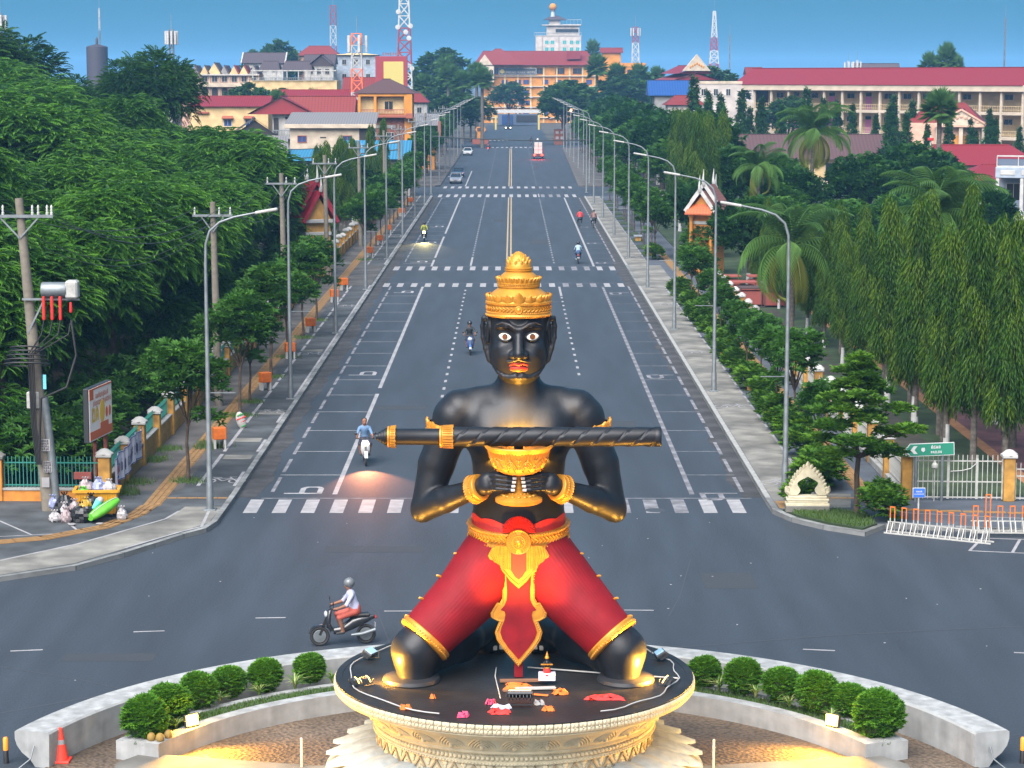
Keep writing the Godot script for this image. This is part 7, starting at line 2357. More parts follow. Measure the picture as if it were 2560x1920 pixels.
func floods(O: Vector3) -> void:
	flood("lit twin floodlight shining on the statue's right knee", O + V(-3.42, 0.02, 1.0), V(0.85, 0.42, -0.35), true, 0.2, 9.0, 70.0, true)
	flood("lit floodlight shining on the statue's left knee", O + V(3.1, 0.02, 1.0), V(-0.8, 0.5, -0.30), true, 0.24, 15.0, 70.0)
	flood("large grey floodlight with cooling fins at the front of the platform", O + V(0.02, 0.02, 2.55), V(0, 0.90, -0.44), true, 0.52, 24.0, 36.0)
	flood("small floodlight lying in the golden bowl, shining on the chest", O + V(0, 5.06, 0.86), V(0, 0.5, -0.6), true, 0.16, 9.0, 70.0)
	flood("unlit floodlight behind the statue's right knee", O + V(-3.25, 0.02, -1.2), V(0.5, 1.0, 0.25), false, 0.32)
	flood("unlit floodlight behind the statue's left knee", O + V(3.1, 0.02, -1.1), V(-0.6, 1.0, 0.1), false, 0.32)
	var m := Mb.new()
	for arc in [[2.55, 5.35], [0.95 - 1.0, 0.95]]: pass
	var pl := []
	for i in 30:
		var a := lerpf(0.44, 2.9, i / 29.0)
		var rr := 3.55 + 0.05 * sin(i * 0.9)
		pl.append(V(-sin(a) * rr - 0.09, 0.05, cos(a) * rr))
	m.tube(pl, 0.015, 5)
	single("conduit", m.mesh(M.white), "white conduit pipe along the left rim of the platform", "pipe", O)
	m = Mb.new()
	pl = []
	for i in 30:
		var a := lerpf(0.52, 2.9, i / 29.0)
		var rr := 3.5 + 0.06 * sin(i * 1.3)
		pl.append(V(sin(a) * rr - 0.09, 0.05, cos(a) * rr))
	m.tube(pl, 0.015, 5)
	single("conduit", m.mesh(M.white), "white conduit pipe along the right rim of the platform", "pipe", O)
	m = Mb.new()
	m.tube([V(-0.38, 0.04, 2.05), V(-0.5, 0.04, 0.35), V(-0.48, 0.06, -0.3)], 0.015, 5)
	single("conduit", m.mesh(M.white), "short white conduit from the sash towards the front floodlight", "pipe", O)
	m = Mb.new()
	m.tube([V(0.2, 0.04, -0.4), V(1.7, 0.04, 0.05), V(3.4, 0.04, 0.5)], 0.02, 5)
	single("conduit", m.mesh(M.white), "straight white conduit crossing behind the statue's left knee", "pipe", O)
	mat("cloth_orange", lin(0.55, 0.13, 0.015), 0.8)
	mat("cloth_red", lin(0.50, 0.025, 0.02), 0.8)
	mat("cloth_pink", lin(0.50, 0.05, 0.12), 0.8)
	mat("wood", lin(0.16, 0.075, 0.04), 0.8)
	mat("lilac_box", lin(0.5, 0.5, 0.62), 0.6)
	var rag := func(nm: String, label: String, p: Vector3, sx: float, sz: float, mt: Material, sd: int):
		var q := Mb.new()
		rng.seed = sd
		var g := []
		for i in 8:
			var row := []
			for j in 7:
				var ex := (i / 7.0 - 0.5) * sx
				var ez := (j / 6.0 - 0.5) * sz
				var edge := 1.0 if i in [0, 7] or j in [0, 6] else 0.0
				row.append(V(ex + rng.randf_range(-0.12, 0.12) * sx, 0.012 + (1.0 - edge) * rng.randf_range(0.02, 0.10), ez + rng.randf_range(-0.1, 0.1) * sz))
			g.append(row)
		for i in 7: for j in 6: q.quad_out(g[i][j], g[i + 1][j], g[i + 1][j + 1], g[i][j + 1], Vector3.UP)
		single(nm, q.mesh(mt), label, "cloth", O + p)
	rag.call("red_cloth", "long crumpled red cloth on the right of the platform", V(1.78, 0, 2.0), 0.75, 0.24, M.cloth_red, 1)
	rag.call("red_cloth", "oval red cloth near the platform's front rim", V(-0.38, 0, 3.0), 0.42, 0.32, M.cloth_red, 2)
	rag.call("pink_cloth", "small bright pink cloth by the front rim", V(-1.12, 0, 3.25), 0.22, 0.25, M.cloth_pink, 3)
	rag.call("pink_cloth", "faded pink cloth left of the large front floodlight", V(-0.58, 0, 2.35), 0.2, 0.2, M.cloth_pink, 4)
	rag.call("orange_cloth", "orange cloth in front of the little crowned figure", V(-0.02, 0, 1.15), 0.55, 0.42, M.cloth_orange, 5)
	rag.call("orange_cloth", "bunched orange cloth right of the offering boards", V(0.86, 0, 1.55), 0.32, 0.3, M.cloth_orange, 6)
	rag.call("orange_cloth", "small orange rag right of the front red cloth", V(0.6, 0, 2.85), 0.24, 0.14, M.cloth_orange, 7)
	rag.call("orange_cloth", "small orange rag on the left by the front rim", V(-2.3, 0, 2.75), 0.22, 0.14, M.cloth_orange, 8)
	rag.call("orange_cloth", "tiny orange rag on the bare dark floor left of centre", V(-1.78, 0, 1.95), 0.12, 0.1, M.cloth_orange, 9)
	rag.call("grey_cloth", "crumpled pale cloth right of the large front floodlight", V(0.42, 0, 2.4), 0.2, 0.16, M.litter, 10)
	rag.call("grey_cloth", "pale blue scrap behind the oval red cloth", V(-0.36, 0, 2.72), 0.36, 0.14, M.lilac_box, 11)
	for q in [[V(0.35, 0.02, 1.3), 0.85, 0.05, 0.10, "white", "white board lying across the offerings"], [V(0.1, 0.02, 1.35), 0.9, 0.03, 0.3, "wood", "dark wooden tray under the orange cloth"], [V(0.42, 0.02, 1.75), 0.4, 0.02, -0.3, "cloth_orange", "flat orange card left of the bunched orange cloth"], [V(0.6, 0.1, 0.85), 0.36, 0.16, 0.0, "lilac_box", "lilac box under the little crowned figure"], [V(0.1, 0.03, 0.75), 1.0, 0.06, 0.05, "wood", "long wooden plank behind the orange cloth"]]:
		m = Mb.new()
		m.cbox(Vector3.ZERO, V(q[1], q[2], 0.2 if q[2] > 0.1 else 0.1), 0.008)
		single("offering", m.mesh(M[q[4]]), q[5], "offering", O + q[0] + V(0, q[2] * 0.5, 0), q[3])
	var fg := thing("figurine", "little black and gold crowned figure standing among the offerings", "figurine", O + V(0.6, 0.20, 0.85))
	fg.scale = Vector3.ONE * 0.6
	m = Mb.new()
	m.lathe([W2(0, 0), W2(0.17, 0.0), W2(0.18, 0.05), W2(0.13, 0.1), W2(0.14, 0.2), W2(0.09, 0.3), W2(0.0, 0.31)], 14)
	part(fg, "red_skirt", m.mesh(M.cloth_red))
	m = Mb.new()
	var ff := Field.new()
	ff.bone(V(0, 0.28, 0), V(0, 0.46, 0), 0.075, 0.09, 0.04)
	ff.bone(V(0, 0.52, 0), V(0, 0.60, 0.01), 0.05, 0.06, 0.03)
	for x in [-1.0, 1.0]:
		ff.bone(V(x * 0.1, 0.47, 0), V(x * 0.17, 0.33, 0.02), 0.035, 0.03, 0.03)
		ff.bone(V(x * 0.17, 0.33, 0.02), V(x * 0.05, 0.38, 0.13), 0.03, 0.025, 0.02)
	ff.build(m, 0.022)
	part(fg, "torso", m.mesh(M.statue_black))
	m = Mb.new()
	m.lathe([W2(0, 0.60), W2(0.075, 0.61), W2(0.08, 0.66), W2(0.05, 0.7), W2(0.055, 0.73), W2(0.03, 0.78), W2(0.0, 0.88)], 12)
	m.lathe([W2(0.09, 0.27), W2(0.12, 0.28), W2(0.09, 0.31)], 12)
	m.bar(V(-0.22, 0.43, 0.14), V(0.2, 0.43, 0.14), 0.04)
	part(fg, "gold_crown", m.mesh(M.gold))

func arc_pts(c: Vector2, r: float, a0: float, a1: float, n: int) -> Array:
	var q := []
	for i in n + 1:
		var a := lerpf(a0, a1, float(i) / n)
		q.append(W2(c.x + sin(a) * r, c.y - cos(a) * r))
	return q
func roundabout() -> void:
	var C := W2(0, -44.3)
	mat("cobble", lin(0.21, 0.15, 0.10), 0.62, {"tex": "pebble", "size": 1.6, "nrm": "cobble_n", "ns": 0.9, "tex2": "blotch", "size2": 7.0})
	mat("wall_white", lin(0.351, 0.364, 0.364), 0.85, {"tex": "streak", "size": 3.0, "tex2": "streak", "size2": 2.5, "stretch2": V(1, 0.12, 1)})
	var m := Mb.new()
	m.flat(arc_pts(C, 10.7, -PI, PI - 0.02, 90), 0.03)
	struct("plaza_paving", m.mesh(M.cobble))
	m = Mb.new()
	var rings := []
	var A := deg_to_rad(72.4)
	for i in 61:
		var a := lerpf(-A, A, i / 60.0)
		var ring := PackedVector3Array()
		for q in [[10.62, 0.0], [10.60, 0.76], [10.64, 0.80], [11.40, 0.80], [11.45, 0.76], [11.45, 0.60], [11.40, 0.45], [11.28, 0.30], [11.08, 0.16], [10.95, -0.02]]:
			ring.append(V(sin(a) * q[0], q[1], C.y - cos(a) * q[0]))
		rings.append(ring)
	for i in 60:
		for j in 10:
			var e := (j + 1) % 10
			var a := (i + 0.5 - 30) / 30.0 * A
			var mid: Vector3 = (rings[i][j] + rings[i][e]) * 0.5
			var cen := V(sin(a) * 11.0, 0.45, C.y - cos(a) * 11.0)
			m.quad_out(rings[i][j], rings[i + 1][j], rings[i + 1][e], rings[i][e], mid - cen)
	for e in [0, 60]:
		var cc := Vector3.ZERO
		for p in rings[e]: cc += p
		cc /= 10.0
		for j in 10: m.tri_out(cc, rings[e][j], rings[e][(j + 1) % 10], cc - rings[30][0])
	var wall := single("parapet_wall", m.mesh(M.wall_white), "curved white concrete parapet round the back of the roundabout", "wall")
	for x in [-1.0, 1.0]:
		m = Mb.new()
		m.tube([V(x * 10.45, 0.5, -47.55), V(x * 10.5, 0.25, -47.42), V(x * 10.75, 0.06, -47.3), V(x * 11.05, 0.04, -47.3)], 0.018, 5)
		part(wall, "anchor_cable", m.mesh(M.steel))
	var bl := [[-8.15, -48.4, 0.48], [-7.8, -49.5, 0.47], [-7.3, -50.8, 0.42], [-6.7, -51.75, 0.38], [-5.9, -52.3, 0.385], [-4.9, -53.0, 0.37], [-3.35, -53.6, 0.33]]
	var br := [[8.15, -48.5, 0.52], [7.75, -50.05, 0.40], [7.05, -50.5, 0.47], [6.35, -51.35, 0.42], [5.5, -52.05, 0.42], [4.65, -52.65, 0.38], [3.5, -53.5, 0.33]]
	var bush: Node3D = null
	for x in [-1.0, 1.0]:
		m = Mb.new()
		var a0: float = deg_to_rad(66.5) * x
		var a1: float = deg_to_rad(10.0) * x
		for seg in [[8.45, 8.78, 0.5], [9.35, 9.55, 0.46]]:
			var o := arc_pts(C, seg[1], a0, a1, 30)
			var inn := arc_pts(C, seg[0], a0, a1, 30)
			inn.reverse()
			m.flat(o + inn, seg[2], seg[2])
		var ea := arc_pts(C, 8.78, a0, a0 - 0.035 * x, 1)
		var eb := arc_pts(C, 9.35, a0, a0 - 0.035 * x, 1)
		m.flat([ea[0], ea[1], eb[1], eb[0]], 0.497, 0.5)
		var sd := "left" if x < 0 else "right"
		var pl := thing("planter", "curved low white planter on the %s of the statue" % sd, "planter", Vector3.ZERO)
		part(pl, "planter_wall", m.mesh(M.wall_white))
		m = Mb.new()
		var o2 := arc_pts(C, 9.36, a0, a1, 30)
		var i2 := arc_pts(C, 8.77, a0, a1, 30)
		i2.reverse()
		m.flat(o2 + i2, 0.42)
		part(pl, "soil", m.mesh(M.soil))
		var gp := PackedVector2Array(o2 + i2)
		var gm := tuft_field(func(_i):
			var a := lerpf(a0, a1, rng.randf())
			var r := lerpf(8.8, 9.33, rng.randf())
			return [V(sin(a) * r, 0.42, C.y - cos(a) * r), 0.09], 2600, func(_p): return true)
		part(pl, "grass", gm.mesh(M.grass_blade)).set_meta("kind", "stuff")
		var list: Array = bl if x < 0 else br
		for i in list.size():
			var q: Array = list[i]
			var lab := "clipped round topiary bush in the %s planter, %s from the open end" % [sd, nth(i)]
			if bush == null:
				bush = thing("topiary_bush", lab, "bush", V(q[0], 0.42 + q[2] * 0.9, q[1]), 0.0, "clipped round bushes in the planters")
				var tin := []
				for k in 3: tin.append(cluster(7, 0.15, 0.075, 0.9, 0.2, [Color(0.04, 0.125, 0.012), Color(0.062, 0.175, 0.014), Color(0.09, 0.225, 0.018)][k], 150 + k))
				part(bush, "foliage", crown_mesh([[Vector3.ZERO, V(0.95, 0.95, 0.95), 0], [V(0.12, 0.08, 0.1), V(0.93, 0.9, 0.92), 1], [V(-0.14, 0.02, 0.12), V(0.92, 0.96, 0.9), 2], [V(0.02, 0.14, -0.1), V(0.9, 0.9, 0.93), 1]], tin, 1900, 17, 0.2, 0.8, 1.2, 0.12))
				m = Mb.new()
				for s in 4: m.tube([V(0, -1.0, 0), V(cos(s * 1.6) * 0.3, -0.3, sin(s * 1.6) * 0.3), V(cos(s * 1.6) * 0.5, 0.3, sin(s * 1.6) * 0.5)], [0.06, 0.05, 0.03], 5)
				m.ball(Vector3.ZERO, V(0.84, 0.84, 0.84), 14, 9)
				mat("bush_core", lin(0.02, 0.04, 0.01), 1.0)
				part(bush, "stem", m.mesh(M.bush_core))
				bush.scale = V(q[2], q[2], q[2]) * 1.03
			else:
				dup(bush, "topiary_bush", V(q[0], 0.42 + q[2] * 0.9, q[1]), i * 1.1, lab, V(q[2] * 1.05, q[2] * (0.98 if i % 2 else 1.06), q[2] * (1.08 - 0.04 * (i % 3))))
	mat("spider", Color.WHITE, 0.6, {"vc": true, "back": Color(0.8, 0.8, 0.5)})
	m = Mb.new()
	rng.seed = 31
	for i in 34:
		var a := rng.randf() * TAU
		var d := V(cos(a), 0, sin(a))
		var s := V(-d.z, 0, d.x) * 0.018
		var h := rng.randf_range(0.25, 0.5)
		var ln := rng.randf_range(0.2, 0.42)
		var p := Vector3.ZERO
		m.col = Color(0.10, 0.2, 0.03) if i % 3 else Color(0.32, 0.36, 0.14)
		for k in 3:
			var f := (k + 1) / 3.0
			var pn := d * ln * f * f + V(0, h * (f * 1.5 - f * f * 0.8), 0)
			var w := 1.0 - f * 0.85
			m.quad_out(p - s * (1.0 if k else 0.6), p + s * (1.0 if k else 0.6), pn + s * w, pn - s * w, Vector3.UP + d * 0.3)
			p = pn
	var sp := m.mesh(M.spider)
	var spl: Node3D = null
	for q in [[-7.55, -48.95, 0.8, "left planter by the lit floodlight"], [-6.85, -51.1, 0.9, "left planter left of the fourth bush"], [-6.0, -51.75, 1.0, "left planter between fourth and fifth bush"], [-5.2, -52.3, 1.15, "left planter between fifth and sixth bush"], [-4.35, -52.85, 1.0, "left planter right of the sixth bush"], [4.95, -52.2, 1.2, "right planter nearest the pedestal"], [5.75, -51.55, 1.1, "right planter by its fourth bush"], [6.45, -50.75, 1.0, "right planter by its third bush"], [7.3, -49.75, 0.8, "right planter by the lit floodlight"]]:
		if spl == null:
			spl = thing("spider_plant", "", "plant", V(q[0], 0.42, q[1]), 0.0, "spider plants in the planters")
			part(spl, "blades", sp).set_meta("kind", "stuff")
		else: spl = dup(spl, "spider_plant", V(q[0], 0.42, q[1]), q[0] * 3.0, "", V(q[2], q[2], q[2]))
		spl.set_meta("label", "tuft of pale striped spider plant in the " + q[3])
	for x in [-1.0, 1.0]:
		var f := thing("ring_floodlight", "glaring yellow floodlight among the bushes of the %s planter" % ("left" if x < 0 else "right"), "floodlight", V(x * 7.19, 0.42, -48.95))
		var aim := V(-x * 0.62, 0.16, 0.72).normalized()
		m = Mb.new()
		m.xf = Transform3D(Basis.looking_at(-aim), V(0, 0.25, 0))
		m.cbox(V(0, 0, -0.05), V(0.34, 0.28, 0.1), 0.02)
		part(f, "casing", m.mesh(M.lamp_case))
		mat("ring_glow", lin(1, 0.85, 0.4), 0.4, {"emit": Color(1.0, 0.72, 0.16), "energy": 1.8})
		m = Mb.new()
		m.xf = Transform3D(Basis.looking_at(-aim), V(0, 0.25, 0))
		m.cbox(V(0, 0, 0.012), V(0.31, 0.25, 0.024), 0.01)
		part(f, "lamp_lens", m.mesh(M.ring_glow))
		spot("flood_beam", f, V(0, 0.25, 0) + aim * 0.06, V(aim.x, 0.02, aim.z), Color(1.0, 0.72, 0.18), 17.0, 78.0, 0.1)
		var gl := OmniLight3D.new()
		gl.name = "lamp_glow"
		f.add_child(gl)
		gl.position = V(0, 0.3, 0) + aim * 0.1
		gl.light_color = Color(1.0, 0.75, 0.2)
		gl.light_energy = 1.1
		gl.omni_range = 20.0
		gl.light_size = 0.1
		gl.shadow_enabled = true
	for x in [-1.0, 1.0]:
		var f := thing("ground_floodlight", "floodlight at the %s foot of the pedestal lighting the cream carving" % ("left" if x < 0 else "right"), "floodlight", V(x * 5.2, 0.06, -44.9))
		m = Mb.new()
		m.cbox(V(0, 0.12, 0), V(0.3, 0.2, 0.3), 0.03)
		part(f, "casing", m.mesh(M.lamp_case))
		m = Mb.new()
		m.cbox(V(0, 0.235, 0), V(0.22, 0.02, 0.22), 0.006)
		part(f, "lamp_lens", m.mesh(M.lamp_glow))
		spot("flood_beam", f, V(-x * 0.1, 0.3, -0.05), V(-x * 0.85, 0.36, -0.38), Color(1.0, 0.74, 0.30), 7.0, 70.0, 0.1)
		var og := OmniLight3D.new()
		og.name = "lamp_glow"
		f.add_child(og)
		og.position = V(0, 0.45, 0)
		og.light_color = Color(1.0, 0.66, 0.22)
		og.light_energy = 0.9
		og.omni_range = 20.0
		og.light_size = 0.1
		og.shadow_enabled = true
	m = Mb.new()
	m.flat([W2(-8.15, -48.0), W2(-4.3, -47.1), W2(4.3, -47.1), W2(8.05, -47.85), W2(8.6, -47.2), W2(8.6, -43.0), W2(-8.6, -43.0), W2(-8.6, -47.3)], 0.2, 0.2)
	struct("front_slab", m.mesh(M.concrete))
	for q in [[-4.55, -47.0, "left"], [4.35, -46.9, "right"]]:
		m = Mb.new()
		m.cbox(V(0, 0.32, 0), V(0.05, 0.66, 0.05), 0.008)
		single("thin_post", m.mesh(M.white), "thin pale post at the %s edge of the front slab" % q[2], "post", V(q[0], 0.2, q[1]))
	mat("cone_red", lin(0.70, 0.04, 0.02), 0.5)
	var cone := thing("traffic_cone", "red traffic cone with a white band by the left end of the parapet", "traffic cone", V(-9.95, 0.03, -47.95))
	m = Mb.new()
	m.cbox(V(0, 0.025, 0), V(0.42, 0.05, 0.42), 0.012)
	part(cone, "base", m.mesh(M.cone_red))
	m = Mb.new()
	m.lathe([W2(0.165, 0.05), W2(0.06, 0.62), W2(0.05, 0.75), W2(0.035, 0.76), W2(0, 0.76)], 20)
	part(cone, "cone", m.mesh(M.cone_red))
	m = Mb.new()
	m.lathe([W2(0.103, 0.40), W2(0.085, 0.5)], 20)
	part(cone, "white_band", m.mesh(M.paint))
	for x in [-1.0, 1.0]:
		var b := thing("bollard", "short black bollard with an orange top outside the %s end of the parapet" % ("left" if x < 0 else "right"), "bollard", V(x * 11.15 + (0.1 if x > 0 else 0.0), 0.0, -47.9))
		m = Mb.new()
		m.lathe([W2(0.06, 0), W2(0.055, 0.35), W2(0.05, 0.36), W2(0, 0.36)], 14)
		part(b, "post", m.mesh(M.black))
		m = Mb.new()
		m.lathe([W2(0.058, 0.30), W2(0.058, 0.56), W2(0.04, 0.59), W2(0, 0.59)], 14)
		mat("reflector", lin(0.75, 0.24, 0.02), 0.4)
		part(b, "orange_top", m.mesh(M.reflector))
	mat("coconut_old", lin(0.20, 0.13, 0.03), 0.8)
	for q in [[-7.95, -47.95, "leftmost of the three"], [-7.75, -47.9, "middle one of the three"], [-7.6, -48.15, "rightmost of the three"]]:
		m = Mb.new()
		m.ball(V(0, 0.1, 0), V(0.095, 0.11, 0.095), 10, 7)
		single("coconut", m.mesh(M.coconut_old), "old coconut at the foot of the nearest left bush, " + q[2], "coconut", V(q[0], 0.48, q[1]))
	m = Mb.new()
	for i in 6: m.ball(V(cos(i * 1.05) * 0.04, 0.04, sin(i * 1.05) * 0.04), V(0.035, 0.03, 0.035), 6, 4)
	single("pink_flower", m.mesh(M.cloth_pink), "lone pink flower lying on the lit cobbles on the left", "flower", V(-6.75, 0.03, -48.0))

func strokes3(m: Mb, glyph: Array, p: Vector3, s: float, w: float, b := Basis()) -> void:
	for line in glyph:
		var pts := []
		for q in line: pts.append(p + b * V(q[0] * s, q[1] * s, 0))
		for i in pts.size() - 1:
			var a: Vector3 = pts[i]
			var c: Vector3 = pts[i + 1]
			var d := (c - a).normalized()
			var sd := (b.z.cross(d)).normalized() * w * 0.5
			var o := b.z * 0.004
			a -= d * w * 0.3
			c += d * w * 0.3
			m.quad_out(a - sd + o, c - sd + o, c + sd + o, a + sd + o, b.z)
func text(par: Node, called: String, s: String, p: Vector3, size: float, mt: Material, b := Basis(), bold := true) -> MeshInstance3D:
	var f := SystemFont.new()
	f.font_names = PackedStringArray(["Droid Sans"])
	if bold: f.font_weight = 700
	var t := TextMesh.new()
	t.text = s
	t.font = f
	t.font_size = 32
	t.pixel_size = size / 23.0
	t.depth = 0.012
	t.material = mt
	return part(par, called, t, p, b)
func khmer(k: int) -> Array:
	var g := [
		[[[0, 0], [0, 0.7], [0.15, 0.85], [0.3, 0.75]], [[0.45, 0.85], [0.45, 0], [0.25, 0.05], [0.3, 0.25]]],
		[[[0, 0.75], [0.12, 0.9], [0.25, 0.75], [0.12, 0.6], [0, 0.5], [0, 0], [0.5, 0], [0.5, 0.8]]],
		[[[0, 0], [0, 0.6], [0.2, 0.85], [0.4, 0.6], [0.4, 0]], [[0.15, 0.25], [0.25, 0.35]]],
		[[[0.5, 0.85], [0.1, 0.85], [0.0, 0.6], [0.25, 0.45], [0.0, 0.3], [0.0, 0], [0.4, 0], [0.45, 0.3]]],
		[[[0, 0.85], [0, 0.0]], [[0.2, 0], [0.2, 0.6], [0.35, 0.85], [0.55, 0.65], [0.5, 0]], [[0.2, 1.05], [0.4, 1.15]]],
		[[[0, 0.1], [0.15, 0], [0.2, 0.7], [0.4, 0.8], [0.5, 0.5], [0.5, -0.25], [0.3, -0.35]]]]
	return g[k % g.size()]
func wire(label: String, a: Vector3, b: Vector3, sag: float, r := 0.014) -> void:
	var m := Mb.new()
	var pa := []
	for i in 13:
		var t := i / 12.0
		pa.append(a.lerp(b, t) - V(0, sag * 4.0 * t * (1.0 - t), 0))
	m.tube(pa, r, 4, false)
	single("power_line", m.mesh(M.wire), label, "power line")
func lamp_post(side: float) -> Node3D:
	var t := Node3D.new()
	var m := Mb.new()
	m.cbox(V(0, 0.02, 0), V(0.42, 0.05, 0.42), 0.01)
	m.lathe([W2(0.13, 0.04), W2(0.12, 0.9), W2(0.10, 1.0), W2(0.055, 8.6)], 12)
	part(t, "pole", m.mesh(M.steel))
	m = Mb.new()
	m.tube([V(0, 8.5, 0), V(0.02, 9.2, 0), V(0.16, 9.65, 0), V(0.5, 9.95, 0), V(1.0, 10.13, 0), V(1.75, 10.28, 0)], [0.055, 0.052, 0.048, 0.044, 0.04, 0.035], 8)
	part(t, "arm", m.mesh(M.steel))
	m = Mb.new()
	m.at(V(2.1, 10.34, 0), Basis(V(0, 0, 1), 0.17)).cbox(Vector3.ZERO, V(0.78, 0.1, 0.3), 0.03)
	part(t, "lamp_head", m.mesh(M.white_metal))
	m = Mb.new()
	m.bar(V(0.02, 4.1, 0), V(0.95, 4.1, 0), 0.03)
	part(t, "banner_rod", m.mesh(M.steel))
	return t
func street() -> void:
	var proto := lamp_post(-1.0)
	for sd in 2:
		for i in 21:
			var z := (-76.4 if sd == 0 else -79.6) - i * (27.0 if sd == 0 else 26.4)
			if z < -500: break
			if sd == 0 and i == 8: z += 6.0
			var P := V(-10.3 if sd == 0 else 9.62, 0.13, z)
			if sd == 0 and i == 0: P.x = -10.45
			if sd == 1 and i == 0: P.x = 9.95
			if sd == 1 and i == 0: P.z = -80.6
			if z < -309 and sd == 1: P.x = 10.9 - 0.0
			var lab := "grey street lamp with a curved arm on the %s pavement, %s from the crossroads" % ["left" if sd == 0 else "right", nth(i)]
			var o := dup(proto, "street_lamp", P, 0.0 if sd == 0 else PI)
			tag(o, lab, "street lamp", "street lamps along the %s kerb" % ["left" if sd == 0 else "right"])
	proto.free()
	utility_poles()
	fences()
	left_corner()
	right_corner()
	mat("orange_paint", lin(0.5, 0.11, 0.006), 0.6, {"tex": "grime", "size": 0.7})
	var bin: Node3D = null
	var zs := [-89.4, -106.4, -118.5, -130.8, -148.5, -157.0, -186.0, -200.0, -214.0, -241.0, -262.0]
	for i in zs.size():
		var lab := "orange litter box on white legs on the left pavement, %s from the crossroads" % nth(i)
		if bin == null:
			bin = thing("litter_box", lab, "litter bin", V(-11.8, 0.13, zs[i]), 0.3, "orange litter boxes on the left pavement")
			var m := Mb.new()
			m.cbox(V(0, 0.62, 0), V(0.52, 0.48, 0.4), 0.02)
			part(bin, "box", m.mesh(M.orange_paint))
			for x in [-1.0, 1.0]:
				m = Mb.new()
				m.cbox(V(x * 0.2, 0.19, 0), V(0.09, 0.38, 0.36), 0.01)
				part(bin, "leg", m.mesh(M.white))
		else: dup(bin, "litter_box", V(-11.8, 0.13, zs[i]), 0.3 + 0.2 * (i % 2), lab)
	mat("marble", lin(0.26, 0.29, 0.34), 0.35, {"tex": "grime", "size": 1.0})
	var bench: Node3D = null
	zs = [-91.6, -99.5, -106.9, -113.5, -120.9, -134.5, -149.6, -188.0, -205.0]
	for i in zs.size():
		var lab := "pale marble slab bench in the right planting strip, %s from the crossroads" % nth(i)
		if bench == null:
			bench = thing("bench", lab, "bench", V(11.5, 0.13, zs[i]), 0.0, "marble benches in the right planting strip")
			var m := Mb.new()
			m.cbox(V(0, 0.45, 0), V(0.75, 0.09, 1.5), 0.02)
			part(bench, "seat", m.mesh(M.marble))
			for z in [-0.5, 0.5]:
				m = Mb.new()
				m.cbox(V(0, 0.2, z), V(0.5, 0.42, 0.28), 0.02)
				part(bench, "leg", m.mesh(M.yellow_wall))
		else: dup(bench, "bench", V(11.5, 0.13, zs[i]), 0.0, lab)
	mat("roof_red", lin(0.26, 0.008, 0.022), 0.5, {"tex": "grime", "size": 2.0})
	mat("roof_tile", lin(0.16, 0.06, 0.045), 0.6, {"tex": "tile", "uv": true, "size": 0.28})
	mat("roof_orange", lin(0.42, 0.08, 0.012), 0.5, {"tex": "tile", "uv": true, "size": 0.25})
	shrine("gatehouse", "yellow gatehouse with steep red roofs and white finials behind the left pavement", V(-15.0, 0.1, -169.0), 0.42, 2.2, 3.0, 4.2, 1.75, M.roof_red, M.roof_red, false)
	shrine("shrine_pavilion", "orange shrine pavilion with tiled gable roofs and white finials on the right", V(14.9, 0.1, -170.5), -0.5, 2.0, 2.5, 4.9, 1.25, M.roof_tile, M.white, true)
	mat("stall_red", lin(0.20, 0.045, 0.035), 0.7, {"tex": "grime", "size": 0.8})
	mat("stall_dark", lin(0.05, 0.03, 0.03), 0.8)
	var sn := 0
	for q in [[15.6, -146.5, 1.5], [17.1, -146.0, 1.5], [15.4, -150.5, 2.0], [17.6, -150.0, 2.0], [15.0, -155.0, 1.6], [17.2, -155.0, 1.8], [19.0, -151.0, 1.4]]:
		var st := thing("food_stall", "brick red market stall under the dark round tree, %s from the front" % nth(sn), "market stall", V(q[0], 0.1, q[1]), 0.05, "brick red stalls under the tree")
		var m := Mb.new()
		m.cbox(V(0, 0.55, 0), V(q[2] * 0.92, 0.9, 0.9), 0.03)
		part(st, "counter", m.mesh(M.stall_red))
		m = Mb.new()
		m.cbox(V(0, 1.22, 0), V(q[2], 0.12, 1.2), 0.02)
		part(st, "cover", m.mesh(M.stall_red if sn % 3 else M.stall_dark))
		for x in [-1.0, 1.0]:
			m = Mb.new()
			m.bar(V(x * q[2] * 0.45, 0, 0.5), V(x * q[2] * 0.45, 1.2, 0.5), 0.05)
			part(st, "leg", m.mesh(M.stall_dark))
		sn += 1
	var sack := thing("sack", "white printed sack with red and green print leaning on the second left tree", "sack", V(-11.55, 0.13, -94.6), 0.5)
	var m := Mb.new()
	m.at(V(0, 0.42, 0), Basis(V(0, 0, 1), 0.3)).ball(Vector3.ZERO, V(0.27, 0.5, 0.14), 12, 9)
	mat("sack_white", lin(0.34, 0.32, 0.30), 0.8)
	sack.scale = Vector3.ONE * 0.8
	part(sack, "sack_body", m.mesh(M.sack_white))
	for q in [[0.14, 0.30, "cloth_red"], [-0.05, 0.2, "cloth_red"], [0.33, 0.2, "sack_green"], [-0.30, 0.16, "sack_green"]]:
		mat("sack_green", lin(0.03, 0.2, 0.05), 0.7)
		m = Mb.new()
		m.at(V(0, 0.42, 0), Basis(V(0, 0, 1), 0.3)).ball(V(0.02, q[0], 0.085), V(q[1], 0.06, 0.055), 10, 6)
		part(sack, "print", m.mesh(M[q[2]]))
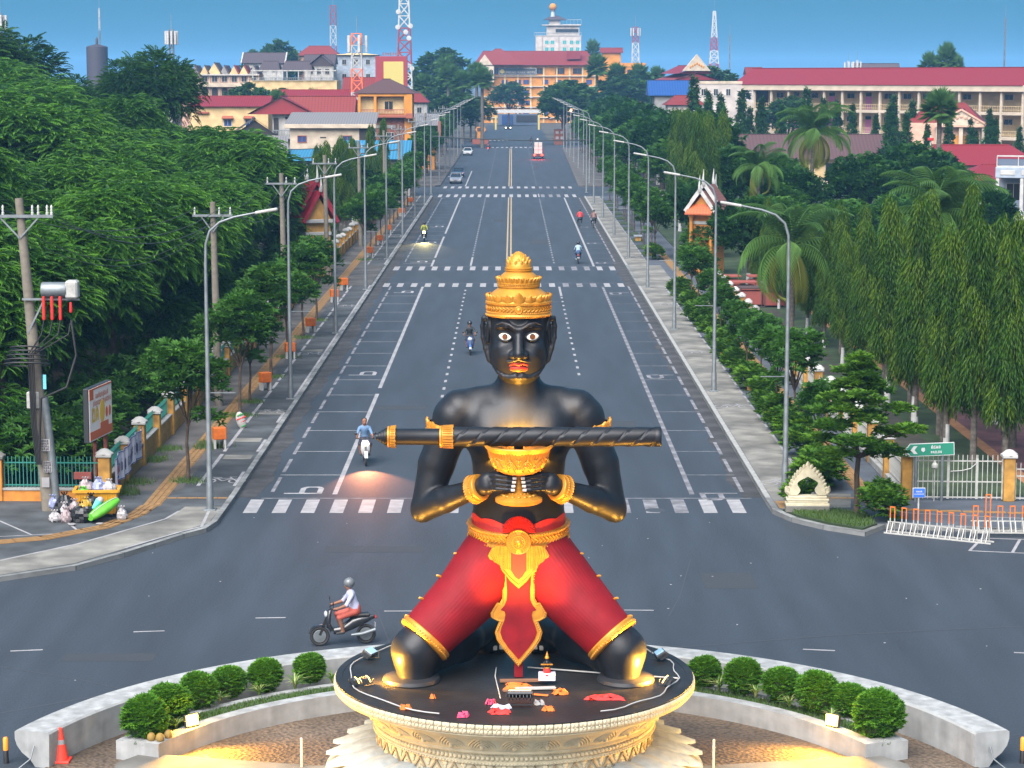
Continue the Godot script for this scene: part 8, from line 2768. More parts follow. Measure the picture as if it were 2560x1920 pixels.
func shrine(called: String, label: String, P: Vector3, turn: float, w: float, dp: float, eave: float, pitch: float, roof: Material, trim: Material, tiled: bool) -> void:
	var t := thing(called, label, "shrine", P, turn)
	var m := Mb.new()
	var wm: Material = M.yellow_wall if not tiled else M.orange_wall
	m.box(V(0, eave * 0.5, 0), V(w * 0.86, eave, dp * 0.86))
	var hy := w * 0.5 * pitch
	m.prism(PackedVector2Array([W2(-w * 0.46, eave), W2(w * 0.46, eave), W2(0, eave + hy * 0.92)]), -dp * 0.5, dp * 0.5)
	part(t, "wall", m.mesh(wm))
	m = Mb.new()
	m.cbox(V(0, eave, dp * 0.02), V(w * 0.98, 0.28, dp * 1.04), 0.03)
	m.cbox(V(0, eave - 0.95, 0), V(w * 0.92, 0.26, dp * 0.92), 0.03)
	part(t, "cornice", m.mesh(M.white))
	for tier in 2:
		var hw := w * (0.60 if tier == 0 else 0.50)
		var z0 := -dp * (0.58 if tier == 0 else 0.40)
		var z1 := dp * (0.62 if tier == 0 else 0.34)
		var by := eave - 0.1 + (0.0 if tier == 0 else hy * 0.55)
		var ay := by + hw * pitch
		m = Mb.new()
		for x in [-1.0, 1.0]:
			var a := V(x * hw, by, 0)
			var b := V(0, ay, 0)
			var nn := V(x * pitch, 1, 0).normalized() * 0.1
			m.quad_out(a + nn + V(0, 0, z1), V(a.x, a.y, z0) + nn, V(b.x, b.y, z0) + nn, b + nn + V(0, 0, z1), nn)
			m.quad_out(a + V(0, 0, z1), V(a.x, a.y, z0), V(b.x, b.y, z0), b + V(0, 0, z1), -nn)
			m.quad_out(a + V(0, 0, z1), a + nn + V(0, 0, z1), a + nn + V(0, 0, z0), a + V(0, 0, z0), V(x, -0.3, 0))
			m.quad_out(a + V(0, 0, z1), b + V(0, 0, z1), b + nn + V(0, 0, z1), a + nn + V(0, 0, z1), V(0, 0, 1))
		var rf := part(t, "roof", m.mesh(roof))
		m = Mb.new()
		for x in [-1.0, 1.0]:
			m.bar(V(x * hw * 1.03, by + 0.02, z1 + 0.04), V(0, ay + 0.12, z1 + 0.04), 0.1, 0.26)
		if tier == 0 and not tiled: m.bar(V(hw * 0.99, by - 0.06, z0), V(hw * 0.99, by - 0.06, z1), 0.06, 0.12)
		part(rf, "barge_board", m.mesh(M.roof_red if not tiled else trim))
		for zz in [z1 + 0.05, z0]:
			m = Mb.new()
			m.tube([V(0, ay + 0.02, zz), V(0, ay + 0.22, zz + 0.06), V(0, ay + 0.45, zz + 0.16), V(0, ay + 0.9, zz + 0.1), V(0, ay + 1.25, zz + 0.05)], [0.14, 0.15, 0.09, 0.045, 0.012], 7)
			part(rf, "finial", m.mesh(M.white))
		if not tiled:
			m = Mb.new()
			for k in 5:
				var f := (k + 0.8) / 5.0
				m.bar(V(hw * f + 0.09, lerpf(ay, by, f) + 0.075, z0), V(hw * f + 0.09, lerpf(ay, by, f) + 0.075, z1), 0.03)
			part(rf, "batten", m.mesh(M.roof_red))
	if tiled:
		m = Mb.new()
		m.quad_out(V(-w * 0.56, eave - 0.25, dp * 0.78), V(w * 0.56, eave - 0.25, dp * 0.78), V(w * 0.46, eave + 0.45, dp * 0.53), V(-w * 0.46, eave + 0.45, dp * 0.53), V(0, 1, 1))
		m.quad_out(V(-w * 0.56, eave - 0.32, dp * 0.78), V(w * 0.56, eave - 0.32, dp * 0.78), V(w * 0.46, eave + 0.38, dp * 0.53), V(-w * 0.46, eave + 0.38, dp * 0.53), V(0, -1, -1))
		part(t, "porch_roof", m.mesh(M.roof_orange))
		m = Mb.new()
		for x in [-0.4, 0.4]: m.lathe([W2(0.16, 0), W2(0.14, eave - 0.7), W2(0.24, eave - 0.4), W2(0.26, eave - 0.25)], 12, Vector2.ONE, V(x * w, 0, dp * 0.55))
		part(t, "columns", m.mesh(M.orange_wall))
		m = Mb.new()
		for i in 6: m.quad_out(V(-w * 0.5, 2.1 + 0.05 * sin(i * 2.0), dp * 0.3 - i * 0.15), V(-w * 0.5, 2.1 + 0.05 * sin(i * 2.0 + 2.0), dp * 0.3 - i * 0.15 - 0.15), V(-w * 0.47, 3.4 - 0.1 * i, dp * 0.3 - i * 0.15 - 0.15), V(-w * 0.47, 3.5 - 0.1 * i, dp * 0.3 - i * 0.15), V(-1, 0, 0))
		mat("blue_sheet", lin(0.06, 0.18, 0.42), 0.7)
		part(t, "blue_sheet", m.mesh(M.blue_sheet))
func utility_poles() -> void:
	mat("red_sleeve", lin(0.5, 0.02, 0.015), 0.5)
	var zs := [-76.4, -101.2, -131.5, -162.0, -198.0, -237.0, -268.0, -312.0, -352.0, -395.0, -440.0]
	var tops := []
	var under: Node3D = null
	for i in zs.size():
		var h := 10.8 if i == 0 else 9.3
		var P := V(-16.0 if i == 0 else -13.35, 0.1, zs[i])
		var lean := V(-0.75, 0, 0) if i == 0 else V(-0.12, 0, 0)
		tops.append(P + lean * 0.97 + V(0, h - 0.55, 0))
		var lab := "leaning concrete utility pole with switchgear beside the rubbish heap" if i == 0 else "concrete utility pole with a crossarm on the left pavement, %s from the corner" % nth(i)
		var t: Node3D
		if i < 2:
			t = thing("utility_pole", lab, "utility pole", P, 0.0, "" if i == 0 else "utility poles along the left pavement")
			var m := Mb.new()
			m.tube([V(0, -0.2, 0), lean * 0.5 + V(0, h * 0.5, 0), lean + V(0, h, 0)], [0.26 if i == 0 else 0.2, 0.2 if i == 0 else 0.165, 0.14 if i == 0 else 0.125], 12)
			part(t, "pole", m.mesh(M.pole_concrete))
			m = Mb.new()
			var c := lean * 0.96 + V(0, h - 0.6, 0.16)
			var L := 1.15 if i == 0 else 0.9
			m.bar(c - V(L, 0, 0), c + V(L, 0, 0), 0.1, 0.1)
			m.bar(c - V(L * 0.6, 0, 0), c - V(0, 0.75, 0), 0.05)
			m.bar(c + V(L * 0.6, 0, 0), c - V(0, 0.75, 0), 0.05)
			part(t, "crossarm", m.mesh(M.steel))
			for x in ([-0.95, -0.55, 0.45, 0.65, 0.95, 1.1] if i == 0 else [-0.8, 0.3, 0.8]):
				m = Mb.new()
				m.lathe([W2(0.05, 0.0), W2(0.05, 0.08), W2(0.03, 0.1), W2(0.045, 0.16), W2(0.03, 0.2), W2(0.045, 0.26), W2(0.02, 0.32), W2(0, 0.34)], 8, Vector2.ONE, c + V(x, 0.05, 0))
				part(t, "insulator", m.mesh(M.white))
			if i == 1: under = t
		else:
			t = dup(under, "utility_pole", P, 0.0, lab, Vector3.ONE)
		if i == 0: switchgear(t, h, lean)
	for i in zs.size() - 1:
		for k in 3:
			var x: float = [-0.8, 0.3, 0.8][k]
			wire("%s power line of the span from the %s to the next left utility pole" % [["outer", "middle", "roadside"][k], nth(i)], tops[i] + V(x, 0.25, 0.16), tops[i + 1] + V(x, 0.25, 0.16), 0.9 + 0.25 * k, 0.016)
	for k in 2: wire("thin cable from the switchgear pole to the second left pole, %s one" % ["upper", "lower"][k], tops[0] + V(0.1, -0.5 - k * 0.25, 0.1), tops[1] + V(0, -0.3 - k * 0.2, 0), 1.4, 0.012)
	wire("heavy black cable strung across the far junction", V(-15.0, 6.6, -330.0), V(31.0, 6.6, -345.0), 1.1, 0.09)
	wire("black cable before the blue tin roofs, upper one", V(-48.0, 7.2, -262.0), V(-13.4, 7.2, -268.0), 0.8, 0.05)
	wire("black cable before the blue tin roofs, lower one", V(-48.0, 6.2, -262.0), V(-13.4, 6.4, -268.0), 1.0, 0.07)
func switchgear(t: Node3D, h: float, lean: Vector3) -> void:
	var y0 := h - 3.1
	var c := lean * (y0 / h) + V(0.95, y0, 0.25)
	var m := Mb.new()
	m.bar(c + V(-1.1, -0.32, 0), c + V(0.85, -0.32, 0), 0.07)
	m.bar(c + V(-0.35, -0.34, 0), c + V(-0.95, -1.5, -0.1), 0.06)
	part(t, "bracket", m.mesh(M.steel))
	m = Mb.new()
	m.xf = Transform3D(Basis(V(0, 0, 1), PI / 2), c)
	m.lathe([W2(0, -0.45), W2(0.25, -0.44), W2(0.27, -0.4), W2(0.27, 0.38), W2(0.25, 0.42), W2(0, 0.43)], 16)
	part(t, "switch_tank", m.mesh(M.steel))
	m = Mb.new()
	m.cbox(c + V(0.62, 0.02, 0), V(0.42, 0.62, 0.5), 0.06)
	part(t, "control_box", m.mesh(M.white_metal))
	for i in 4:
		m = Mb.new()
		var x := -0.32 + i * 0.28 if i < 3 else 0.6
		m.lathe([W2(0.045, -1.0), W2(0.06, -0.95), W2(0.05, -0.8), W2(0.06, -0.7), W2(0.05, -0.6), W2(0.06, -0.5), W2(0.05, -0.2)] if i < 3 else [W2(0.04, -0.75), W2(0.06, -0.7), W2(0.04, -0.4)], 9, Vector2.ONE, c + V(x, 0, 0.25))
		part(t, "red_sleeve", m.mesh(M.red_sleeve))
		m = Mb.new()
		m.tube([c + V(x, -1.0, 0.25), c + V(x - 0.1, -1.5, 0.25), c + V(-0.9 + i * 0.06, -2.2, 0.24), c + V(-0.85 + i * 0.05, -4.6, 0.22), c + V(-0.72 + i * 0.05, -6.0, 0.2)], 0.028, 5)
		part(t, "cable", m.mesh(M.black))
	m = Mb.new()
	for k in 5:
		var q := []
		for i in 17:
			var a := TAU * i / 16 + k
			q.append(c + V(-1.0 + cos(a) * (0.55 + 0.06 * k), -2.0 - 0.14 * k + sin(a) * 0.13, sin(a) * 0.5))
		m.tube(q, 0.03, 5)
	m.tube([c + V(0.6, -1.0, 0.25), c + V(0.75, -2.2, 0.3), c + V(0.4, -3.3, 0.3), c + V(-0.5, -3.7, 0.25), c + V(-0.62, -5.5, 0.22)], 0.045, 6)
	part(t, "cable_coil", m.mesh(M.black))
	m = Mb.new()
	m.tube([V(0.3, 0, 0.1), V(0.05, 3.0, 0.14), V(-0.06, 4.0, 0.14)], 0.14, 10)
	part(t, "cable_duct", m.mesh(M.steel))
	m = Mb.new()
	m.cbox(V(-0.42, 3.9, 0.15), V(0.42, 0.58, 0.3), 0.03)
	m.cbox(V(-0.34, 3.88, 0.305), V(0.03, 0.14, 0.02), 0.005)
	part(t, "meter_box", m.mesh(M.white_metal))
	m = Mb.new()
	m.cbox(V(0.02, 4.55, 0.34), V(0.11, 0.5, 0.02), 0.004)
	mat("cyan_sheet", lin(0.10, 0.42, 0.50), 0.6)
	part(t, "blue_wrap", m.mesh(M.cyan_sheet))
	var pn := 0
	for q in [[0.02, 2.35, 0.3, 0.42], [0.07, 1.6, 0.28, 0.40], [-0.02, 1.05, 0.26, 0.34]]:
		m = Mb.new()
		m.box(V(q[0] - 0.04, q[1], 0.275), V(q[2], q[3], 0.012))
		var po := part(t, "poster", m.mesh(M.paint))
		if pn < 2:
			m = Mb.new()
			for r in 4:
				for k in 4: strokes3(m, khmer(k + r), V(q[0] - 0.04 - q[2] * 0.42 + k * 0.062, q[1] + q[3] * 0.28 - r * 0.095, 0.282), 0.07, 0.014)
			part(po, "lettering", m.mesh(M.black))
		pn += 1

func bars(a: Vector3, b: Vector3, h: float, step: float, w: float, rails: Array, spike := 0.12) -> Mb:
	var m := Mb.new()
	var n := int(a.distance_to(b) / step)
	for i in n + 1:
		var p := a.lerp(b, float(i) / n)
		m.bar(p, p + V(0, h + spike, 0), w)
	for r in rails: m.bar(a + V(0, r, 0), b + V(0, r, 0), w * 1.6)
	return m
func pillar(par: Node, p: Vector3, w: float, h: float, body: Material, cap: Material) -> void:
	var m := Mb.new()
	m.cbox(V(0, h * 0.5, 0), V(w, h, w), 0.02)
	var q := part(par, "pillar", m.mesh(body), p)
	m = Mb.new()
	m.cbox(V(0, h + 0.06, 0), V(w * 1.3, 0.12, w * 1.3), 0.02)
	m.lathe([W2(w * 0.8, h + 0.12), W2(w * 0.3, h + 0.28), W2(0, h + 0.3)], 4)
	part(q, "pillar_cap", m.mesh(cap))
func fences() -> void:
	mat("fence_yellow", lin(0.56, 0.29, 0.05), 0.8, {"tex": "grime", "size": 1.1, "tex2": "blotch", "size2": 4.0})
	for seg in [[-78.0, -160.0, "near stretch of the yellow pillared fence along the left park"], [-179.0, -281.0, "far stretch of the yellow pillared fence along the left park"]]:
		var f := thing("park_fence", seg[2], "fence", V(-14.35, 0.13, 0))
		var z: float = seg[0]
		var k := 0
		while z > seg[1]:
			pillar(f, V(0, 0, z), 0.42, 1.6 if k % 2 == 0 else 1.45, M.fence_yellow, M.kerb_white)
			var z1 := z - 3.75
			var m := Mb.new()
			m.cbox(V(0, 0.42, (z + z1) * 0.5), V(0.24, 0.84, 3.33), 0.015)
			part(f, "wall", m.mesh(M.fence_yellow))
			m = Mb.new()
			m.cbox(V(0, 0.87, (z + z1) * 0.5), V(0.32, 0.07, 3.33), 0.015)
			part(f, "coping", m.mesh(M.kerb_white))
			part(f, "railing", bars(V(-0.05, 0.9, z - 0.3), V(-0.05, 0.9, z1 + 0.3), 0.62, 0.14, 0.022, [0.08, 0.55], 0.1).mesh(M.green_metal)).set_meta("kind", "stuff")
			z = z1
			k += 1
		pillar(f, V(0, 0, z), 0.42, 1.6, M.fence_yellow, M.kerb_white)
	var g := thing("front_railing", "green railing on a low orange wall facing the roundabout on the left", "fence", V(-14.6, 0.13, -78.1))
	for i in 3:
		var a := V(-i * 3.6, 0, -i * 0.1)
		var b := V(-(i + 1) * 3.6, 0, -(i + 1) * 0.1)
		var m := Mb.new()
		m.bar(a + V(0, 0.2, 0), b + V(0, 0.2, 0), 0.26, 0.4)
		part(g, "wall", m.mesh(M.orange_wall))
		m = Mb.new()
		m.bar(a + V(0, 0.43, 0), b + V(0, 0.43, 0), 0.34, 0.07)
		part(g, "coping", m.mesh(M.kerb_white))
		part(g, "railing", bars(a + V(0, 0.46, 0), b + V(0, 0.46, 0), 1.0, 0.13, 0.026, [0.1, 0.9], 0.12).mesh(M.green_metal)).set_meta("kind", "stuff")
		pillar(g, b, 0.42, 1.5, M.orange_wall, M.concrete)
	var r := thing("garden_fence", "yellow pillared white railing along the right footway", "fence", V(14.0, 0.12, 0))
	var z := -78.5
	while z > -160.0:
		pillar(r, V(0, 0, z), 0.36, 1.55, M.fence_yellow, M.white)
		var m := Mb.new()
		m.cbox(V(0, 0.14, z - 1.93), V(0.3, 0.28, 3.46), 0.02)
		part(r, "kerb_wall", m.mesh(M.kerb_white))
		part(r, "railing", bars(V(0, 0.28, z - 0.25), V(0, 0.28, z - 3.6), 1.0, 0.15, 0.022, [0.1, 0.85], 0.1).mesh(M.white_metal)).set_meta("kind", "stuff")
		z -= 3.86
	var gt := thing("sliding_gate", "white three-leaf barred gate between two yellow pillars", "gate", V(14.0, 0.12, -78.4))
	pillar(gt, V(3.55, 0, 0.25), 0.4, 1.55, M.fence_yellow, M.white)
	for q in [[0.22, 1.42], [1.46, 2.42], [2.46, 3.33]]:
		var a := V(q[0], 0.05, 0.02 + q[0] * 0.06)
		var b := V(q[1], 0.05, 0.02 + q[1] * 0.06)
		var m := bars(a, b, 1.42, 0.155, 0.026, [0.06, 0.62, 1.36], 0.16)
		m.bar(a, a + V(0, 1.45, 0), 0.05)
		m.bar(b, b + V(0, 1.45, 0), 0.05)
		part(gt, "gate_leaf", m.mesh(M.white_metal))
	var m := Mb.new()
	m.tube([V(1.5, 1.05, 0.2), V(1.9, 1.08, 0.22), V(2.2, 1.16, 0.24), V(2.42, 1.35, 0.2)], 0.02, 5)
	part(gt, "stay_rod", m.mesh(M.white_metal))
	var g2 := thing("side_railing", "white railing right of the gate's pillar", "fence", V(17.8, 0.12, -78.1))
	part(g2, "railing", bars(V(0, 0.05, 0), V(5.0, 0.05, 0.5), 1.2, 0.155, 0.026, [0.06, 0.85, 1.1], 0.12).mesh(M.white_metal)).set_meta("kind", "stuff")
	pillar(g2, V(5.2, 0, 0.5), 0.4, 1.55, M.fence_yellow, M.white)
func left_corner() -> void:
	mat("skip_yellow", lin(0.58, 0.27, 0.008), 0.5, {"tex": "grime", "size": 0.9})
	var P := V(-14.15, 0.13, -75.4)
	var s := thing("rubbish_skip", "yellow wheeled rubbish skip heaped with bags at the fence corner", "skip", P, 0.08)
	var m := Mb.new()
	var rings := []
	for q in [[0.62, 0.34, 0.12], [0.70, 0.42, 0.92]]:
		rings.append(PackedVector3Array([V(-q[0], q[2], q[1]), V(q[0], q[2], q[1]), V(q[0], q[2], -q[1]), V(-q[0], q[2], -q[1])]))
	for j in 4:
		var e := (j + 1) % 4
		m.quad_out(rings[0][j], rings[0][e], rings[1][e], rings[1][j], (rings[0][j] + rings[0][e]) * V(1, 0, 1))
	m.quad_out(rings[0][0], rings[0][1], rings[0][2], rings[0][3], Vector3.UP)
	for i in 7: m.box(V(-0.55 + i * 0.18, 0.52, 0.405), V(0.04, 0.7, 0.03))
	part(s, "tub", m.mesh(M.skip_yellow))
	m = Mb.new()
	for q in [[V(-0.74, 0.92, 0.45), V(0.74, 0.92, 0.45)], [V(-0.74, 0.92, -0.45), V(0.74, 0.92, -0.45)], [V(-0.74, 0.92, -0.45), V(-0.74, 0.92, 0.45)], [V(0.74, 0.92, -0.45), V(0.74, 0.92, 0.45)]]: m.bar(q[0], q[1], 0.1, 0.09)
	part(s, "rim", m.mesh(M.skip_yellow))
	for q in [[-0.5, 0.28], [0.5, 0.28], [-0.5, -0.28], [0.5, -0.28]]:
		m = Mb.new()
		m.at(V(q[0], 0.08, q[1]), Basis(V(0, 0, 1), PI / 2)).lathe([W2(0, -0.03), W2(0.08, -0.03), W2(0.08, 0.03), W2(0, 0.03)], 10)
		part(s, "wheel", m.mesh(M.rubber))
	mat("bag_black", lin(0.010, 0.011, 0.013), 0.3)
	mat("bag_white", lin(0.288, 0.276, 0.282), 0.4)
	mat("bag_pink", lin(0.24, 0.192, 0.198), 0.45)
	mat("bag_green", lin(0.07, 0.294, 0.014), 0.5)
	mat("bag_blue", lin(0.18, 0.204, 0.33), 0.4)
	mat("bag_yellow", lin(0.3, 0.18, 0.012), 0.4)
	var bag := func(p: Vector3, rx: float, ry: float, rz: float, mt: String, label: String, sd: int):
		var q := Mb.new()
		rng.seed = sd
		var f := FastNoiseLite.new()
		f.seed = sd
		f.frequency = 1.6
		var rows := []
		for i in 11:
			var row := PackedVector3Array()
			var th := PI * i / 10.0
			for j in 18:
				var ph := TAU * j / 18
				var d := V(sin(th) * cos(ph), cos(th), sin(th) * sin(ph))
				var w := 1.0 + 0.34 * f.get_noise_3dv(d * 1.3) + 0.12 * f.get_noise_3dv(d * 5.0)
				if i < 2: w *= 1.12
				row.append(V(d.x * rx * w, maxf(d.y * ry * w, -ry * 0.72), d.z * rz * w))
			rows.append(row)
		for i in 10: for j in 18:
			var e := (j + 1) % 18
			q.quad_out(rows[i][j], rows[i][e], rows[i + 1][e], rows[i + 1][j], rows[i][j] + rows[i + 1][e])
		for i in 3: q.tube([V(0, ry, 0), V(0.05 * (i - 1), ry * 1.15 + 0.03, 0.03), V(0.1 * (i - 1), ry * 1.3 + 0.05, 0.06)], [0.03, 0.02, 0.035], 4)
		single("rubbish_bag", q.mesh(M[mt]), label, "rubbish bag", P + p + V(0, ry * 0.72, 0))
	bag.call(V(-1.05, 0, 0.35), 0.40, 0.42, 0.36, "bag_black", "big black rubbish bag between the pole and the yellow skip", 1)
	bag.call(V(-0.30, 0, 1.05), 0.46, 0.32, 0.36, "bag_black", "broad black rubbish bag at the front of the heap", 2)
	bag.call(V(-0.10, 0.3, 0.62), 0.34, 0.28, 0.3, "bag_black", "black rubbish bag against the skip's front", 3)
	bag.call(V(-1.25, 0, 1.05), 0.22, 0.18, 0.2, "bag_white", "pale rubbish bag at the front left of the heap", 4)
	bag.call(V(-0.85, 0, 1.15), 0.19, 0.24, 0.18, "bag_pink", "pinkish clear rubbish bag beside the broad black bag", 5)
	bag.call(V(-0.95, 0.2, 0.9), 0.15, 0.2, 0.15, "bag_white", "small white carrier bag on top of the pinkish bag", 6)
	bag.call(V(-0.62, 0.3, 0.85), 0.18, 0.2, 0.16, "bag_pink", "clear bag of leftovers on the black bags", 7)
	bag.call(V(-0.22, 0.42, 1.0), 0.22, 0.18, 0.18, "bag_yellow", "yellow bag on top of the broad black bag", 8)
	bag.call(V(-1.45, 0.3, 0.3), 0.17, 0.22, 0.16, "bag_blue", "lilac carrier bag beside the pole", 9)
	bag.call(V(0.95, 0, 0.75), 0.18, 0.22, 0.16, "bag_white", "white crumpled bag right of the green sack", 11)
	bag.call(V(-0.38, 0.78, 0.02), 0.26, 0.26, 0.24, "bag_pink", "clear rubbish bag heaped on the left in the skip", 12)
	bag.call(V(0.05, 0.78, 0.0), 0.26, 0.26, 0.26, "bag_blue", "bluish clear bag heaped in the middle of the skip", 13)
	bag.call(V(0.42, 0.76, 0.05), 0.24, 0.24, 0.24, "bag_white", "white bag heaped on the right in the skip", 14)
	bag.call(V(-0.42, 0.72, 0.26), 0.25, 0.15, 0.14, "bag_green", "green bag at the skip's front edge", 15)
	var gs := thing("green_sack", "long bright green sack with a white stripe lying against the heap", "sack", P + V(0.42, 0.0, 1.0), -0.75)
	m = Mb.new()
	rings = []
	for i in 9:
		var t := i / 8.0
		var w := 0.27 * pow(sin(PI * (0.1 + 0.8 * t)), 0.4)
		var ring := PackedVector3Array()
		for j in 14:
			var a := TAU * j / 14
			ring.append(V(cos(a) * w * (1.0 + 0.05 * sin(i * 3.0 + j)), 0.22 + 0.42 * (1.0 - t) + sin(a) * w * 0.7, lerpf(-0.5, 0.6, t)))
		rings.append(ring)
	m.loft(rings)
	part(gs, "sack_body", m.mesh(M.bag_green))
	m = Mb.new()
	for i in 8:
		m.quad_out(rings[i][3] + V(0.03, 0.01, 0), rings[i][3] + V(-0.03, 0.01, 0), rings[i + 1][3] + V(-0.03, 0.01, 0), rings[i + 1][3] + V(0.03, 0.01, 0), Vector3.UP)
	part(gs, "stripe", m.mesh(M.bag_white))
	var cup := thing("cyan_wrapper", "bright cyan wrapper with a white end on the heap", "wrapper", P + V(0.14, 0.5, 0.95))
	m = Mb.new()
	m.tube([V(-0.16, -0.1, 0.1), V(0.1, 0.2, 0)], [0.03, 0.14], 9)
	part(cup, "paper", m.mesh(M.cyan_sheet))
	m = Mb.new()
	m.ball(V(0.12, 0.22, 0), V(0.13, 0.12, 0.12), 9, 6)
	part(cup, "cup", m.mesh(M.bag_white))
	for q in [[-0.55, 1.75, "left"], [0.35, 1.62, "right"]]:
		m = Mb.new()
		m.lathe([W2(0.07, 0), W2(0.12, 0.05), W2(0.125, 0.06), W2(0.0, 0.065)], 12)
		single("foam_box", m.mesh(M.bag_white), "white foam box on the ground in front of the heap, %s one" % q[2], "food box", P + V(q[0], 0, q[1]))
	m = Mb.new()
	m.cbox(Vector3.ZERO, V(0.62, 0.26, 0.03), 0.006)
	single("railing_sign", m.mesh(M.stall_red if M.has("stall_red") else mat("stall_red", lin(0.20, 0.045, 0.035), 0.7)), "dark red sign tied to the green railing behind the skip", "sign", V(-15.15, 1.05, -78.0))
	mat("banner_white", lin(0.42, 0.42, 0.50), 0.75)
	mat("banner_ink", lin(0.03, 0.03, 0.14), 0.8)
	mat("sign_red", lin(0.5, 0.02, 0.02), 0.6)
	var bn := thing("banner", "white cloth banner with dark blue lettering and a red emblem hung on the yellow fence", "banner", V(-14.08, 0.13, -78.25))
	m = Mb.new()
	var face := func(u: float, v: float) -> Vector3: return V(0.04 + 0.05 * sin(u * 5.0) + 0.02 * sin(u * 13.0), 0.42 + v * 1.05 + 0.06 * sin(u * 2.0) - 0.1 * u / 6.0 + 0.06 * u, -u)
	for i in 40: for j in 3:
		var u0 := i * 0.15
		m.quad_out(face.call(u0, j / 3.0), face.call(u0 + 0.15, j / 3.0), face.call(u0 + 0.15, (j + 1) / 3.0), face.call(u0, (j + 1) / 3.0), V(1, 0, 0))
	part(bn, "cloth", m.mesh(M.banner_white))
	m = Mb.new()
	for k in 26:
		var u := 0.75 + k * 0.195
		strokes3(m, khmer(k * 5 + k / 3), face.call(u, 0.33) + V(0.03, 0, 0), 0.36, 0.045, Basis(Vector3.UP, PI / 2))
	for k in 30:
		m.bar(face.call(k * 0.2, 0.97) + V(0.02, 0, 0), face.call(k * 0.2 + 0.2, 0.97) + V(0.02, 0, 0), 0.02)
		m.bar(face.call(k * 0.2, 0.04) + V(0.02, 0, 0), face.call(k * 0.2 + 0.2, 0.04) + V(0.02, 0, 0), 0.02)
	part(bn, "lettering", m.mesh(M.banner_ink))
	m = Mb.new()
	m.ball(face.call(0.36, 0.5), V(0.03, 0.2, 0.16), 12, 8)
	m.ball(face.call(0.4, 0.12), V(0.03, 0.07, 0.18), 10, 6)
	part(bn, "emblem", m.mesh(M.sign_red))
	m = Mb.new()
	m.ball(face.call(0.36, 0.78), V(0.03, 0.13, 0.14), 12, 8)
	m.ball(face.call(0.36, 0.27), V(0.035, 0.06, 0.17), 12, 8)
	part(bn, "emblem_ring", m.mesh(M.banner_ink))
	mat("board_white", lin(0.58, 0.55, 0.53), 0.6)
	mat("board_red", lin(0.42, 0.09, 0.025), 0.6)
	mat("board_yellow", lin(0.55, 0.36, 0.04), 0.6)
	var bb := thing("billboard", "white and orange food advertising board on two rusty red posts", "billboard", V(-14.85, 0.1, -80.0), deg_to_rad(82.0))
	for x in [-0.45, 0.75]:
		m = Mb.new()
		m.cbox(V(x, 1.1, -0.06), V(0.13, 2.4, 0.13), 0.015)
		mat("rust_red", lin(0.20, 0.045, 0.03), 0.8, {"tex": "blotch", "size": 0.5})
		part(bb, "post", m.mesh(M.rust_red))
	m = Mb.new()
	m.cbox(V(0, 2.95, -0.08), V(2.6, 1.95, 0.2), 0.02)
	part(bb, "box", m.mesh(M.lamp_case))
	m = Mb.new()
	m.box(V(0, 2.95, 0.03), V(2.5, 1.88, 0.02))
	var pa := part(bb, "panel", m.mesh(M.board_white))
	m = Mb.new()
	m.box(V(0, 3.86, 0.045), V(2.5, 0.06, 0.012))
	m.box(V(-1.02, 3.66, 0.045), V(0.42, 0.34, 0.014))
	m.box(V(0, 2.2, 0.045), V(2.5, 0.3, 0.012))
	m.box(V(0.35, 2.40, 0.05), V(0.9, 0.3, 0.012))
	part(pa, "orange_print", m.mesh(M.board_red))
	m = Mb.new()
	m.ball(V(0.15, 2.95, 0.045), V(0.3, 0.42, 0.012), 16, 8)
	for k in 2: strokes3(m, khmer(k + 1), V(-0.95 + k * 0.42, 2.72, 0.045), 0.5, 0.11)
	part(pa, "yellow_print", m.mesh(M.board_yellow))
	m = Mb.new()
	for k in 9: strokes3(m, khmer(k * 2), V(-0.55 + k * 0.16, 3.5 - 0.02 * (k % 2), 0.042), 0.17, 0.03)
	for k in 13: strokes3(m, khmer(k + 3), V(-0.85 + k * 0.16, 3.25, 0.042), 0.17, 0.03)
	for q in [0.65, 1.0]: m.ball(V(q, 2.85, 0.042), V(0.14, 0.2, 0.01), 12, 6)
	part(pa, "dark_print", m.mesh(M.board_red))
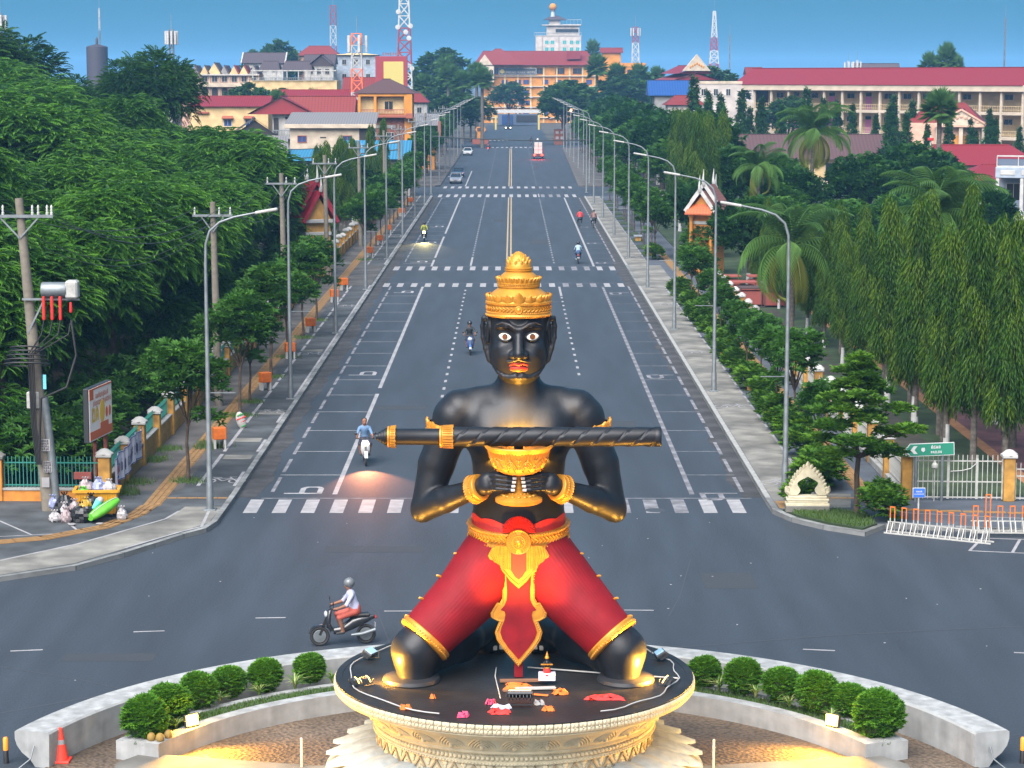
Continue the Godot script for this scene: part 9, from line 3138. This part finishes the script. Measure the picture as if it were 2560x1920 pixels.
func right_corner() -> void:
	mat("sign_green", lin(0.01, 0.16, 0.10), 0.45)
	mat("sign_blue", lin(0.02, 0.10, 0.52), 0.45)
	mat("sign_white", lin(0.434, 0.434, 0.434), 0.5)
	var s := thing("direction_sign", "green arrow-shaped direction sign reading PAILIN on two grey posts", "road sign", V(14.55, 0.12, -78.0), -0.03)
	for x in [-0.3, 0.62]:
		var m := Mb.new()
		m.lathe([W2(0.05, 0), W2(0.05, 1.95), W2(0, 1.95)], 10, Vector2.ONE, V(x + 0.0, 0, -0.06))
		part(s, "post", m.mesh(M.steel))
	var tilt := Basis(V(0, 0, 1), 0.045)
	var m := Mb.new()
	var o := PackedVector2Array([W2(-0.72, 0), W2(-0.53, 0.23), W2(1.02, 0.23), W2(1.02, -0.23), W2(-0.53, -0.23)])
	m.prism(o, -0.02, 0.012)
	var bd := part(s, "board_edge", m.mesh(M.sign_white), V(0, 1.86, 0), tilt)
	m = Mb.new()
	m.prism(PackedVector2Array([W2(-0.685, 0), W2(-0.515, 0.205), W2(0.995, 0.205), W2(0.995, -0.205), W2(-0.515, -0.205)]), 0.0, 0.018)
	part(bd, "board", m.mesh(M.sign_green))
	m = Mb.new()
	m.prism(PackedVector2Array([W2(-0.52, 0), W2(-0.40, 0.14), W2(-0.27, 0.14), W2(-0.38, 0), W2(-0.27, -0.14), W2(-0.40, -0.14)]), 0.018, 0.024)
	part(bd, "chevron", m.mesh(M.sign_white))
	m = Mb.new()
	m.prism(PackedVector2Array([W2(-0.13, 0.07), W2(-0.02, 0.07), W2(-0.01, -0.03), W2(-0.075, -0.085), W2(-0.14, -0.03)]), 0.018, 0.024)
	part(bd, "shield", m.mesh(M.sign_white))
	text(bd, "lettering", "PAILIN", V(0.38, -0.10, 0.022), 0.085, M.sign_white)
	m = Mb.new()
	for k in 4: strokes3(m, khmer([4, 3, 2, 0][k]), V(0.22 + k * 0.085, 0.035, 0.02), 0.1, 0.022)
	part(bd, "lettering", m.mesh(M.sign_white))
	var b := thing("small_sign", "small blue sign with white lettering on a white post behind the bicycle racks", "sign", V(13.55, 0.12, -73.6))
	m = Mb.new()
	m.lathe([W2(0.03, 0), W2(0.03, 1.1), W2(0, 1.1)], 8)
	part(b, "post", m.mesh(M.white_metal))
	m = Mb.new()
	m.cbox(V(0, 1.15, 0.04), V(0.42, 0.33, 0.02), 0.005)
	part(b, "board_edge", m.mesh(M.sign_white))
	m = Mb.new()
	m.box(V(0, 1.15, 0.052), V(0.39, 0.30, 0.01))
	part(b, "board", m.mesh(M.sign_blue))
	m = Mb.new()
	for k in 5: strokes3(m, khmer(k), V(-0.1 + k * 0.042, 1.17, 0.058), 0.05, 0.012)
	for k in 10: strokes3(m, khmer(k + 1), V(-0.15 + k * 0.031, 1.09, 0.058), 0.035, 0.008)
	part(b, "lettering", m.mesh(M.sign_white))
	var l := thing("gate_lantern", "white round lantern in front of the gate's left leaf", "lantern", V(14.92, 0.12, -78.1))
	m = Mb.new()
	m.lathe([W2(0.02, 0), W2(0.02, 1.2), W2(0, 1.2)], 8)
	part(l, "post", m.mesh(M.white_metal))
	m = Mb.new()
	m.lathe([W2(0.04, 1.16), W2(0.11, 1.2), W2(0.12, 1.3), W2(0.08, 1.36), W2(0.05, 1.38), W2(0.04, 1.46), W2(0, 1.47)], 12)
	part(l, "lantern_globe", m.mesh(M.white_metal))
	var a := thing("carved_arch", "cream carved flame arch standing on a stepped plinth at the right corner", "shrine arch", V(10.15, 0.18, -75.9), -0.04)
	m = Mb.new()
	m.cbox(V(0, 0.12, 0), V(1.5, 0.24, 0.55), 0.02)
	part(a, "footing", m.mesh(M.concrete))
	m = Mb.new()
	for q in [[0.27, 1.50, 0.10], [0.36, 1.40, 0.08], [0.44, 1.46, 0.08], [0.52, 1.32, 0.09]]:
		m.cbox(V(0, q[0], 0), V(q[1], q[2], 0.5 - (1.5 - q[1]) * 0.5), 0.02)
	part(a, "plinth", m.mesh(M.cream))
	m = Mb.new()
	var ar := func(t: float, k: float) -> Vector2:
		var o2 := W2(0.62 - 0.62 * pow(t, 1.5), 0.58 + 1.02 * pow(t, 0.8))
		var i2 := W2(0.36 - 0.10 * sin(t * PI * 2.4) - 0.36 * pow(t, 2.4) * 1.0, 0.58 + 0.70 * t)
		if t > 0.995: i2.x = 0.0
		return o2.lerp(i2, k)
	for x in [-1.0, 1.0]:
		for i in 14:
			var t0 := i / 14.0
			var t1 := (i + 1) / 14.0
			var q := [ar.call(t0, 0.0), ar.call(t1, 0.0), ar.call(t1, 1.0), ar.call(t0, 1.0)]
			var f := func(p: Vector2, z: float) -> Vector3: return V(p.x * x, p.y, z)
			m.quad_out(f.call(q[0], 0.08), f.call(q[1], 0.08), f.call(q[2], 0.08), f.call(q[3], 0.08), V(0, 0, 1))
			m.quad_out(f.call(q[0], -0.08), f.call(q[1], -0.08), f.call(q[2], -0.08), f.call(q[3], -0.08), V(0, 0, -1))
			m.quad_out(f.call(q[0], -0.08), f.call(q[1], -0.08), f.call(q[1], 0.08), f.call(q[0], 0.08), V(x, 0.6, 0))
			m.quad_out(f.call(q[3], -0.08), f.call(q[2], -0.08), f.call(q[2], 0.08), f.call(q[3], 0.08), V(-x, -0.6, 0))
	part(a, "arch", m.mesh(M.cream))
	var fl := leaf_boss(0.15, 0.20, 0.05).mesh(M.cream)
	for x in [-1.0, 1.0]:
		for i in 9:
			var t := i / 9.0
			var p: Vector2 = ar.call(t, 0.15)
			part(a, "flame", fl, V(p.x * x, p.y, 0.03), Basis(V(0, 0, 1), -x * lerpf(0.9, 0.2, t)))
		part(a, "flame", fl, V(x * 0.66, 0.60, 0.03), Basis(V(0, 0, 1), -x * 0.25).scaled_local(V(1.2, 1.6, 1)))
	part(a, "flame", fl, V(0, 1.52, 0.03), Basis().scaled_local(V(1.1, 1.2, 1)))
	mat("rack_orange", lin(0.49, 0.112, 0.014), 0.45)
	for r in 2:
		var base := V(12.5, 0.02, -73.35) if r == 0 else V(15.15, 0.14, -72.85)
		var d := V(0.351, 0, 0.20) if r == 0 else V(0.40, 0, 0.02)
		var k := thing("bicycle_rack", "orange and white hooped bicycle rack, %s" % ["nearer one by the corner lawn" if r == 0 else "farther one on the right pavement", ""][0], "bicycle rack", base, 0.0)
		if r == 1: k.set_meta("label", "orange and white hooped bicycle rack behind, at the right edge of the photo")
		var n := 9 if r == 0 else 8
		var e := d.normalized()
		m = Mb.new()
		m.bar(Vector3.ZERO, d * n, 0.05)
		m.bar(V(-e.z, 0, e.x) * 0.35, d * n + V(-e.z, 0, e.x) * 0.35, 0.05)
		m.bar(V(0, 0.32, 0), d * n + V(0, 0.32, 0), 0.035)
		part(k, "base_rail", m.mesh(M.white_metal))
		for i in n:
			var p := d * (i + 0.2)
			var q := p + e * 0.15
			var top := 0.82 if not (r == 1 and i == 1) else 1.2
			m = Mb.new()
			m.bar(p + V(0, 0.45, 0), p + V(0, top, 0), 0.035)
			m.bar(q + V(0, 0.45, 0), q + V(0, top, 0), 0.035)
			m.bar(p + V(0, top, 0) - e * 0.017, q + V(0, top, 0) + e * 0.017, 0.035)
			var h := part(k, "hoop", m.mesh(M.rack_orange))
			m = Mb.new()
			m.bar(p, p + V(0, 0.45, 0), 0.035)
			m.bar(q, q + V(0, 0.45, 0), 0.035)
			var sd := V(-e.z, 0, e.x)
			for x in [p, q]:
				m.bar(x + sd * 0.35, x + sd * 0.12 + V(0, 0.34, 0), 0.03)
				m.bar(x + sd * 0.12 + V(0, 0.34, 0), x + V(0, 0.05, 0), 0.03)
			part(h, "white_leg", m.mesh(M.white_metal))

func wheel(par: Node, p: Vector3, r: float, w: float, spokes := false) -> void:
	var m := Mb.new()
	var q := []
	for i in 21:
		var a := TAU * i / 20
		q.append(p + V(0, sin(a), cos(a)) * (r - w * 0.5))
	m.tube(q, w * 0.5, 7, false)
	var t := part(par, "wheel", m.mesh(M.rubber))
	m = Mb.new()
	if spokes:
		for i in 8: m.bar(p, p + V(0, sin(i * 0.785), cos(i * 0.785)) * (r - w), 0.008)
	else:
		m.at(p, Basis(V(0, 0, 1), PI / 2)).lathe([W2(0, -w * 0.4), W2(r * 0.62, -w * 0.4), W2(r * 0.68, -w * 0.2), W2(r * 0.68, w * 0.2), W2(r * 0.62, w * 0.4), W2(0, w * 0.4)], 14)
	part(t, "rim", m.mesh(M.steel))
func glow(key: String, c: Color, e: float) -> Material:
	return mat(key, c, 0.4, {"emit": c, "energy": e})
func scooter(label: String, P: Vector3, turn: float, body: Material, front: String, rear: String) -> Node3D:
	var t := thing("motorbike", label, "motorbike", P, turn)
	for z in [0.62, -0.62]: wheel(t, V(0, 0.27, z), 0.27, 0.085)
	var m := Mb.new()
	var rings := []
	for q in [[-0.85, 0.74, 0.05, 0.06], [-0.6, 0.68, 0.13, 0.12], [-0.25, 0.58, 0.15, 0.18], [0.05, 0.42, 0.12, 0.12], [0.25, 0.40, 0.10, 0.10]]:
		var r := PackedVector3Array()
		for j in 12: r.append(V(cos(TAU * j / 12) * q[2], q[1] + sin(TAU * j / 12) * q[3], q[0]))
		rings.append(r)
	m.loft(rings)
	part(t, "body_shell", m.mesh(body))
	m = Mb.new()
	rings = []
	for q in [[0.30, 0.42, 0.14], [0.40, 0.62, 0.19], [0.38, 0.85, 0.17], [0.34, 0.98, 0.11]]:
		var r := PackedVector3Array()
		for j in 12: r.append(V(cos(TAU * j / 12) * q[2], q[1], q[0] + sin(TAU * j / 12) * 0.07))
		rings.append(r)
	m.loft(rings)
	part(t, "leg_shield", m.mesh(body))
	m = Mb.new()
	m.cbox(V(0, 0.80, -0.36), V(0.26, 0.09, 0.72), 0.03)
	part(t, "seat", m.mesh(M.black))
	m = Mb.new()
	m.tube([V(-0.36, 1.02, 0.2), V(-0.16, 1.03, 0.33), V(0.16, 1.03, 0.33), V(0.36, 1.02, 0.2)], 0.018, 6)
	m.bar(V(0, 0.3, 0.62), V(0, 0.98, 0.34), 0.07)
	part(t, "handlebar", m.mesh(M.black))
	for x in [-1.0, 1.0]:
		m = Mb.new()
		m.bar(V(x * 0.25, 1.03, 0.28), V(x * 0.34, 1.2, 0.3), 0.014)
		m.ball(V(x * 0.36, 1.23, 0.3), V(0.07, 0.05, 0.02), 8, 5)
		part(t, "mirror", m.mesh(M.black))
	m = Mb.new()
	for i in 6:
		var a := 0.3 + i * 0.42
		m.bar(V(0, 0.27 + sin(a) * 0.31, 0.62 + cos(a) * 0.31), V(0, 0.27 + sin(a + 0.42) * 0.31, 0.62 + cos(a + 0.42) * 0.31), 0.12, 0.02)
	part(t, "front_fender", m.mesh(body))
	m = Mb.new()
	m.tube([V(0.16, 0.3, -0.2), V(0.18, 0.32, -0.5), V(0.18, 0.42, -0.85)], [0.03, 0.055, 0.05], 7)
	part(t, "exhaust", m.mesh(M.steel))
	m = Mb.new()
	m.ball(V(0, 0.86, 0.45), V(0.13, 0.09, 0.05), 12, 7)
	part(t, "headlight", m.mesh(M[front]))
	m = Mb.new()
	m.ball(V(0, 0.72, -0.88), V(0.1, 0.05, 0.03), 10, 6)
	part(t, "tail_light", m.mesh(M[rear]))
	m = Mb.new()
	m.cbox(V(0, 0.52, -0.86), V(0.2, 0.13, 0.02), 0.004)
	part(t, "number_plate", m.mesh(M.paint))
	return t
var rider_cache := {}
func rider(label: String, P: Vector3, turn: float, shirt: Color, legs: Color, head: String, bare := false, bike := false) -> Node3D:
	var f := Field.new()
	var up := 0.06 if bike else 0.0
	var hz := 0.10 if bike else 0.0
	f.bone(V(0, 0.90, -0.34), V(0, 1.0, -0.33), 0.155, 0.15, 0.06, 2)
	f.bone(V(0, 1.0, -0.33), V(0, 1.34 + up, -0.22 + hz), 0.15, 0.165, 0.08, 1, V(1, 1, 1.3))
	f.bone(V(-0.13, 1.40 + up, -0.21 + hz), V(0.13, 1.40 + up, -0.21 + hz), 0.075, 0.075, 0.06, 1)
	f.bone(V(0, 1.42 + up, -0.20 + hz), V(0, 1.52 + up, -0.17 + hz), 0.055, 0.055, 0.03, 0)
	f.bone(V(0, 1.57 + up, -0.155 + hz), V(0, 1.68 + up, -0.165 + hz), 0.082, 0.098, 0.03, 0)
	f.bone(V(0, 1.60 + up, -0.07 + hz), V(0, 1.585 + up, -0.055 + hz), 0.02, 0.022, 0.02, 0)
	for x in [-1.0, 1.0]:
		f.bone(V(x * 0.20, 1.37 + up, -0.21 + hz), V(x * 0.29, 1.14, -0.06), 0.065, 0.055, 0.04, 1)
		f.bone(V(x * 0.29, 1.14, -0.06), V(x * 0.31, 1.06, 0.19), 0.05, 0.035, 0.03, 0 if bare else 1)
		f.bone(V(x * 0.31, 1.06, 0.19), V(x * 0.28, 1.055, 0.27), 0.045, 0.035, 0.02, 0)
		var kn := V(x * 0.21, 0.80 if not bike else (0.95 if x < 0 else 0.68), 0.12)
		var an := V(x * 0.17, 0.42 if not bike else (0.52 if x < 0 else 0.25), 0.02)
		f.bone(V(x * 0.1, 0.91, -0.3), kn, 0.105, 0.075, 0.05, 2)
		f.bone(kn, an, 0.07, 0.045, 0.03, 0 if bare else 2)
		f.bone(an + V(0, -0.04, -0.02), an + V(0, -0.06, 0.16), 0.045, 0.04, 0.02, 3)
	var m := Mb.new()
	f.build(m, 0.03, {0: Color(0.19, 0.085, 0.05), 1: shirt, 2: legs, 3: Color(0.02, 0.02, 0.02)})
	var t := thing("person", label, "person", P, turn)
	part(t, "body", m.mesh(mat("person_skin", Color.WHITE, 0.75, {"vc": true})))
	m = Mb.new()
	var c := V(0, 1.66 + up, -0.17 + hz)
	if head == "hair":
		m.ball(c + V(0, 0.035, -0.02), V(0.105, 0.095, 0.11), 12, 8)
		part(t, "hair", m.mesh(M.black))
	else:
		m.ball(c + V(0, 0.02, -0.01), V(0.135, 0.14, 0.15), 14, 9)
		part(t, "helmet", m.mesh(M[head]))
	return t
func car(called: String, label: String, P: Vector3, turn: float, body: Material, lit: bool) -> Node3D:
	var t := thing(called, label, "car", P, turn)
	var m := Mb.new()
	var rings := []
	for q in [[-2.2, 0.55, 0.70, 0.24, 0.78], [-2.1, 0.32, 0.95, 0.24, 0.84], [-1.0, 0.25, 0.98, 0.2, 0.88], [0.9, 0.25, 0.95, 0.2, 0.88], [1.9, 0.28, 0.80, 0.22, 0.84], [2.15, 0.38, 0.65, 0.24, 0.74]]:
		rings.append(PackedVector3Array([V(-q[4], q[1], q[0]), V(-q[4] * 1.01, (q[1] + q[2]) * 0.5, q[0]), V(-q[4] * 0.92, q[2], q[0]), V(q[4] * 0.92, q[2], q[0]), V(q[4] * 1.01, (q[1] + q[2]) * 0.5, q[0]), V(q[4], q[1], q[0])]))
	m.loft(rings)
	part(t, "body", m.mesh(body))
	m = Mb.new()
	rings = []
	for q in [[-1.75, 0.93, 0.72, 0.95], [-1.2, 0.93, 0.62, 1.40], [0.15, 0.93, 0.62, 1.43], [1.0, 0.90, 0.74, 0.93]]:
		rings.append(PackedVector3Array([V(-0.78, q[1], q[0]), V(-q[2], q[3], q[0]), V(q[2], q[3], q[0]), V(0.78, q[1], q[0])]))
	m.loft(rings)
	part(t, "windows", m.mesh(M.glass_dark))
	m = Mb.new()
	m.cbox(V(0, 1.43, -0.53), V(1.28, 0.06, 1.5), 0.025)
	for x in [-1.0, 1.0]:
		m.bar(V(x * 0.63, 1.42, 0.15), V(x * 0.77, 0.93, 0.98), 0.07)
		m.bar(V(x * 0.63, 1.42, -1.2), V(x * 0.75, 0.95, -1.75), 0.08)
	part(t, "roof", m.mesh(body))
	for x in [-1.0, 1.0]:
		for z in [-1.35, 1.35]: wheel(t, V(x * 0.74, 0.31, z), 0.31, 0.19)
		m = Mb.new()
		m.ball(V(x * 0.62, 0.63, 2.08), V(0.18, 0.1, 0.1), 10, 6)
		part(t, "headlight", m.mesh(M.head_glow if lit else M.white_metal))
		m = Mb.new()
		m.ball(V(x * 0.95, 0.95, 0.75), V(0.1, 0.07, 0.05), 8, 5)
		part(t, "mirror", m.mesh(body))
	m = Mb.new()
	m.cbox(V(0, 0.45, 2.12), V(0.5, 0.13, 0.06), 0.01)
	part(t, "number_plate", m.mesh(M.paint))
	m = Mb.new()
	m.cbox(V(0, 0.62, 2.12), V(0.8, 0.1, 0.05), 0.01)
	m.cbox(V(0, 0.3, 2.1), V(1.1, 0.12, 0.06), 0.01)
	part(t, "grille", m.mesh(M.black))
	return t
func bicycle(label: String, P: Vector3, turn: float) -> void:
	var t := thing("bicycle", label, "bicycle", P, turn)
	for z in [0.5, -0.55]: wheel(t, V(0, 0.33, z), 0.33, 0.04, true)
	var m := Mb.new()
	var a := V(0, 0.33, -0.55)
	var b := V(0, 0.3, -0.1)
	var s := V(0, 0.86, -0.3)
	var h := V(0, 0.92, 0.3)
	for q in [[a, b], [a, s], [b, s], [s, h], [b, h], [h, V(0, 0.33, 0.5)]]: m.tube([q[0], q[1]], 0.018, 6)
	part(t, "frame", m.mesh(M.black))
	m = Mb.new()
	m.cbox(s + V(0, 0.05, -0.03), V(0.16, 0.06, 0.26), 0.02)
	part(t, "saddle", m.mesh(M.black))
	m = Mb.new()
	m.tube([V(-0.29, 1.03, 0.22), V(0, 1.0, 0.32), V(0.29, 1.03, 0.22)], 0.015, 6)
	part(t, "handlebar", m.mesh(M.steel))
func traffic() -> void:
	glow("head_glow", Color(1.0, 0.90, 0.72), 9.0)
	glow("head_yellow", Color(1.0, 0.95, 0.55), 14.0)
	glow("tail_glow", Color(1.0, 0.12, 0.05), 9.0)
	mat("lamp_off", lin(0.35, 0.36, 0.38), 0.3)
	mat("tail_off", lin(0.30, 0.015, 0.012), 0.3)
	mat("paint_white", lin(0.40, 0.40, 0.40), 0.3, {"coat": 0.6})
	mat("paint_blue", lin(0.03, 0.08, 0.22), 0.3, {"coat": 0.6})
	mat("paint_dark", lin(0.018, 0.02, 0.024), 0.3, {"coat": 0.6})
	mat("paint_silver", lin(0.30, 0.31, 0.34), 0.3, {"metal": 0.6, "coat": 0.6})
	mat("paint_navy", lin(0.03, 0.045, 0.075), 0.3, {"metal": 0.4, "coat": 0.6})
	mat("helmet_black", lin(0.015, 0.016, 0.02), 0.25)
	mat("helmet_grey", lin(0.10, 0.11, 0.12), 0.3)
	var dk := Color(0.015, 0.016, 0.022)
	var o := V(0, -0.02, 0)
	var bt := scooter("white motor scooter with its headlight on, left of the club's tip", V(-5.75, 0, -86.6), 0.12, M.paint_white, "head_glow", "tail_off")
	spot("headlight_beam", bt, V(0, 0.86, 0.52), V(0, -0.22, 1), Color(1.0, 0.62, 0.42), 10.0, 26.0, 0.06)
	rider("bareheaded rider in a light blue shirt and shorts on the white scooter", V(-5.75, 0, -86.6), 0.12, Color(0.09, 0.16, 0.27), Color(0.03, 0.03, 0.05), "hair", true)
	scooter("dark blue and white motorbike in the middle lane left of the statue's head", V(-2.3, 0, -121.6), 0.05, M.paint_blue, "lamp_off", "tail_off")
	rider("rider in black with a black helmet on the motorbike left of the statue's head", V(-2.3, 0, -121.6), 0.05, dk, Color(0.02, 0.02, 0.03), "helmet_black", true)
	scooter("dark motorbike riding away on the right beyond the crossing", V(5.35, 0, -181.5), PI, M.paint_dark, "lamp_off", "tail_off")
	rider("rider in a pale blue shirt seen from behind on the right", V(5.35, 0, -181.5), PI, Color(0.22, 0.32, 0.42), Color(0.03, 0.06, 0.14), "helmet_black")
	scooter("dark motorbike rounding the roundabout behind the parapet", V(-4.5, 0, -58.3), -PI / 2 + 0.22, M.paint_dark, "lamp_off", "tail_off")
	rider("rider in a white shirt and dark helmet rounding the roundabout", V(-4.5, 0, -58.3), -PI / 2 + 0.22, Color(0.30, 0.31, 0.42), Color(0.32, 0.06, 0.04), "helmet_grey", true)
	bt = scooter("motorbike with a dazzling yellow headlight by the far left kerb", V(-8.05, 0, -206.0), 0.0, M.paint_dark, "head_yellow", "tail_off")
	spot("headlight_beam", bt, V(0, 0.86, 0.52), V(0, -0.2, 1), Color(1.0, 0.92, 0.6), 9.0, 24.0, 0.06)
	rider("rider in a yellowish shirt behind the dazzling headlight", V(-8.05, 0, -206.0), 0.0, Color(0.20, 0.22, 0.03), dk, "helmet_black")
	scooter("small motorbike showing a red light near the far junction", V(-4.8, 0, -455.0), PI, M.paint_dark, "lamp_off", "tail_glow")
	rider("rider of the motorbike with the red light near the far junction", V(-4.8, 0, -455.0), PI, Color(0.1, 0.03, 0.03), dk, "helmet_black")
	scooter("dark motorbike on the far side of the far junction", V(4.25, 0, -500.0), PI, M.paint_dark, "lamp_off", "tail_off")
	rider("dark clothed rider on the far side of the far junction", V(4.25, 0, -500.0), PI, dk, dk, "helmet_black")
	bicycle("bicycle ridden along the right parking line, left one of two", V(6.8, 0, -225.0), PI)
	rider("cyclist in a bright red shirt seen from behind", V(6.8, 0, -225.0), PI, Color(0.45, 0.02, 0.02), dk, "hair", false, true)
	bicycle("bicycle ridden beside the right kerb, right one of two", V(8.15, 0, -224.0), PI)
	rider("cyclist in a brown shirt seen from behind by the right kerb", V(8.15, 0, -224.0), PI, Color(0.13, 0.07, 0.06), dk, "hair", false, true)
	car("parked_car", "silver car parked at the left kerb, nearest of the three", V(-7.95, 0, -319.0), 0.0, M.paint_silver, false)
	car("parked_car", "dark blue car parked right behind the silver one", V(-8.05, 0, -339.0), 0.0, M.paint_navy, false)
	car("parked_car", "white car parked at the left kerb near the far junction", V(-8.5, 0, -433.0), 0.0, M.paint_white, false)
	car("oncoming_car", "car with glaring headlights coming from the avenue's end", V(-1.1, 0, -640.0), 0.0, M.paint_dark, true)
	var t := thing("loaded_truck", "small truck stacked with boxes showing two red tail lights", "truck", V(4.8, 0, -414.0), PI)
	var m := Mb.new()
	m.cbox(V(0, 0.75, -0.4), V(1.9, 0.5, 3.6), 0.05)
	part(t, "bed", m.mesh(M.paint_dark))
	m = Mb.new()
	m.cbox(V(0, 1.2, 2.0), V(1.8, 1.5, 1.4), 0.12)
	part(t, "cab", m.mesh(M.paint_dark))
	for k in 6:
		m = Mb.new()
		m.cbox(V(-0.37 + 0.74 * (k % 2), 1.32 + 0.7 * (k / 2), -1.3), V(0.7, 0.66, 1.4), 0.04)
		part(t, "box", m.mesh(M.sack_white))
	m = Mb.new()
	m.ball(V(0.1, 3.5, -1.2), V(0.22, 0.3, 0.22), 8, 6)
	part(t, "bundle", m.mesh(M.sack_white))
	for x in [-1.0, 1.0]:
		for z in [-1.4, 1.9]: wheel(t, V(x * 0.78, 0.38, z), 0.38, 0.22)
		m = Mb.new()
		m.ball(V(x * 0.68, 0.78, -2.23), V(0.2, 0.14, 0.05), 10, 6)
		part(t, "tail_light", m.mesh(M.tail_glow))
		var ol := OmniLight3D.new()
		ol.name = "tail_lamp"
		t.add_child(ol, true)
		ol.position = V(x * 0.68, 0.78, -2.4)
		ol.light_color = Color(1.0, 0.12, 0.06)
		ol.light_energy = 1.6
		ol.omni_range = 30.0
		ol.light_size = 0.1
		ol.shadow_enabled = true
